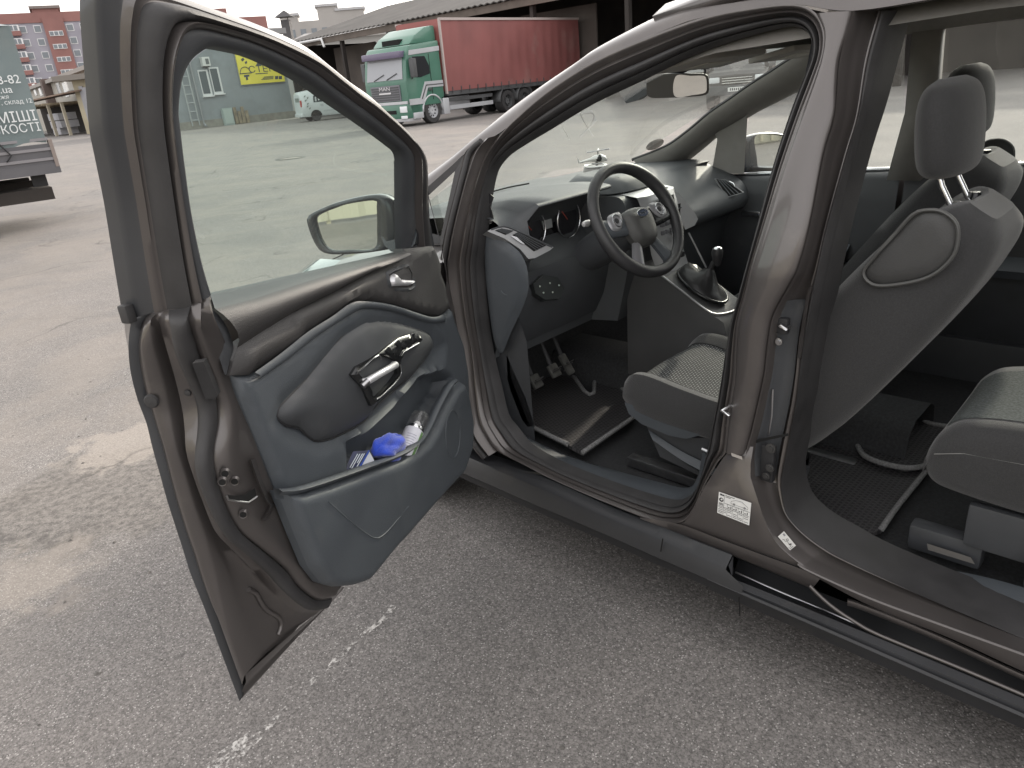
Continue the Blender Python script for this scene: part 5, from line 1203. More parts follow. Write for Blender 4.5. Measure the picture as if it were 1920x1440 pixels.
# ---- window frame
O = [(255,595),(240,500),(222,380),(205,290),(196,240),(190,160),(184,75),(181,0),(190,-48),(250,-38),(356,0),(401,17),(480,45),(565,83),(613,119),(656,154),(700,186),(755,241),(791,293),(800,330),(802,390),(815,462)]
G = [(395,552),(377,490),(358,400),(344,300),(337,240),(334,208),(340,155),(355,120),(376,100),(399,89),(439,95),(470,103),(510,120),(570,152),(617,186),(650,209),(680,230),(732,269),(751,289),(753,330),(752,390),(754,470)]
GT = [0.122, 0.108, 0.088, 0.07, 0.06]+[0.055]*(len(G)-5)
fo, fg = cromk([ond(u, v, 0.0) for u, v in O], 6), cromk([ond(u, v, t) for (u, v), t in zip(G, GT)], 6)
def fr(lst): return [mid(fo, fg, f, 0, dt) for f, dt in lst]
loft('frame_edge_film', fr([(-0.01, -0.03), (-0.012, -0.004), (0, 0), (0.05, 0.004), (0.20, 0.002), (0.225, 0.006)]), DARKP, door, sharp=75)
loft('window_frame', fr([(0.215, 0.004), (0.235, 0.010), (0.27, 0.016), (0.31, 0.012), (0.36, 0.012)]), PAINT, door, sharp=75)
loft('frame_seal', fr([(0.35, 0.010), (0.38, 0.026), (0.45, 0.036), (0.54, 0.036), (0.60, 0.026), (0.63, 0.012)]), RUB, door, sharp=75)
loft('frame_ridge', fr([(0.62, 0.012), (0.635, 0.028), (0.66, 0.036), (0.69, 0.034), (0.72, 0.020), (0.74, 0.018)]), PAINT, door, sharp=75)
loft('frame_inner', fr([(0.73, 0.018), (0.78, 0.020), (0.90, 0.014), (0.98, 0.004), (1.0, -0.004), (1.005, -0.02)]), PLAS, door, sharp=75)
gp = crom([ond(u, v, 0.032) for u, v in G], 90)+[ond(395, 560, 0.032)+V(0, 0, -0.05), ond(754, 478, 0.032)+V(0, 0, -0.05)][::-1]
patch('window_glass', [(p.x, p.z) for p in gp], lambda x, y, d: 0.0, lambda x, y, h: V(x, 0.032+lean(y), y), GLT, door, 0.06)

# ---- trim: upper ledge
g_ = [(392,549),(450,537),(510,523),(570,510),(625,498),(680,486),(725,476),(757,467)]
k1 = [(405,580),(470,563),(520,547),(575,529),(630,512),(690,494),(728,483),(757,472)]
k3 = [(445,652),(500,616),(540,592),(575,572),(630,545),(685,514),(722,499),(757,482)]
gc, k1c, k3c = cromk([ond(u, v, 0.02) for u, v in g_], 6), cromk([onT(u, v, 0.0) for u, v in k1], 6), cromk([onT(u, v, -0.004) for u, v in k3], 6)
led = loft('ledge_trim', [[p+V(0, 0, -0.03) for p in gc], gc, mid(gc, k1c, 0.5, 0, 0), mid(gc, k1c, 0.92, 0, -0.002), k1c, mid(k1c, k3c, 0.12, 0, 0.010), mid(k1c, k3c, 0.3, 0, 0.019), mid(k1c, k3c, 0.55, 0, 0.022), mid(k1c, k3c, 0.8, 0, 0.014), mid(k1c, k3c, 0.96, 0, 0.002), k3c], PLASL, door, sharp=80)
def flat(pts, off): return [onT(u, v, off) for u, v in pts]
def tpatch(name, px, off, h, r, m, par=None, step=0.018, smoothn=0, rim=0.0, holes=(), extra=None):
    pp = flat(px, off); hh = [[(q.x, q.z) for q in flat(hp, off)] for hp in holes]
    pf_ = pillow(h, r)
    fn = (lambda x, y, d: pf_(x, y, d)+extra(x, y)) if extra else pf_
    return patch(name, [(p.x, p.z) for p in pp], fn, lambda x, y, hv: V(x, TT(x)+off+hv, y), m, par or door, step, smoothn, hh, rim)
tpatch('upper_trim', [(430,704),(466,703),(525,662),(575,622),(625,590),(657,567),(685,563),(737,570),(806,592),(822,593),(843,578),(836,555),(826,515),(817,470),(810,461),(757,467),(757,482),(722,499),(685,514),(630,545),(575,572),(540,592),(500,616),(445,652)], -0.006, 0.014, 0.015, PLASL, rim=0.03)
ec = [(391,574),(405,580),(424,598),(437,622),(446,652),(438,680),(431,704),(420,675),(408,640),(398,605)]
patch('ledge_end_cap', [(p.x, p.z) for p in flat(ec, 0)], lambda x, y, d: 0.012*min(1, d/0.02), lambda x, y, h: V(x, TT(x)+h-0.01, y), PLAS, door, 0.015, smoothn=40)
# ---- main trim panel with the pocket hollow
main_px = [(430,702),(452,757),(470,800),(486,840),(505,890),(524,937),(549,997),(576,1062),(599,1092),(622,1099),(645,1097),(676,1087),(732,1020),(800,945),(856,885),(872,840),(875,780),(872,700),(862,640),(846,600),(838,575),(822,593),(806,592),(737,570),(685,563),(657,567),(625,590),(575,622),(525,662),(466,702)]
hol = [(q.x, q.z) for q in flat([(651,822),(690,806),(740,760),(790,700),(830,690),(852,705),(846,745),(812,815),(760,855),(700,885),(649,905)], 0)]
rec = [(q.x, q.z) for q in flat([(500,800),(520,740),(575,690),(640,612),(690,588),(760,592),(815,610),(840,640),(835,690),(780,760),(700,830),(600,860),(540,840)], 0)]
def hollow(x, y):
    r = 0.0
    if pip((x, y), hol): r -= 0.06*min(1, edist((x, y), hol)/0.03)**1.5
    elif pip((x, y), rec): r -= 0.020*min(1, edist((x, y), rec)/0.05)
    return r
tpatch('door_card', main_px, -0.020, 0.02, 0.02, PLAS2, step=0.012, rim=0.05, extra=hollow)
k4 = [(466,705),(525,664),(575,624),(625,592),(657,569),(685,565),(737,572),(806,594),(830,590)]
k5 = [(474,720),(537,676),(590,634),(635,604),(660,590),(684,580),(735,586),(798,606),(832,606)]
k4, k5 = [(478,698)]+k4[1:], [(484,712)]+k5[1:]
loft('trim_band', [cromk(flat(k4, 0.004), 5), mid(cromk(flat(k4, 0.0), 5), cromk(flat(k5, 0.0), 5), 0.3, 0, 0.010), mid(cromk(flat(k4, 0.0), 5), cromk(flat(k5, 0.0), 5), 0.8, 0, 0.006), cromk(flat(k5, -0.02), 5)], PLAS2, door, sharp=80)
arm_px = [(517,780),(522,762),(540,742),(575,705),(622,647),(660,613),(689,600),(727,599),(768,609),(797,622),(808,642),(802,663),(768,705),(743,726),(700,765),(680,790),(625,820),(590,827),(572,815),(557,802),(532,797)]
arm = tpatch('armrest', arm_px, -0.015, 0.030, 0.10, PLAS, step=0.012, smoothn=80)
tube('armrest_seam', [p+V(0, 0.003, 0) for p in crom(flat(arm_px, -0.015), 90, True)], 0.0022, BLK, arm, 5, True)
# switch pack and grab handle
sw_px = [(658,703),(668,688),(710,663),(747,634),(768,627),(785,628),(793,636),(787,643),(754,663),(752,676),(750,705),(743,713),(704,759),(697,761),(689,747),(679,726),(670,717)]
cup_px = [(672,699),(690,684),(710,667),(716,667),(744,676),(746,700),(735,717),(706,748),(699,742),(692,722),(682,712)]
swp = tpatch('switch_panel', sw_px, 0.020, 0.008, 0.005, GRIPB, step=0.01, holes=[cup_px], rim=0.03)
cp = flat(cup_px, 0.024); cd = [p+V(0, -0.04, 0) for p in flat(cup_px, 0.024)]
mesh('grip_cup', cp+cd, [tuple(range(len(cp), 2*len(cp)))]+[(i, (i+1) % len(cp), len(cp)+(i+1) % len(cp), len(cp)+i) for i in range(len(cp))], GRIPB, door, False)
ga, gb = onT(690, 714, 0.034), onT(742, 684, 0.034)
gv = (gb-ga).normalized()
gh = tube('grab_handle', [ga+V(0, -0.012, 0)-gv*0.004, ga, ga.lerp(gb, 0.5), gb, gb+gv*0.004+V(0, -0.012, 0)], [0.006, 0.0085, 0.0085, 0.0085, 0.006], SATIN, door, 14)
tube('handle_foot', [onT(679, 724, 0.028), ga], 0.008, STEEL, door, 8)
tube('cup_trim', crom([onT(u, v, 0.029) for u, v in ((670,697),(680,690),(700,672),(712,666),(714,674))], 16), 0.0018, CHROME, door, 5)
tube('cup_trim', crom([onT(u, v, 0.029) for u, v in ((750,683),(752,700),(742,716),(718,740),(706,748))], 16), 0.0018, CHROME, door, 5)
for i, (u, v) in enumerate(((728,657),(740,660),(746,644),(757,648))):
    P = onT(u, v, 0.028); box('window_switch', P, (0.015, 0.008, 0.011), mat('switch_black', (0.02, 0.021, 0.022), 0.25), door, Matrix.Rotation(radians(28), 3, 'Y'), 0.003)
tube('switch_edge', [onT(u, v, 0.030) for u, v in ((752,668),(757,660),(770,652),(786,643))], 0.0015, CHROME, door, 5)
lathe('mirror_knob', [(0, 0.012), (0.008, 0.011), (0.010, 0.004), (0.013, 0.002), (0.014, 0)], GRIPB, door, 18, mtx=V(0, 1, 0.4).normalized().to_track_quat('Z', 'Y').to_matrix(), loc=onT(775, 633, 0.026), cap=False)
# inside release handle
bz_px = [(723,513),(728,507),(758,496),(768,497),(774,505),(777,515),(777,538),(772,547),(745,548),(728,542),(724,535)]
bzi_px = [(729,516),(759,502),(768,503),(773,513),(773,535),(768,538),(733,538)]
bz = tpatch('handle_bezel', bz_px, 0.006, 0.006, 0.004, PLAS, step=0.01, smoothn=40, holes=[bzi_px])
bc_ = flat(bzi_px, 0.010); bd_ = [p+V(0, -0.035, 0) for p in bc_]
mesh('handle_recess', bc_+bd_, [tuple(range(len(bc_), 2*len(bc_)))]+[(i, (i+1) % len(bc_), len(bc_)+(i+1) % len(bc_), len(bc_)+i) for i in range(len(bc_))], mat('recess_plastic', (0.03, 0.032, 0.035), 0.5), door, False)
lv = [(737,512),(741,516),(747,524),(774,525),(773,531),(764,536),(731,537),(729,526),(731,517)]
tpatch('release_handle', lv, 0.006, 0.014, 0.008, SATIN, step=0.006, rim=0.008)
# pocket front panel
pk = [(520,922),(555,920),(600,907),(650,890),(700,872),(740,857),(768,843),(788,826),(804,800),(820,765),(843,724),(857,714),(866,740),(875,790),(873,840),(857,886),(801,946),(733,1021),(677,1088),(645,1098),(622,1100),(600,1093),(576,1062),(549,997)]
def pbulge(x, y): return 0.0
poc = tpatch('door_pocket', pk, 0.0, 0.034, 0.022, PLAS2, step=0.008, rim=0.02)
rim_o = crom(flat([(522,921),(555,919),(600,906),(650,889),(700,871),(740,856),(768,842),(788,825),(804,799),(820,764),(843,723),(855,714)], 0.022), 50)
loft('pocket_rim', [[p+V(0, -0.002, -0.010) for p in rim_o], [p+V(0, 0.010, 0.001) for p in rim_o], [p+V(0, 0.002, 0.006) for p in rim_o], [p+V(0, -0.012, 0.004) for p in rim_o], [p+V(0, -0.014, -0.02) for p in rim_o]], PLAS2, door, sharp=80)
cr = crom(flat([(615,940),(660,980),(700,1008),(720,1002),(745,975),(765,950)], 0.0335), 24)
tube('pocket_crease', cr, 0.0022, PLAS2, door, 6)
spk = [onT(849+13.5*cos(a), 814+45*sin(a), 0.0345) for a in [2*pi*i/36 for i in range(36)]]
tube('speaker_ring', spk, 0.0016, PLAS2, door, 6, True)
# hinge edge of the door
he = [V(0.04, -0.01, z) for z in (0.34, 0.6, 0.85, 1.05)]
hf = [onT(u, v, -0.02) for u, v in ((857,886),(875,790),(862,640),(836,560))]
loft('hinge_face', [cromk(hf, 6), cromk([p.lerp(q, 0.5)+V(0, 0.01, 0) for p, q in zip(hf, he)], 6), cromk(he, 6)], PAINT, door, sharp=80)

# ---- door mirror, outside the glass
Cm_l = ond(650, 425, -0.13); Cm = DH+DD*Cm_l.x+DN*Cm_l.y+V(0, 0, Cm_l.z)
mn = V(-0.853, -0.522, 0.005).normalized()
def toloc(P): d = P-DH; return V(d.dot(DD), d.dot(DN), d.z)
hous = [(574,412),(580,402),(604,390),(630,380),(675,369),(712,366),(735,377),(748,395),(753,430),(752,460),(705,472),(655,477),(612,476),(595,465),(582,440)]
mgl = [(592,410),(605,400),(630,390),(655,382),(702,376),(706,387),(707,430),(702,465),(655,469),(620,469),(605,455),(596,432)]
ho = crom([toloc(onp(u, v, Cm, mn)) for u, v in hous], 48, True); mi = crom([toloc(onp(u, v, Cm, mn)) for u, v in mgl], 48, True)
ctr_ = sum(ho, V(0, 0, 0))/48; nl = V(mn.dot(DD), mn.dot(DN), mn.z)
loop = [[p.lerp(q, 0.98)-nl*0.008 for p, q in zip(ho, mi)]]
loop = [[q-nl*0.010 for q in mi], mi, [p.lerp(q, 0.6)+nl*0.006 for p, q in zip(ho, mi)], [p.lerp(q, 0.1)+nl*0.002 for p, q in zip(ho, mi)], [p-nl*0.02 for p in ho], [ctr_.lerp(p, 0.94)-nl*0.06 for p in ho], [ctr_.lerp(p, 0.75)-nl*0.10 for p in ho], [ctr_.lerp(p, 0.35)-nl*0.125 for p in ho], [ctr_.lerp(p, 0.02)-nl*0.13 for p in ho]]
mh_ = loft('mirror_housing', loop, mat('mirror_black', (0.02, 0.024, 0.03), 0.25, coat=0.3), door, closed=True, sharp=80)
mesh('mirror_glass', [p-nl*0.006 for p in mi], [tuple(range(48))], MIRR, door, False)
pa = toloc(onp(748, 440, Cm, mn)); tube('mirror_arm', [pa, pa.lerp(ond(775, 445, 0.0), 0.6), ond(775, 450, 0.0)], [0.05, 0.045, 0.05], mat('mirror_black', (0.02, 0.024, 0.03), 0.25, coat=0.3), door, 12)
# black corner plate at the front post
tpl = [(758,300),(795,298),(802,340),(806,420),(815,462),(758,470)]
pp_ = [ond(u, v, 0.045) for u, v in tpl]
mesh('corner_plate', pp_+[p+V(0, -0.03, 0) for p in pp_], [(0, 1, 2, 3, 4, 5)]+[(i, (i+1) % 6, 6+(i+1) % 6, 6+i) for i in range(6)], PLAS, door, False)
# ================================================================== CABIN
CARP = mesh('floor_carpet', [(-0.68, -1.3, 0.27), (0.72, -1.3, 0.27), (0.72, 1.95, 0.27), (-0.68, 1.95, 0.27), (0.72, 2.12, 0.62), (-0.68, 2.12, 0.62), (0.72, 2.14, 1.08), (-0.68, 2.14, 1.08)], [(0, 1, 2, 3), (3, 2, 4, 5), (5, 4, 6, 7)], CARPET, car, False)
loft('tunnel', [[V(-0.16, y, 0.27), V(-0.13, y, 0.40), V(-0.08, y, 0.43), V(0.08, y, 0.43), V(0.13, y, 0.40), V(0.16, y, 0.27)] for y in (0.55, 1.2, 2.0)], CARPET, car, sharp=60)
# inner sill walls closing the body towards the floor
mesh('inner_sill', [(-0.675, -1.3, 0.2), (-0.675, 1.9, 0.2), (-0.675, 1.9, 0.30), (-0.675, -1.3, 0.28)], [(0, 1, 2, 3)], CARPET, car, False)
kp = [onx(u, v, -0.69) for u, v in ((940,640),(960,690),(985,745),(1003,800),(975,800),(955,775),(943,730))]
quadp('kick_panel', kp, PLAS, car)
mesh('footwell_side', [(-0.69, 1.62, 0.3), (-0.69, 2.12, 0.3), (-0.69, 2.12, 1.05), (-0.69, 1.72, 1.0), (-0.69, 1.62, 0.7)], [(0, 1, 2, 3, 4)], PLAS, car, False)
# pedals
for i, (u, v, r) in enumerate(((1005,715,0.0), (1039,695,0.05), (1062,683,0.1))):
    P = onx(u, v, (-0.50, -0.40, -0.30)[i]); 
    pd = box('pedal', P, (0.05 if i < 2 else 0.038, 0.014, 0.055 if i < 2 else 0.09), mat('pedal_rubber', (0.075, 0.075, 0.07), 0.7, noise=(60, .3)), car, Matrix.Rotation(radians(-35), 3, 'X'), 0.006)
    for k in range(4): box('pedal_rib', P+V(0, -0.012-0.008*(k-1.5)*0.7, -0.002+0.012*(k-1.5)), (0.045, 0.004, 0.004), RUB, pd, Matrix.Rotation(radians(-35), 3, 'X'))
    tube('pedal_arm', [P+V(0, 0.01, 0), P+V(0.01, 0.09, 0.16), P+V(0.01, 0.16, 0.32)], 0.009, BLK, pd, 6)

# ---- dashboard: lofted sections
def sta(kind):
    if kind == 'end': return [(2.18,1.095),(2.0,1.11),(1.85,1.12),(1.74,1.12),(1.69,1.105),(1.66,1.07),(1.64,1.02),(1.63,0.97),(1.66,0.90),(1.70,0.80),(1.76,0.62)]
    if kind == 'drv': return [(2.22,1.11),(2.0,1.13),(1.86,1.145),(1.72,1.155),(1.62,1.150),(1.605,1.135),(1.68,1.115),(1.76,1.02),(1.69,0.93),(1.66,0.84),(1.72,0.62)]
    if kind == 'drl': return [(2.22,1.11),(2.0,1.12),(1.86,1.13),(1.74,1.13),(1.66,1.12),(1.635,1.095),(1.63,1.06),(1.625,1.0),(1.65,0.92),(1.68,0.82),(1.73,0.62)]
    if kind == 'mid': return [(2.25,1.105),(2.05,1.12),(1.92,1.13),(1.86,1.125),(1.80,1.115),(1.74,1.11),(1.66,1.10),(1.58,1.085),(1.56,0.98),(1.56,0.86),(1.62,0.62)]
    return [(2.22,1.10),(2.0,1.11),(1.85,1.105),(1.74,1.09),(1.66,1.065),(1.59,1.03),(1.55,0.99),(1.535,0.94),(1.56,0.90),(1.62,0.87),(1.68,0.60)]
stas = [(-0.715,'end'),(-0.66,'end'),(-0.625,'drl'),(-0.60,'drv'),(-0.5,'drv'),(-0.38,'drv'),(-0.26,'drv'),(-0.20,'drv'),(-0.165,'mid'),(0.0,'mid'),(0.14,'mid'),(0.22,'pas'),(0.4,'pas'),(0.6,'pas'),(0.74,'pas')]
secs = []
for x, k in stas:
    s_ = sta(k)
    cv_ = 0.10*abs(x/0.72)**3
    pts = [V(x, y-(cv_ if i < 3 else 0), z) for i, (y, z) in enumerate(s_)]
    secs.append(cromk(pts, 4))
DASHM = mat('dash_plastic', (0.07, 0.075, 0.08), 0.5, noise=(7, 0.06), bump=(420, 0.35, 2))
dash = loft('dashboard', secs, DASHM, car, sharp=55)
# end cap towards the door
ep = [(912,438),(946,452),(972,472),(986,497),(990,525),(989,548),(978,580),(958,622),(940,662),(926,640),(914,560),(908,490)]
epp = [onx(u, v, -0.718) for u, v in ep]
patch('dash_end_cap', [(p.y, p.z) for p in epp], pillow(0.012, 0.03), lambda x, y, h: V(-0.716-h, x, y), PLAS2, dash, 0.02, smoothn=50)
tube('dash_cap_mark', crom([onx(u, v, -0.729) for u, v in ((939,545),(944,551),(951,554))], 6), 0.002, PLAS2, dash, 5)
# left vent panel on a tilted plane
vP, vn_ = V(-0.715, 1.675, 1.06), V(-0.36, -0.86, 0.36).normalized()
def vp(u, v, l=0.0): return onp(u, v, vP+vn_*0.028, vn_)+vn_*l
VENT = mat('vent_silver', (0.34, 0.345, 0.35), 0.35, 0.4, noise=(12, .06))
vo = [(913,434),(920,430),(937,425),(952,426),(970,432),(987,441),(1010,452),(1037,464),(1030,470),(1003,484),(990,486),(975,468),(946,448)]
def nfill(name, pts, m, par, th=0.02):
    n = len(pts); return mesh(name, pts+[p-vn_*th for p in pts], [tuple(range(n))]+[(i, n+i, n+(i+1) % n, (i+1) % n) for i in range(n)], m, par, False)
nfill('air_vent_panel', [vp(u, v, 0.004) for u, v in vo], VENT, dash, 0.05)
for poly in ([(927,433),(941,429),(962,433),(947,441)], [(960,441),(971,436),(1023,461),(1000,472)]):
    nfill('air_vent', [vp(u, v, 0.0055) for u, v in poly], HOLE, dash, 0.002)
    for k in range(1, 5):
        f = k/5; a = V(*poly[0], 0).lerp(V(*poly[1], 0), f); b = V(*poly[3], 0).lerp(V(*poly[2], 0), f)
        tube('vent_slat', [vp(a.x, a.y, 0.007), vp(b.x, b.y, 0.007)], 0.002, PLAS, dash, 4)
tube('vent_trim', crom([vp(u, v, 0.006) for u, v in ((920,431),(937,426),(952,427),(987,442),(1010,453),(1034,464))], 20), 0.0025, PLAS, dash, 5)
mesh('vent_thumbwheel', [vp(u, v, 0.01) for u, v in ((955,443),(966,445),(982,459),(976,458))], [(0, 1, 2, 3)], CHROME, dash, False)
# light switch panel below the vent
ls_ = [(1000,532),(1018,515),(1046,520),(1058,540),(1050,560),(1022,562),(1004,550)]
nfill('light_switch_panel', [onp(u, v, V(-0.6, 1.60, 0.88), V(-0.15, -0.95, 0.3).normalized()) for u, v in ls_], mat('switch_panel', (0.025, 0.028, 0.028), 0.3), dash, 0.04)
for u, v in ((1012,537),(1019,549),(1031,531),(1048,535),(1036,548)):
    lathe('switch_mark', [(0, 0.003), (0.003, 0.002), (0.0035, 0)], mat('icon_green', (0.3, 0.34, 0.3), 0.5), dash, 8, mtx=V(-0.15, -0.95, 0.3).to_track_quat('Z', 'Y').to_matrix(), loc=onp(u, v, V(-0.6, 1.597, 0.88), V(-0.15, -0.95, 0.3).normalized()), cap=False)
# knee panel under the dash
loft('knee_panel', [[V(x, 1.70, 0.66), V(x, 1.66, 0.74), V(x, 1.63, 0.86), V(x, 1.66, 0.92)] for x in (-0.69, -0.55, -0.3, -0.17)], PLAS, dash, sharp=60)
# instrument cluster
quadp('cluster_face', [V(-0.585, 1.745, 0.965), V(-0.235, 1.745, 0.965), V(-0.235, 1.765, 1.10), V(-0.585, 1.765, 1.10)], mat('cluster_black', (0.012, 0.012, 0.014), 0.2), dash)
for x in (-0.50, -0.30):
    tube('gauge_ring', [V(x+0.066*cos(a), 1.725, 1.035+0.066*sin(a)) for a in [2*pi*i/28 for i in range(28)]], 0.003, CHROME, dash, 6, True)
    lathe('gauge_dial', [(0, 0.0), (0.062, 0.0)], mat('dial_black', (0.02, 0.02, 0.024), 0.35), dash, 24, axis='Y', loc=(x, 1.738, 1.035), cap=False)
    tube('gauge_needle', [V(x, 1.732, 1.035), V(x-0.03, 1.732, 1.07)], 0.0018, mat('needle_red', (0.45, 0.08, 0.05), 0.5), dash, 4)
quadp('cluster_display', [V(-0.425, 1.742, 1.02), V(-0.375, 1.742, 1.02), V(-0.37, 1.75, 1.085), V(-0.43, 1.75, 1.085)], mat('lcd_grey', (0.34, 0.36, 0.36), 0.3), dash)
# dashboard top: speaker hatch line, centre tray hood
tube('dash_seam', crom([onz(u, v, 1.128) for u, v in ((924,359),(955,351),(992,344))], 8), 0.003, HOLE, dash, 5)
patch('display_hood', [(-0.17, 1.66), (-0.05, 1.60), (0.10, 1.62), (0.17, 1.70), (0.15, 1.86), (0.0, 1.92), (-0.15, 1.86)], lambda x, y, d: 0.055*min(1, d/0.05)**0.6, lambda x, y, h: V(x, y, 1.105+h), DASHM, dash, 0.02, smoothn=40)
quadp('display_screen', [V(-0.10, 1.615, 1.10), V(0.10, 1.625, 1.10), V(0.09, 1.66, 1.155), V(-0.09, 1.65, 1.155)], mat('screen_dark', (0.03, 0.03, 0.035), 0.15), dash, 0.01)
# centre stack
SIL = mat('stack_silver', (0.45, 0.455, 0.46), 0.32, 0.5, noise=(12, .05))
stk_ = loft('centre_stack', [[V(-0.125+dx, y, z), V(-0.09+dx*0.5, y-0.02, z), V(0.09-dx*0.5, y-0.02, z), V(0.125-dx, y, z)] for y, z, dx in ((1.62, 1.10, 0.0), (1.545, 1.09, 0.0), (1.525, 1.04, 0.005), (1.51, 0.96, 0.015), (1.50, 0.88, 0.02), (1.47, 0.80, 0.02))], SIL, dash, sharp=60)
for x in (-0.085, 0.085):
    quadp('centre_vent', [V(x-0.03, 1.518, 1.03), V(x+0.03, 1.512, 1.03), V(x+0.026, 1.50, 0.955), V(x-0.026, 1.505, 0.955)], HOLE, dash, 0.006)
    for k in range(3): tube('vent_slat', [V(x-0.028, 1.506, 0.975+k*0.02), V(x+0.028, 1.502, 0.975+k*0.02)], 0.002, PLAS, dash, 4)
quadp('radio_display', [V(-0.05, 1.502, 1.075), V(0.05, 1.502, 1.075), V(0.05, 1.497, 1.045), V(-0.05, 1.497, 1.045)], BLK, dash, 0.004)
for i in range(4):
    for j in range(3): box('radio_button', V(-0.045+i*0.03, 1.488, 1.01-j*0.03), (0.022, 0.012, 0.016), mat('button_grey', (0.14, 0.14, 0.15), 0.35), dash, bevel=0.003)
lathe('volume_knob', [(0, 0.018), (0.016, 0.018), (0.018, 0.0)], CHROME, dash, 20, axis='Y', loc=(0.02, 1.478, 0.93), mtx=Matrix.Rotation(pi, 3, 'Z'))
for x in (-0.06, 0.0, 0.06): lathe('heater_knob', [(0, 0.018), (0.014, 0.018), (0.017, 0.0)], BLK, dash, 18, axis='Y', loc=(x, 1.482, 0.845), mtx=Matrix.Rotation(pi, 3, 'Z'))
# passenger vents
pv = [(1339,337),(1357,340),(1389,362),(1360,370)]
pvP, pvn = V(0.62, 1.55, 1.02), V(-0.4, -0.8, 0.35).normalized()
def pq(u, v, l=0.0): return onp(u, v, pvP, pvn)+pvn*l
quadp('air_vent', [pq(u, v, 0.008) for u, v in pv], HOLE, dash, 0.004)
for k in range(1, 4):
    a = V(*pv[0], 0).lerp(V(*pv[1], 0), k/4); b = V(*pv[3], 0).lerp(V(*pv[2], 0), k/4); tube('vent_slat', [pq(a.x, a.y, 0.011), pq(b.x, b.y, 0.011)], 0.003, PLAS2, dash, 4)
tube('vent_trim', [pq(u, v, 0.010) for u, v in ((1338,336),(1357,339),(1391,362),(1360,372))], 0.004, VENT, dash, 6, True)
tube('vent_lever', [pq(1363, 342, 0.015), pq(1370, 346, 0.018), pq(1374, 352, 0.012)], 0.003, CHROME, dash, 6)
# curved vent beside the stack
cvn = [(1249,357),(1262,366),(1280,388),(1294,405),(1298,412),(1290,415),(1275,400),(1255,372)]
cP, cn_ = V(0.165, 1.50, 1.0), V(-0.45, -0.85, 0.25).normalized()
quadp('air_vent', [onp(u, v, cP, cn_)+cn_*0.01 for u, v in cvn], HOLE, dash, 0.004)
tube('vent_trim', crom([onp(u, v, cP, cn_)+cn_*0.012 for u, v in cvn], 40, True), 0.003, VENT, dash, 5, True)
quadp('stack_cheek', [onp(u, v, cP, cn_)+cn_*0.006 for u, v in ((1244,352),(1262,362),(1296,400),(1302,412),(1296,424),(1279,432),(1262,400))], SIL, dash, 0.02)

# ---- centre console
con = loft('centre_console', [[V(-0.135, y, 0.28), V(-0.125, y, z-0.12), V(-0.105, y, z), V(0.105, y, z), V(0.125, y, z-0.12), V(0.135, y, 0.28)] for y, z in ((1.60, 0.84), (1.45, 0.80), (1.27, 0.695), (1.20, 0.66), (1.17, 0.56), (0.8, 0.50))], mat('console_plastic', (0.075, 0.075, 0.076), 0.45, noise=(7, .08), bump=(420, .3, 2)), car, sharp=50)
tube('console_edge', crom([V(-0.107, 1.455, 0.806), V(-0.107, 1.36, 0.752), V(-0.107, 1.27, 0.70), V(-0.09, 1.235, 0.683), V(0, 1.215, 0.674), V(0.09, 1.235, 0.683)], 20), 0.004, SIL, con, 6)
bo = [V(0.075*cos(a)*(1 if abs(cos(a)) < .8 else .95), 1.345+0.095*sin(a), 0.748+0.095*sin(a)*0.55) for a in [2*pi*i/24 for i in range(24)]]
loft('shift_boot', [bo, [V(p.x*0.93, 1.345+(p.y-1.345)*0.93, p.z+0.016) for p in bo], [V(p.x*0.7, 1.345+(p.y-1.345)*0.7, p.z+0.03+0.004*(i % 2)) for i, p in enumerate(bo)], [V(0.01+p.x*0.35, 1.335+(p.y-1.345)*0.35, 0.80+0.004*(i % 2)) for i, p in enumerate(bo)], [V(0.01+p.x*0.15, 1.325+(p.y-1.345)*0.15, 0.82) for i, p in enumerate(bo)]], mat('boot_leather', (0.02, 0.02, 0.021), 0.35, bump=(60, .5)), con, closed=True, sharp=80)
tube('boot_frame', [p+V(0, 0, 0.006) for p in bo], 0.006, GRIPB, con, 8, True)
KN = onx(1345, 475, 0.02)
tube('gear_lever', [V(0.01, 1.325, 0.80), V(0.015, 1.31, 0.84), KN+V(0, 0.004, -0.03)], [0.012, 0.010, 0.012], BLK, con, 10)
gk = lathe('gear_knob', [(0.0, -0.045), (0.011, -0.045), (0.015, -0.03), (0.020, -0.008), (0.021, 0.006), (0.017, 0.018), (0.0, 0.023)], LEATH, con, 18, loc=KN, cap=False)
lathe('knob_cap', [(0, 0.0255), (0.013, 0.022), (0.016, 0.018)], CHROME, con, 18, loc=KN, cap=False)
hb_ = tube('handbrake', [V(0.04, 0.90, 0.53), V(0.04, 1.02, 0.585), V(0.04, 1.12, 0.625)], [0.018, 0.015, 0.018], LEATH, con, 10)
quadp('glovebox_edge', [onx(u, v, 0.10) for u, v in ((1290,437),(1293,436),(1327,503),(1324,505))], SIL, con)
box('belt_buckle', V(-0.12, 0.98, 0.66), (0.02, 0.03, 0.07), mat('buckle_red', (0.25, 0.05, 0.04), 0.5), con, bevel=0.005)

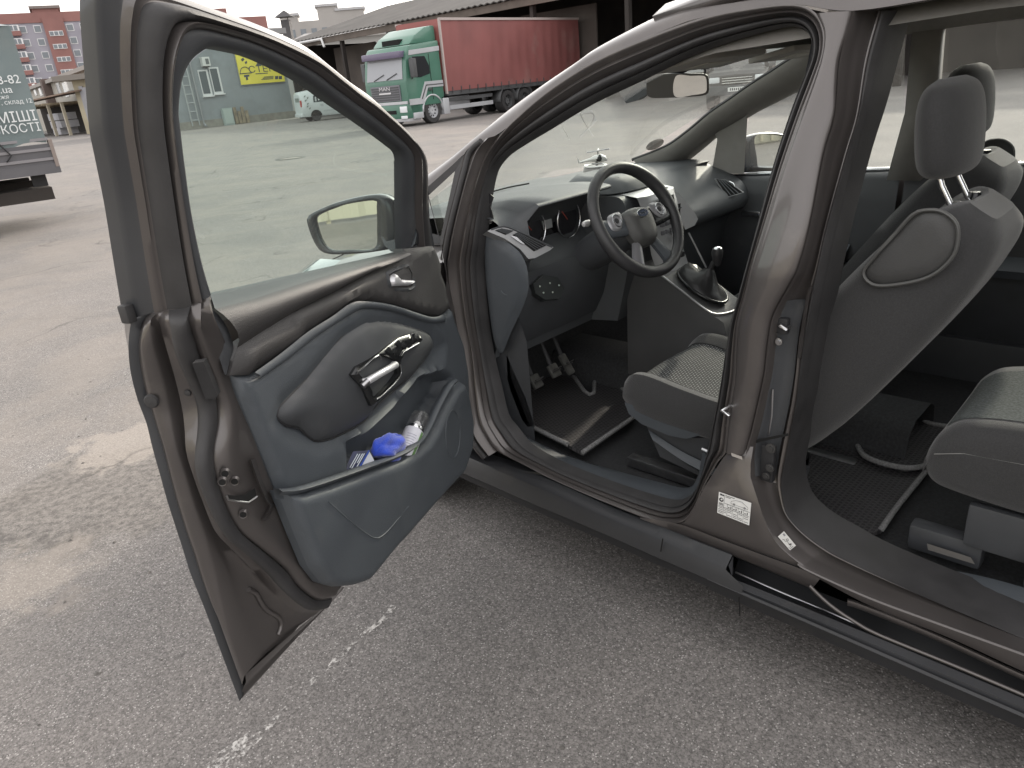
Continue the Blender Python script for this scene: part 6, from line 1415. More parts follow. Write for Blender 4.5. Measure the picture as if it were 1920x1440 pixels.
# ---- steering wheel
WC_ = onx(1195, 411, -0.40); tl_, yw_ = radians(30), radians(5)
wn = V(-sin(yw_)*cos(tl_), -cos(yw_)*cos(tl_), sin(tl_)); wu = V(0, 0, 1).cross(wn).normalized(); wv_ = wn.cross(wu)
def wp(a, b, c=0.0): return WC_+wu*a+wv_*b+wn*c
stw = tube('steering_wheel', [wp(0.182*cos(a), 0.182*sin(a)) for a in [2*pi*i/64 for i in range(64)]], [0.0185+0.003*max(0, cos(2*(2*pi*i/64-0.6))) for i in range(64)], LEATH, car, 14, True)
tube('rim_stitch', [wp(0.170*cos(a), 0.170*sin(a), 0.010) for a in [2*pi*i/64 for i in range(64)]], 0.0012, mat('stitch_grey', (0.4, 0.4, 0.38), 0.7), stw, 4, True)
# rim joints
for a in (2.45, 4.15, 5.1): tube('rim_joint', [wp((0.182+0.0175*cos(t))*cos(a), (0.182+0.0175*cos(t))*sin(a), 0.0175*sin(t)) for t in [2*pi*i/14 for i in range(14)]], 0.0012, BLK, stw, 4, True)
HUBM = mat('airbag_vinyl', (0.06, 0.06, 0.058), 0.5, noise=(20, .08), bump=(500, .4, 2))
hubo = [(-0.062, 0.022), (-0.035, 0.036), (0, 0.040), (0.035, 0.036), (0.062, 0.022), (0.066, -0.02), (0.055, -0.065), (0.03, -0.088), (0, -0.092), (-0.03, -0.088), (-0.055, -0.065), (-0.066, -0.02)]
patch('airbag_cover', hubo, pillow(0.030, 0.045), lambda x, y, h: wp(x, y, h-0.002), HUBM, stw, 0.01, smoothn=60, rim=0.02)
for s in (-1, 1):
    sp = [(s*0.055, 0.024), (s*0.10, 0.024), (s*0.168, 0.024), (s*0.170, -0.028), (s*0.12, -0.036), (s*0.062, -0.040)]
    patch('spoke', sp, pillow(0.010, 0.012), lambda x, y, h: wp(x, y, h-0.004), GRIPB if s > 0 else PLAS2, stw, 0.012, rim=0.012)
    patch('spoke_buttons', [(s*0.075, 0.036), (s*0.135, 0.030), (s*0.140, -0.012), (s*0.105, -0.020), (s*0.078, 0.004)], pillow(0.006, 0.008), lambda x, y, h: wp(x, y, h+0.007), mat('button_silver', (0.3, 0.3, 0.31), 0.32, 0.4), stw, 0.008, smoothn=24)
    tube('button_ring', [wp(s*0.108+0.017*cos(a), 0.010+0.020*sin(a), 0.0145) for a in [2*pi*i/20 for i in range(20)]], 0.0022, CHROME, stw, 6, True)
    lathe('button_pad', [(0, 0.004), (0.008, 0.003), (0.010, 0)], BLK, stw, 12, mtx=wn.to_track_quat('Z', 'Y').to_matrix(), loc=wp(s*0.108, 0.010, 0.012), cap=False)
    lsp = [(s*0.020, -0.070), (s*0.048, -0.060), (s*0.095, -0.135), (s*0.088, -0.158), (s*0.058, -0.168), (s*0.045, -0.13)]
    patch('lower_spoke', lsp, pillow(0.008, 0.012), lambda x, y, h: wp(x, y, h-0.006), mat('spoke_grey', (0.2, 0.2, 0.21), 0.35, 0.3) if s < 0 else PLAS2, stw, 0.012, rim=0.012)
eo = [wp(0.027*cos(a), 0.008+0.0125*sin(a), 0.031) for a in [2*pi*i/28 for i in range(28)]]
tube('emblem_ring', eo, 0.0016, CHROME, stw, 6, True)
mesh('emblem', [p-wn*0.0005 for p in eo], [tuple(range(28))], mat('emblem_blue', (0.05, 0.065, 0.10), 0.25, coat=.6), stw, False)
text('emblem_lettering', 'Ford', 0.016, CHROME, stw, wp(0, 0.008, 0.0315), wu, wv_)
# column shroud and stalks
loft('column_shroud', [[wp(0.052*cos(a)*s, 0.05*sin(a)*s-0.012, -c) for a in [2*pi*i/16 for i in range(16)]] for c, s in ((0.025, 0.85), (0.06, 1.15), (0.16, 1.25), (0.26, 1.2))], PLAS, car, closed=True, sharp=70)
stl = tube('indicator_stalk', [wp(-0.05, 0.02, -0.05), wp(-0.11, 0.035, -0.055), wp(-0.165, 0.045, -0.055)], [0.008, 0.0075, 0.010], PLAS, car, 8)
lathe('stalk_tip', [(0, 0.016), (0.008, 0.014), (0.011, 0.0), (0.010, -0.012)], mat('stalk_silver', (0.5, 0.5, 0.5), 0.35, .3), stl, 12, mtx=(-wu).to_track_quat('Z', 'Y').to_matrix(), loc=wp(-0.165, 0.045, -0.055), cap=False)
tube('wiper_stalk', [wp(0.05, 0.02, -0.05), wp(0.16, 0.04, -0.055)], 0.008, PLAS, car, 8)

# ---- seats
def weave():
    m = bpy.data.materials.new('woven_seat_insert'); m.use_nodes = True; n, l = m.node_tree.nodes, m.node_tree.links; b = n['Principled BSDF']
    tc = n.new('ShaderNodeTexCoord'); mp = n.new('ShaderNodeMapping'); mp.inputs['Rotation'].default_value = (0, 0, radians(0)); l.new(tc.outputs['Object'], mp.inputs['Vector'])
    bt = n.new('ShaderNodeTexBrick'); bt.inputs['Scale'].default_value = 36; bt.inputs['Mortar Size'].default_value = 0.13; bt.inputs['Mortar Smooth'].default_value = 0.2
    bt.inputs['Color1'].default_value = (0.42, 0.43, 0.43, 1); bt.inputs['Color2'].default_value = (0.30, 0.31, 0.31, 1); bt.inputs['Mortar'].default_value = (0.022, 0.023, 0.025, 1)
    bt.inputs['Brick Width'].default_value = 0.50; bt.inputs['Row Height'].default_value = 0.30; l.new(mp.outputs[0], bt.inputs['Vector'])
    l.new(bt.outputs['Color'], b.inputs['Base Color']); b.inputs['Roughness'].default_value = 0.8
    bp = n.new('ShaderNodeBump'); bp.invert = True; bp.inputs['Strength'].default_value = 0.6; bp.inputs['Distance'].default_value = 0.003; l.new(bt.outputs['Fac'], bp.inputs['Height']); l.new(bp.outputs[0], b.inputs['Normal'])
    return m
WEAVE = weave()
def seat_front(name, x0, x1, lab):
    """x0 = door side, x1 = tunnel side"""
    xm = (x0+x1)/2; hw = abs(x1-x0)/2; sg = 1 if x1 > x0 else -1
    st_ = []
    for y, zt, zb, k in ((0.72, 0.60, 0.50, 0.96), (0.90, 0.595, 0.48, 1.0), (1.06, 0.61, 0.48, 1.0), (1.18, 0.628, 0.49, 1.0), (1.245, 0.620, 0.505, 0.985), (1.278, 0.585, 0.525, 0.95)):
        w_ = hw*k
        st_.append([V(xm-sg*a*w_, y, z) for a, z in ((0.90, zb), (0.99, zb+0.02), (1.0, (zt+zb)/2), (0.985, zt-0.012), (0.93, zt+0.012), (0.82, zt+0.010), (0.70, zt-0.012), (0.6, zt-0.016), (0.3, zt-0.012), (0, zt-0.010), (-0.3, zt-0.012), (-0.6, zt-0.016), (-0.70, zt-0.012), (-0.82, zt+0.010), (-0.93, zt+0.012), (-0.985, zt-0.012), (-1.0, (zt+zb)/2), (-0.99, zb+0.02), (-0.90, zb))])
    ss = [cromk([s[i] for s in st_], 5) for i in range(len(st_[0]))]
    seat = loft(name, ss, FAB, car, sharp=60); seat['label'] = lab
    n_ = len(ss[0])
    capf = [ss[i][-1] for i in range(len(ss))]; mesh('cushion_front', capf, [tuple(range(len(capf)))], FAB, seat)
    loft('woven_insert', [[p+V(0, 0, 0.003) for p in c] for c in ss[6:13]], WEAVE, seat, sharp=80)
    for i in (6, 12): tube('insert_piping', [p+V(0, 0, 0.004) for p in ss[i]], 0.003, mat('piping_black', (0.03, 0.03, 0.03), 0.7), seat, 5)
    # seat base shields
    sx = x0
    def sp(pts, x, nm, m): return mesh(nm, [V(x, a, b) for a, b in pts]+[V(x+sg*0.03, a, b) for a, b in pts], [tuple(range(len(pts)))]+[(i, (i+1) % len(pts), len(pts)+(i+1) % len(pts), len(pts)+i) for i in range(len(pts))], m, seat, False)
    sp([(1.265, 0.535), (1.25, 0.50), (1.20, 0.475), (1.10, 0.462), (1.04, 0.468), (0.98, 0.50), (0.80, 0.475), (0.70, 0.46), (0.70, 0.52), (1.0, 0.53)], x0+sg*0.004, 'side_shield', PLAS2)
    sp([(1.20, 0.46), (1.15, 0.36), (1.0, 0.335), (0.70, 0.33), (0.68, 0.46), (0.95, 0.485), (1.05, 0.458)], x0+sg*0.03, 'seat_base', PLAS)
    loft('base_shield', [cromk([V(x0+sg*d, a, b) for a, b in pts], 5) for d, pts in ((0.022, ((1.19, 0.452), (1.05, 0.405), (0.9, 0.385), (0.72, 0.380))), (0.004, ((1.16, 0.43), (1.04, 0.385), (0.9, 0.362), (0.72, 0.352))), (0.03, ((1.15, 0.42), (1.04, 0.36), (0.9, 0.335), (0.72, 0.325))))], PLAS2, seat, sharp=80)
    tube('adjust_lever', [V(x0-sg*0.004, 0.98, 0.455), V(x0-sg*0.006, 0.90, 0.442)], 0.006, STEEL, seat, 6)
    for xr in (x0+sg*0.06, x1-sg*0.06): box('seat_rail', V(xr, 0.98, 0.295), (0.04, 0.62, 0.035), STEEL, seat, bevel=0.005)
    # backrest, reclined
    rec_ = radians(33); ax = V(0, -sin(rec_), cos(rec_)); nb = V(0, cos(rec_), sin(rec_)); o0 = V(xm, 0.785, 0.55)
    pr_ = []
    for l, w_, tf, tb in ((0.0, 0.86, 0.10, -0.10), (0.12, 0.97, 0.11, -0.12), (0.34, 1.0, 0.105, -0.125), (0.52, 0.99, 0.095, -0.12), (0.64, 0.90, 0.08, -0.105), (0.71, 0.68, 0.055, -0.08), (0.74, 0.42, 0.03, -0.04)):
        W_ = hw*w_
        pr_.append([o0+ax*l+nb*t+V(-sg*a*W_, 0, 0) for a, t in ((0.0, tb), (0.5, tb), (0.85, tb*0.95), (0.97, tb*0.7), (1.0, 0), (0.98, tf*0.8), (0.88, tf*1.15), (0.7, tf*0.95), (0.5, tf*0.72), (0, tf*0.70), (-0.5, tf*0.72), (-0.7, tf*0.95), (-0.88, tf*1.15), (-0.98, tf*0.8), (-1, 0), (-0.97, tb*0.7), (-0.85, tb*0.95), (-0.5, tb))])
    bs = [[p for p in c] for c in pr_]
    dense = [cromk([c[i] for c in bs], 4) for i in range(18)]; dense = [[dense[i][j] for i in range(18)] for j in range(len(dense[0]))]
    bk = loft('backrest', dense, FAB, seat, closed=True, sharp=80)
    mesh('backrest_top', dense[-1], [tuple(range(18))], FAB, seat)
    # side panel with piping on the door side
    def sidep(l, t): return o0+ax*l+nb*t+V(-sg*(hw*0.985+0.004), 0, 0)
    ov = []
    for u, v in ((1618,512),(1640,480),(1680,436),(1712,402),(1740,394),(1768,398),(1792,418),(1796,448),(1786,482),(1750,515),(1700,531),(1640,535)):
        P_ = onx(u, v, -0.64)-V(-0.64, o0.y, o0.z); ov.append((P_.dot(ax), P_.dot(nb)))
    ovp = crom([V(a, b, 0) for a, b in ov], 50, True)
    patch('side_panel', [(p.x, p.y) for p in ovp], pillow(0.012, 0.03), lambda a, b, h: sidep(a, b)+V(-sg*(h-0.006), 0, 0), mat('seat_side_vinyl', (0.05, 0.05, 0.05), 0.6, noise=(14, .08), bump=(300, .3)), seat, 0.02)
    tube('side_piping', [sidep(p.x, p.y)+V(-sg*0.003, 0, 0) for p in ovp], 0.0045, mat('piping_grey', (0.085, 0.085, 0.082), 0.6), seat, 6, True)
    # headrest
    ho_ = o0+ax*0.715+nb*0.045; hc_ = V(xm, 0.488, 1.335); ha = V(0, 0.10, 1).normalized(); hn = V(0, 1, -0.10).normalized()
    pr2 = []
    for l, w_, t in ((-0.105, 0.30, 0.25), (-0.098, 0.72, 0.7), (-0.07, 0.92, 0.95), (0.0, 1.0, 1.0), (0.06, 0.98, 0.92), (0.095, 0.85, 0.7), (0.112, 0.5, 0.35)):
        pr2.append([hc_+ha*l+V(0.15*w_*cos(a), 0, 0)+hn*(0.064*t*sin(a)) for a in [2*pi*i/20 for i in range(20)]])
    dn = [cromk([c[i] for c in pr2], 4) for i in range(20)]; dn = [[dn[i][j] for i in range(20)] for j in range(len(dn[0]))]
    hr = loft('headrest', dn, FAB, seat, closed=True, cap=True, sharp=80)
    for s in (-0.07, 0.07):
        tube('headrest_stem', [hc_+V(s, 0.0, -0.08), hc_+V(s, -0.015, -0.12), ho_+V(s, 0, -0.03)], 0.007, CHROME, seat, 10)
        lathe('stem_collar', [(0, 0.012), (0.012, 0.012), (0.016, 0.0)], GRIPB, seat, 14, loc=ho_+V(s, 0.0, -0.005), cap=False)
    return seat
seat_front('driver_seat', -0.635, -0.155, 'driver seat with grey woven insert')
seat_front('passenger_seat', 0.635, 0.155, 'front passenger seat across the tunnel').location.y = 0.15
# rear seat cushion (second row, door side)
rcs = []
for y, zt, zb, k in ((0.395, 0.60, 0.56, 0.93), (0.37, 0.66, 0.53, 0.97), (0.31, 0.70, 0.52, 1.0), (0.15, 0.715, 0.51, 1.0), (-0.15, 0.70, 0.51, 1.0)):
    w_ = 0.24*k; xm = -0.385
    rcs.append([V(xm+a*w_, y, z) for a, z in ((-0.92, zb), (-1.0, zb+0.03), (-1.0, zt-0.05), (-0.96, zt-0.015), (-0.85, zt), (-0.7, zt-0.004), (0, zt-0.006), (0.7, zt-0.004), (0.85, zt), (1.0, zt-0.05), (1.0, zb+0.03), (0.92, zb))])
rs_ = [cromk([s[i] for s in rcs], 5) for i in range(12)]
rse = loft('rear_seat', rs_, FAB, car, sharp=60); rse['label'] = 'second row seat at the rear opening'
mesh('cushion_front', [c[0] for c in rs_], [tuple(range(12))], FAB, rse)
loft('woven_insert', [[p+V(0, 0, 0.003) for p in c[5:]] for c in rs_[5:8]], mat('rear_weave', (0.075, 0.085, 0.085), 0.9, noise=(180, .5), bump=(200, 1.0)), rse, sharp=80)
tube('cushion_stitch', [V(-0.6245, y, z) for y, z in ((0.372, 0.615), (0.31, 0.635), (0.15, 0.645), (-0.1, 0.64))], 0.0011, mat('stitch_dim', (0.2, 0.2, 0.19), 0.7), rse, 4)
for (c, s, m_) in ((V(-0.58, 0.12, 0.43), (0.03, 0.34, 0.12), PLAS), (V(-0.6, 0.02, 0.40), (0.05, 0.26, 0.16), PLAS2), (V(-0.55, 0.33, 0.335), (0.05, 0.17, 0.075), PLAS)): box('seat_frame', c, s, m_, rse, bevel=0.012)
quadp('rail_plate', [onx(u, v, -0.60) for u, v in ((1738,1019),(1820,1045),(1828,1058),(1740,1031))], mat('rail_dull', (0.22, 0.21, 0.2), 0.5, .5), rse)
box('rear_backrest', V(-0.385, -0.28, 0.95), (0.48, 0.18, 0.6), FAB, rse, Matrix.Rotation(radians(-16), 3, 'X'), 0.06)
box('rear_bench', V(0.25, -0.30, 0.75), (0.7, 0.5, 0.9), FAB, rse, None, 0.08)
# seat belt and pillar details
0 and tube('belt_webbing', [V(-0.66, 0.60, 1.25), V(-0.655, 0.63, 0.9), V(-0.66, 0.66, 0.45)], 0.012, mat('belt_black', (0.03, 0.03, 0.03), 0.7), car, 6)

box('right_inner_sill', V(0.765, 0.6, 0.31), (0.09, 2.4, 0.26), PLAS, car, bevel=0.01)
# ---- right side seen through the cabin
RTR = mat('pillar_trim_grey', (0.24, 0.23, 0.215), 0.7, noise=(20, .06))
pa_ = [(1187,300),(1222,287),(1257,271),(1295,243),(1332,212),(1370,186),(1407,160),(1445,136),(1482,112),(1530,88)]
pb_ = [(1235,330),(1250,326),(1262,316),(1302,284),(1340,252),(1372,234),(1406,213),(1450,191),(1500,166),(1555,142)]
ca2, cb3 = cromk([onr(u, v, -0.10) for u, v in pa_], 4), cromk([onr(u, v, -0.03) for u, v in pb_], 4)
loft('right_pillar_trim', [ca2, lerpc(ca2, cb3, 0.3, -0.025), lerpc(ca2, cb3, 0.7, -0.02), cb3, [p+V(0.08, 0, 0) for p in cb3]], RTR, car, sharp=70)
tube('screen_edge', [p+V(0.01, 0.01, 0) for p in ca2], 0.008, BLK, car, 6)
po = [(1340,250),(1402,214),(1399,262),(1395,326),(1334,324),(1345,262)]
mesh('right_quarter_post', [onr(u, v, -0.03) for u, v in po]+[onr(u, v, 0.03) for u, v in po], [(0, 1, 2, 3, 4, 5)]+[(i, (i+1) % 6, 6+(i+1) % 6, 6+i) for i in range(6)], RTR, car, False)
# right doors: inner panels with belt ledge
for y0, y1, nm in ((0.92, 1.70, 'right_front_door'), (-0.2, 0.90, 'right_rear_door')):
    rd = loft(nm, [[V(0.80, y, 0.35), V(0.755, y, 0.40), V(0.72, y, 0.62), V(0.715, y, 0.80), V(0.735, y, 0.95), V(0.745, y, 1.04-0.045*(y-0.9)), V(0.765, y, 1.062-0.05*(y-0.9)), V(0.84, y, 1.066-0.05*(y-0.9))] for y in (y0, y0+0.02, (y0+y1)/2, y1-0.02, y1)], PLAS, car, sharp=50)
    tube('belt_strip', [V(0.80, y0, 1.072-0.05*(y0-0.9)), V(0.80, y1, 1.072-0.05*(y1-0.9))], 0.008, CHROME, rd, 8)
    box('door_handle', V(0.715, (y0+y1)/2+0.2, 0.88), (0.02, 0.09, 0.025), CHROME, rd, bevel=0.005)
    loft('armrest', [[V(0.72, y, 0.70), V(0.66, y, 0.71), V(0.65, y, 0.74), V(0.72, y, 0.78)] for y in (y0+0.15, y1-0.25)], PLAS2, rd)
gl = mesh('right_front_window', [onr(1400, 330, 0.04), onr(1398, 262, 0.04), onr(1405, 215, 0.04), V(0.62, 0.92, 1.56), V(0.80, 0.92, 1.05)], [(0, 1, 2, 3, 4)], GLC, car, False)
mesh('right_quarter_window', [onr(u, v, 0.03) for u, v in ((1255,324),(1341,250),(1345,262),(1335,326))], [(0, 1, 2, 3)], GLC, car, False)
mesh('right_rear_window', [V(0.80, 0.84, 1.06), V(0.62, 0.80, 1.56), V(0.60, -0.25, 1.57), V(0.80, -0.25, 1.12)], [(0, 1, 2, 3)], GLC, car, False)
loft('right_b_pillar', [[V(0.74, 0.95, 1.05), V(0.70, 0.90, 1.3), V(0.61, 0.88, 1.57)], [V(0.74, 0.83, 1.05), V(0.70, 0.80, 1.3), V(0.61, 0.79, 1.57)]], RTR, car, thick=0.05)
loft('right_roof_rail', [[onr(1500, 165, 0.0), V(0.62, 0.9, 1.555), V(0.60, 0.3, 1.575), V(0.60, -0.5, 1.57)], [onr(1500, 165, 0.0)+V(-0.06, 0, 0.06), V(0.55, 0.9, 1.615), V(0.53, 0.3, 1.635), V(0.53, -0.5, 1.63)]], RTR, car, thick=0.03)
# right door mirror
Cr = onx(1440, 290, 0.98); rn = V(-0.28, -0.95, 0.04).normalized()
rmo = [(1395,262),(1402,257),(1420,250),(1445,248),(1470,252),(1490,262),(1492,300),(1480,316),(1450,319),(1425,321),(1400,322),(1394,318)]
rmi = [(1416,256),(1445,252),(1470,256),(1484,264),(1486,300),(1474,312),(1450,314),(1424,316),(1419,295)]
def rmp(px, n): return crom([onp(u, v, Cr, rn) for u, v in px], n, True)
a_, b_2 = rmp(rmo, 40), rmp(rmi, 40); rc_2 = sum(a_, V(0, 0, 0))/40
rmh = loft('right_mirror', [b_2, [p.lerp(q, 0.5)+rn*0.006 for p, q in zip(a_, b_2)], a_, [rc_2.lerp(p, 1.0)-rn*0.03 for p in a_], [rc_2.lerp(p, 0.8)-rn*0.10 for p in a_], [rc_2.lerp(p, 0.1)-rn*0.13 for p in a_]], mat('mirror_black', (0.02, 0.024, 0.03), 0.25, coat=0.3), car, closed=True, sharp=80)
mesh('right_mirror_glass', [p-rn*0.003 for p in b_2], [tuple(range(40))], MIRR, rmh, False)
# ---- windscreen, header, headliner, visors
NXW = 10; wsv = []
for j in range(7):
    t = j/6
    for i in range(NXW+1):
        q = i/NXW*2-1; hw_ = 0.70+(0.58-0.70)*t
        y = 2.26+(1.27-2.26)*t-0.12*q*q*(1-0.4*t); z = 1.10+(1.585-1.10)*t**0.93-0.035*q*q*t
        wsv.append(V(q*hw_, y, z))
wsn = mesh('windscreen', wsv, [(j*(NXW+1)+i, j*(NXW+1)+i+1, (j+1)*(NXW+1)+i+1, (j+1)*(NXW+1)+i) for j in range(6) for i in range(NXW)], GLW, car)
# oval service sticker at the lower passenger corner of the screen
scw = onp(1225, 268, V(0, 1.9, 1.275), V(0, -0.44, 0.9).normalized())
def onws(u, v):
    P = None
    d = ray(u, v); best = None
    for k in range(400):
        p = CAM_POS + d*(1.8+k*0.006); t = max(0, min(1, ((p.z-1.10)/0.485)))**(1/0.93); hw_ = 0.70-0.12*t; q = max(-1, min(1, p.x/hw_)); y = 2.26-0.99*t-0.12*q*q*(1-0.4*t)
        if p.y > y: return p
    return p
st2 = mesh('windscreen_sticker', [onws(1226+17*cos(a)*0.98-0, 271+9*sin(a)-6*cos(a))-V(0, 0.006, 0.0) for a in [2*pi*i/24 for i in range(24)]], [tuple(range(24))], mat('sticker_film', (0.20, 0.20, 0.19), 0.7), car, False)
cvh = []
for (y, hw_, zt) in ((1.27, 0.56, 1.555), (1.0, 0.565, 1.60), (0.4, 0.575, 1.63), (-0.4, 0.57, 1.63), (-1.3, 0.55, 1.56)):
    cvh.append([V(-hw_, y, zt-0.055), V(-hw_*0.9, y, zt-0.01), V(0, y, zt), V(hw_*0.9, y, zt-0.01), V(hw_, y, zt-0.055)])
loft('headliner', cvh, HEADL, car, sharp=60)
loft('roof_header', [[V(x, 1.27+0.0*abs(x), 1.60), V(x, 1.255, 1.555), V(x, 1.20, 1.545), V(x, 1.10, 1.57)] for x in (-0.56, -0.3, 0, 0.3, 0.56)], HEADL, car, sharp=60)
for x in (-0.30, 0.30):
    vs_ = box('sun_visor', V(x, 1.165, 1.527), (0.40, 0.16, 0.018), mat('visor_vinyl', (0.38, 0.36, 0.33), 0.8, noise=(30, .05)), car, Matrix.Rotation(radians(-10), 3, 'X'), 0.006)
    box('visor_label', V(x+0.02, 1.17, 1.516), (0.16, 0.07, 0.002), mat('visor_label', (0.5, 0.48, 0.42), 0.7), vs_, Matrix.Rotation(radians(-10), 3, 'X'))
# interior mirror
MP = onx(1270, 162, -0.05); mnr = V(-0.83, -0.55, -0.07).normalized()
mo = [(1213,147),(1216,141),(1225,139),(1300,138),(1322,139),(1328,146),(1329,168),(1325,177),(1300,181),(1230,184),(1217,181),(1213,174)]
mi2 = [(1267,143),(1295,142),(1319,142),(1324,148),(1325,167),(1321,174),(1300,178),(1265,180)]
mo3, mi3 = crom([onp(u, v, MP, mnr) for u, v in mo], 40, True), crom([onp(u, v, MP, mnr) for u, v in mi2], 40, True)
mc3 = sum(mo3, V(0, 0, 0))/40
ivm = loft('interior_mirror', [[p+mnr*0.001 for p in mo3], [mc3.lerp(p, 1.02)-mnr*0.012 for p in mo3], [mc3.lerp(p, 0.9)-mnr*0.03 for p in mo3], [mc3.lerp(p, 0.1)-mnr*0.035 for p in mo3]], BLK, car, closed=True, sharp=80)
mesh('mirror_face', [p+mnr*0.001 for p in mo3], [tuple(range(40))], mat('mirror_dark_face', (0.05, 0.048, 0.046), 0.3), ivm, False)
mesh('mirror_glass', [p+mnr*0.003 for p in mi3], [tuple(range(40))], mat('interior_mirror_silver', (0.85, 0.86, 0.82), 0.03, 1.0), ivm, False)
tube('mirror_stem', [MP-mnr*0.02, MP-mnr*0.05+V(0, 0.03, 0.03), V(-0.02, 1.40, 1.525)], [0.018, 0.016, 0.025], BLK, ivm, 10)
sb2 = [onx(u, v, -0.06) for u, v in ((1160,172),(1185,158),(1212,150),(1214,176),(1196,188),(1174,194))]
mesh('sensor_housing', sb2+[p+V(0.06, 0.02, 0) for p in sb2], [(0, 1, 2, 3, 4, 5)]+[(i, (i+1) % 6, 6+(i+1) % 6, 6+i) for i in range(6)], PLAS, ivm, False)
# dashboard left corner gadget mount seen past the pillar is a loose thing (below)

# ================================================================== LOOSE THINGS IN THE CAR
def waffle():
    m = mat('mat_rubber', (0.03, 0.03, 0.032), 0.6); n, l = m.node_tree.nodes, m.node_tree.links; b = n['Principled BSDF']
    tc = n.new('ShaderNodeTexCoord'); bt = n.new('ShaderNodeTexBrick'); bt.inputs['Scale'].default_value = 28; bt.offset = 0.5; bt.inputs['Brick Width'].default_value = 0.42; bt.inputs['Row Height'].default_value = 0.42
    bt.inputs['Mortar Size'].default_value = 0.09; bt.inputs['Mortar Smooth'].default_value = 0.6
    bt.inputs['Color1'].default_value = (0.020, 0.020, 0.022, 1); bt.inputs['Color2'].default_value = (0.028, 0.027, 0.029, 1); bt.inputs['Mortar'].default_value = (0.065, 0.062, 0.064, 1)
    l.new(tc.outputs['Object'], bt.inputs['Vector']); l.new(bt.outputs['Color'], b.inputs['Base Color'])
    bp = n.new('ShaderNodeBump'); bp.inputs['Strength'].default_value = 1.0; bp.inputs['Distance'].default_value = 0.004; l.new(bt.outputs['Fac'], bp.inputs['Height']); l.new(bp.outputs[0], b.inputs['Normal'])
    return m
MATF = waffle(); BIND = mat('mat_binding', (0.20, 0.20, 0.20), 0.85, noise=(160, .35), bump=(400, .6))
def floor_mat(name, px, z, lab, edges, grid=None):
    P = [onz(u, v, z) for u, v in px]; c_ = sum(P, V(0, 0, 0))/len(P)
    e = empty(name, (c_.x, c_.y, z)); tag(e, lab, 'floor mat', 'floor mats in the car')
    ol = [(p.x-c_.x, p.y-c_.y) for p in P]
    patch('mat_sheet', ol, lambda x, y, d: 0.008, lambda x, y, h: V(x, y, h), MATF, e, 0.03, rim=0.012, sharp=180)
    for i0, i1 in edges:
        seq = [V(ol[k % len(ol)][0], ol[k % len(ol)][1], 0.011) for k in range(i0, i1+1)]
        tube('mat_binding', crom(seq, 6*len(seq)), 0.0085, BIND, e, 8)
    return e
floor_mat('floor_mat', [(967,790),(1065,838),(1093,853),(1188,787),(1192,748),(1150,724),(1118,717),(1113,742),(1098,740),(1070,702),(1040,672),(1000,690),(960,735)], 0.31, 'black rubber driver footwell mat with grey bound edge under the pedals', ((0, 1), (2, 3), (4, 10)))
floor_mat('floor_mat', [(1500,967),(1602,1002),(1622,1008),(1652,998),(1690,945),(1770,848),(1765,800),(1690,770),(1600,790),(1520,850)], 0.30, 'black waffle rubber mat with grey binding in the rear door opening', ((0, 1), (3, 5)))
floor_mat('floor_mat', [(1605,834),(1618,858),(1650,873),(1700,883),(1738,876),(1768,846),(1786,806),(1740,798),(1712,778),(1640,780),(1605,805)], 0.318, 'smaller overlapping rear mat with curved bound edge beside the rear seat', ((0, 5), (6, 8)), 0.01)
# toy helicopter air freshener on the dash
hP = onz(1117, 322, 1.135); hel = empty('toy_helicopter', hP); tag(hel, 'silver toy helicopter on a round base on the dashboard', 'ornament')
hx = CR.copy(); hx.z = 0; hx.normalize(); hy = V(-hx.y, hx.x, 0)
def hp_(a, c, b=0.0): return hx*a+hy*b+V(0, 0, c)
TOY = mat('toy_silver', (0.62, 0.62, 0.6), 0.3, 0.4); BASE = mat('toy_base', (0.25, 0.24, 0.23), 0.4)
lathe('base', [(0, 0.024), (0.044, 0.024), (0.050, 0.018), (0.052, 0.0)], BASE, hel, 28, cap=False)
lathe('base_rim', [(0.040, 0.026), (0.046, 0.030), (0.051, 0.024)], TOY, hel, 28, cap=False)
tube('stand', [V(0.01, 0, 0.022), V(0.01, 0, 0.05)], 0.006, BASE, hel, 8)
tube('fuselage', [hp_(-0.068, 0.042), hp_(-0.050, 0.046), hp_(-0.02, 0.050), hp_(0.0, 0.053), hp_(0.022, 0.054), hp_(0.04, 0.048), hp_(0.05, 0.042)], [0.003, 0.005, 0.008, 0.014, 0.017, 0.012, 0.003], TOY, hel, 12)
tube('canopy', [hp_(0.0, 0.050, -0.003), hp_(0.02, 0.055, -0.003), hp_(0.038, 0.048, -0.003)], [0.010, 0.0165, 0.006], GRIPB, hel, 10)
tube('tail_fin', [hp_(-0.068, 0.042), hp_(-0.074, 0.062)], [0.004, 0.002], TOY, hel, 6); tube('mast', [hp_(0.012, 0.065), hp_(0.012, 0.086)], 0.003, STEEL, hel, 6)
tube('rotor_blade', [hp_(-0.035, 0.081), hp_(0.012, 0.084)], [0.003, 0.002], STEEL, hel, 5); tube('rotor_blade', [hp_(0.012, 0.084), hp_(0.060, 0.088)], [0.002, 0.003], STEEL, hel, 5); tube('rotor_blade', [hp_(0.012, 0.084), hp_(0.02, 0.087, 0.05)], [0.002, 0.003], STEEL, hel, 5)
for b in (-0.012, 0.012): tube('skid', [hp_(-0.015, 0.033, b), hp_(0.03, 0.033, b)], 0.0018, STEEL, hel, 5)
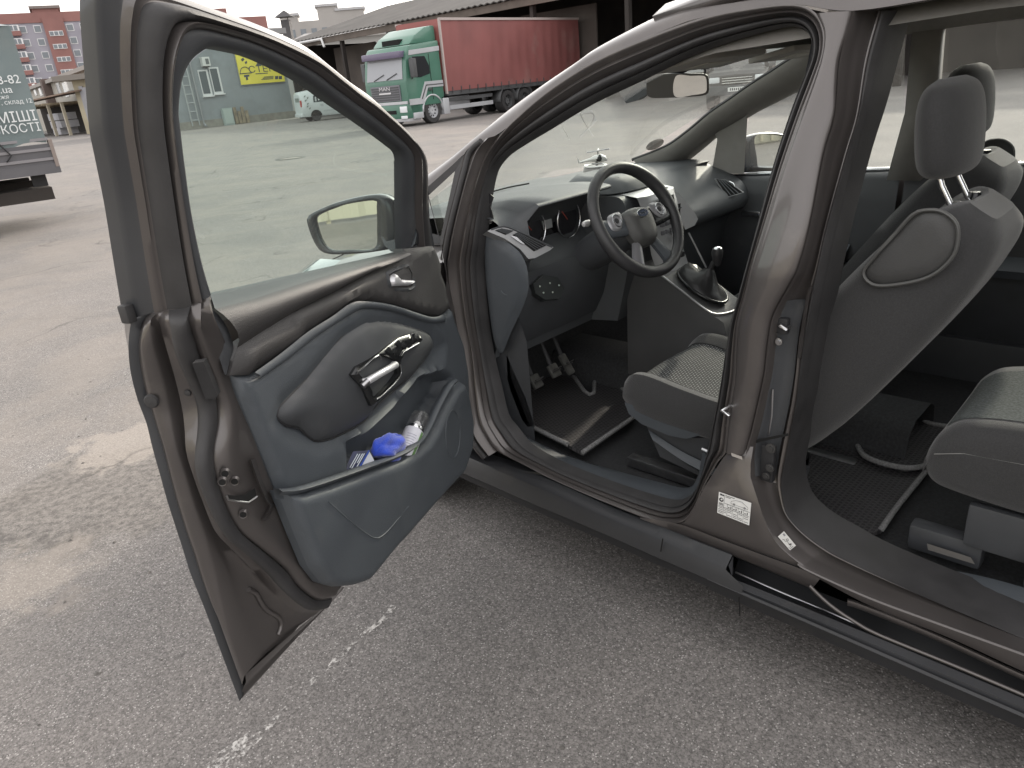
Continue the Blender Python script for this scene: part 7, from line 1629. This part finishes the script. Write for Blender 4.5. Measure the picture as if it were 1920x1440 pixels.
# phone cradle at the left dash corner
gd = onx(922, 402, -0.70); gh_ = empty('phone_cradle', (gd.x, gd.y, 1.11)); tag(gh_, 'black phone cradle at the left end of the dashboard beside the pillar', 'phone holder')
gp_ = [onx(u, v, -0.70)-gh_.location for u, v in ((917,362),(926,370),(923,379),(917,382),(922,395),(927,415),(918,418),(914,395))]
mesh('cradle_back', gp_+[p+V(0.012, 0.01, 0) for p in gp_], [tuple(range(8))]+[(i, (i+1) % 8, 8+(i+1) % 8, 8+i) for i in range(8)], BLK, gh_, False)
box('cradle_foot', onx(921, 413, -0.69)-gh_.location, (0.03, 0.03, 0.012), CHROME, gh_, bevel=0.004)
# cross pendant on the interior mirror
cP2 = onx(1322, 128, 0.0); crs = empty('mirror_pendant', cP2); tag(crs, 'small dark cross hanging from a cord above the interior mirror', 'pendant')
tube('cord', [V(0, 0, 0.035), V(0, 0, -0.03)], 0.0018, BLK, crs, 5); tube('cross_arm', [-hx*0.013, hx*0.013], 0.004, BLK, crs, 6); tube('cross_upright', [V(0, 0, 0.016), V(0, 0, -0.016)], 0.004, BLK, crs, 6)
# contents of the door pocket
def dw(q): return DH+DD*q.x+DN*q.y+V(0, 0, q.z)
c0_, c1_ = dw(onT(752, 866, -0.005)), dw(onT(788, 782, 0.0)); cax = (c1_-c0_).normalized(); cl = (c1_-c0_).length
can = empty('spray_can', c0_); tag(can, 'white spray can with clear cap leaning in the door pocket', 'spray can')
qm = cax.to_track_quat('Z', 'Y').to_matrix()
CANW = mat('can_white', (0.66, 0.66, 0.72), 0.35, noise=(25, .06))
def CL(name, prof, m, seg=24, cap=False): return lathe(name, prof, m, can, seg, mtx=qm, cap=cap)
hL = cl*0.74
CL('can_body', [(0.0, 0.0), (0.026, 0.0), (0.027, 0.006), (0.027, hL-0.010), (0.024, hL), (0.012, hL+0.004), (0.0, hL+0.005)], CANW)
CL('can_collar', [(0.0272, hL-0.012), (0.0278, hL-0.008), (0.0262, hL-0.002)], CHROME)
CL('nozzle', [(0.010, hL+0.003), (0.010, hL+0.016), (0.007, hL+0.020), (0.0, hL+0.020)], WHITE)
CL('clear_cap', [(0.0255, hL-0.004), (0.0258, hL+0.036), (0.0235, hL+0.044), (0.0, hL+0.0445)], glass('cap_clear', (0.88, 0.88, 0.9), 0.10))
toc = (CAM_POS-c0_); toc = (toc-cax*toc.dot(cax)).normalized(); tsd = cax.cross(toc)
def onc(a, l, r=0.0274): return (toc*cos(a)+tsd*sin(a))*r+cax*l
for k in range(8):
    l = 0.02+k*(hL-0.05)/8
    mesh('can_print', [onc(-0.55, l), onc(-0.2, l), onc(0.15, l), onc(0.45-0.05*(k % 3), l), onc(0.45-0.05*(k % 3), l+0.0022), onc(0.15, l+0.0022), onc(-0.2, l+0.0022), onc(-0.55, l+0.0022)], [(0, 1, 6, 7), (1, 2, 5, 6), (2, 3, 4, 5)], mat('print_grey', (0.36, 0.36, 0.44), 0.6), can, False)
mesh('can_green_band', [onc(a, l) for l in (0.006, hL-0.014) for a in (0.75, 0.95, 1.15)], [(0, 1, 4, 3), (1, 2, 5, 4)], mat('band_green', (0.14, 0.26, 0.10), 0.5), can, False)
# blue microfibre cloth
bc0 = dw(onT(728, 838, -0.002)); clo = empty('blue_cloth', bc0); tag(clo, 'bright blue microfibre cloth stuffed in the door pocket', 'cloth')
random.seed(11); NU, NV = 40, 20; vs = []
axu = (dw(onT(757, 822, 0))-dw(onT(700, 858, 0))).normalized(); axv = (V(0, 0, 1)-axu*axu.z).normalized(); axw = axu.cross(axv)
for j in range(NV+1):
    ph = pi*j/NV
    for i in range(NU):
        th = 2*pi*i/NU
        r = 1+0.16*sin(3*th+3*ph)+0.10*sin(5*th-4*ph+1)+0.06*sin(9*th+5*ph)
        vs.append(axu*(-0.072*cos(ph))+axv*(0.008*sin(2.2*ph))+axv*(0.036*sin(ph)*sin(th)*r*(0.75+0.35*(1-cos(ph))/2))+axw*(0.03*sin(ph)*cos(th)*r))
mesh('cloth_bundle', vs, [(j*NU+i, j*NU+(i+1) % NU, (j+1)*NU+(i+1) % NU, (j+1)*NU+i) for j in range(NV) for i in range(NU)], mat('blue_microfibre', (0.018, 0.06, 0.50), 0.9, noise=(40, .15), bump=(300, .8), sheen=0.5), clo)
# small blue and white carton
bx0 = dw(onT(678, 876, -0.01)); crt = empty('small_carton', bx0); tag(crt, 'small dark blue carton with white flap standing in the door pocket', 'box')
def cq(u, v, off): return dw(onT(u, v, off))-bx0
tri = [(692,845),(704,868),(670,884)]
F = [cq(u, v, 0.012) for u, v in tri]; Bk = [cq(u-30, v+2, -0.012) for u, v in tri]
mesh('carton_end', F, [(0, 1, 2)], mat('carton_white', (0.66, 0.69, 0.76), 0.6), crt, False)
mesh('carton_side', [F[0], F[2], Bk[2]+V(0, 0, -0.01), Bk[0]], [(0, 1, 2, 3)], mat('carton_navy', (0.015, 0.02, 0.06), 0.4, noise=(60, .4)), crt, False).modifiers.new('t', 'SOLIDIFY').thickness = 0.002
mesh('carton_base', [F[1], F[2], Bk[2], Bk[1]], [(0, 1, 2, 3)], mat('carton_navy', (0.015, 0.02, 0.06), 0.4), crt, False)
n_c = (F[2]-F[0]).cross(Bk[0]-F[0]).normalized()
if n_c.dot(CAM_POS-bx0) < 0: n_c = -n_c
for a, b in ((0.15, 0.85), (0.30, 0.6), (0.5, 0.9), (0.68, 0.8)):
    p0 = F[0].lerp(Bk[0], 0.08+a*0.8); p1 = F[2].lerp(Bk[2], 0.08+a*0.8); q0, q1 = p0.lerp(p1, 0.15)+n_c*0.002, p0.lerp(p1, b)+n_c*0.002
    tube('carton_print', [q0, q1], 0.0012, mat('print_pale', (0.5, 0.55, 0.6), 0.6), crt, 4)
tube('carton_edge', [F[0]+n_c*0.001, F[2]+n_c*0.001], 0.0022, mat('carton_blue', (0.02, 0.06, 0.3), 0.5), crt, 5)
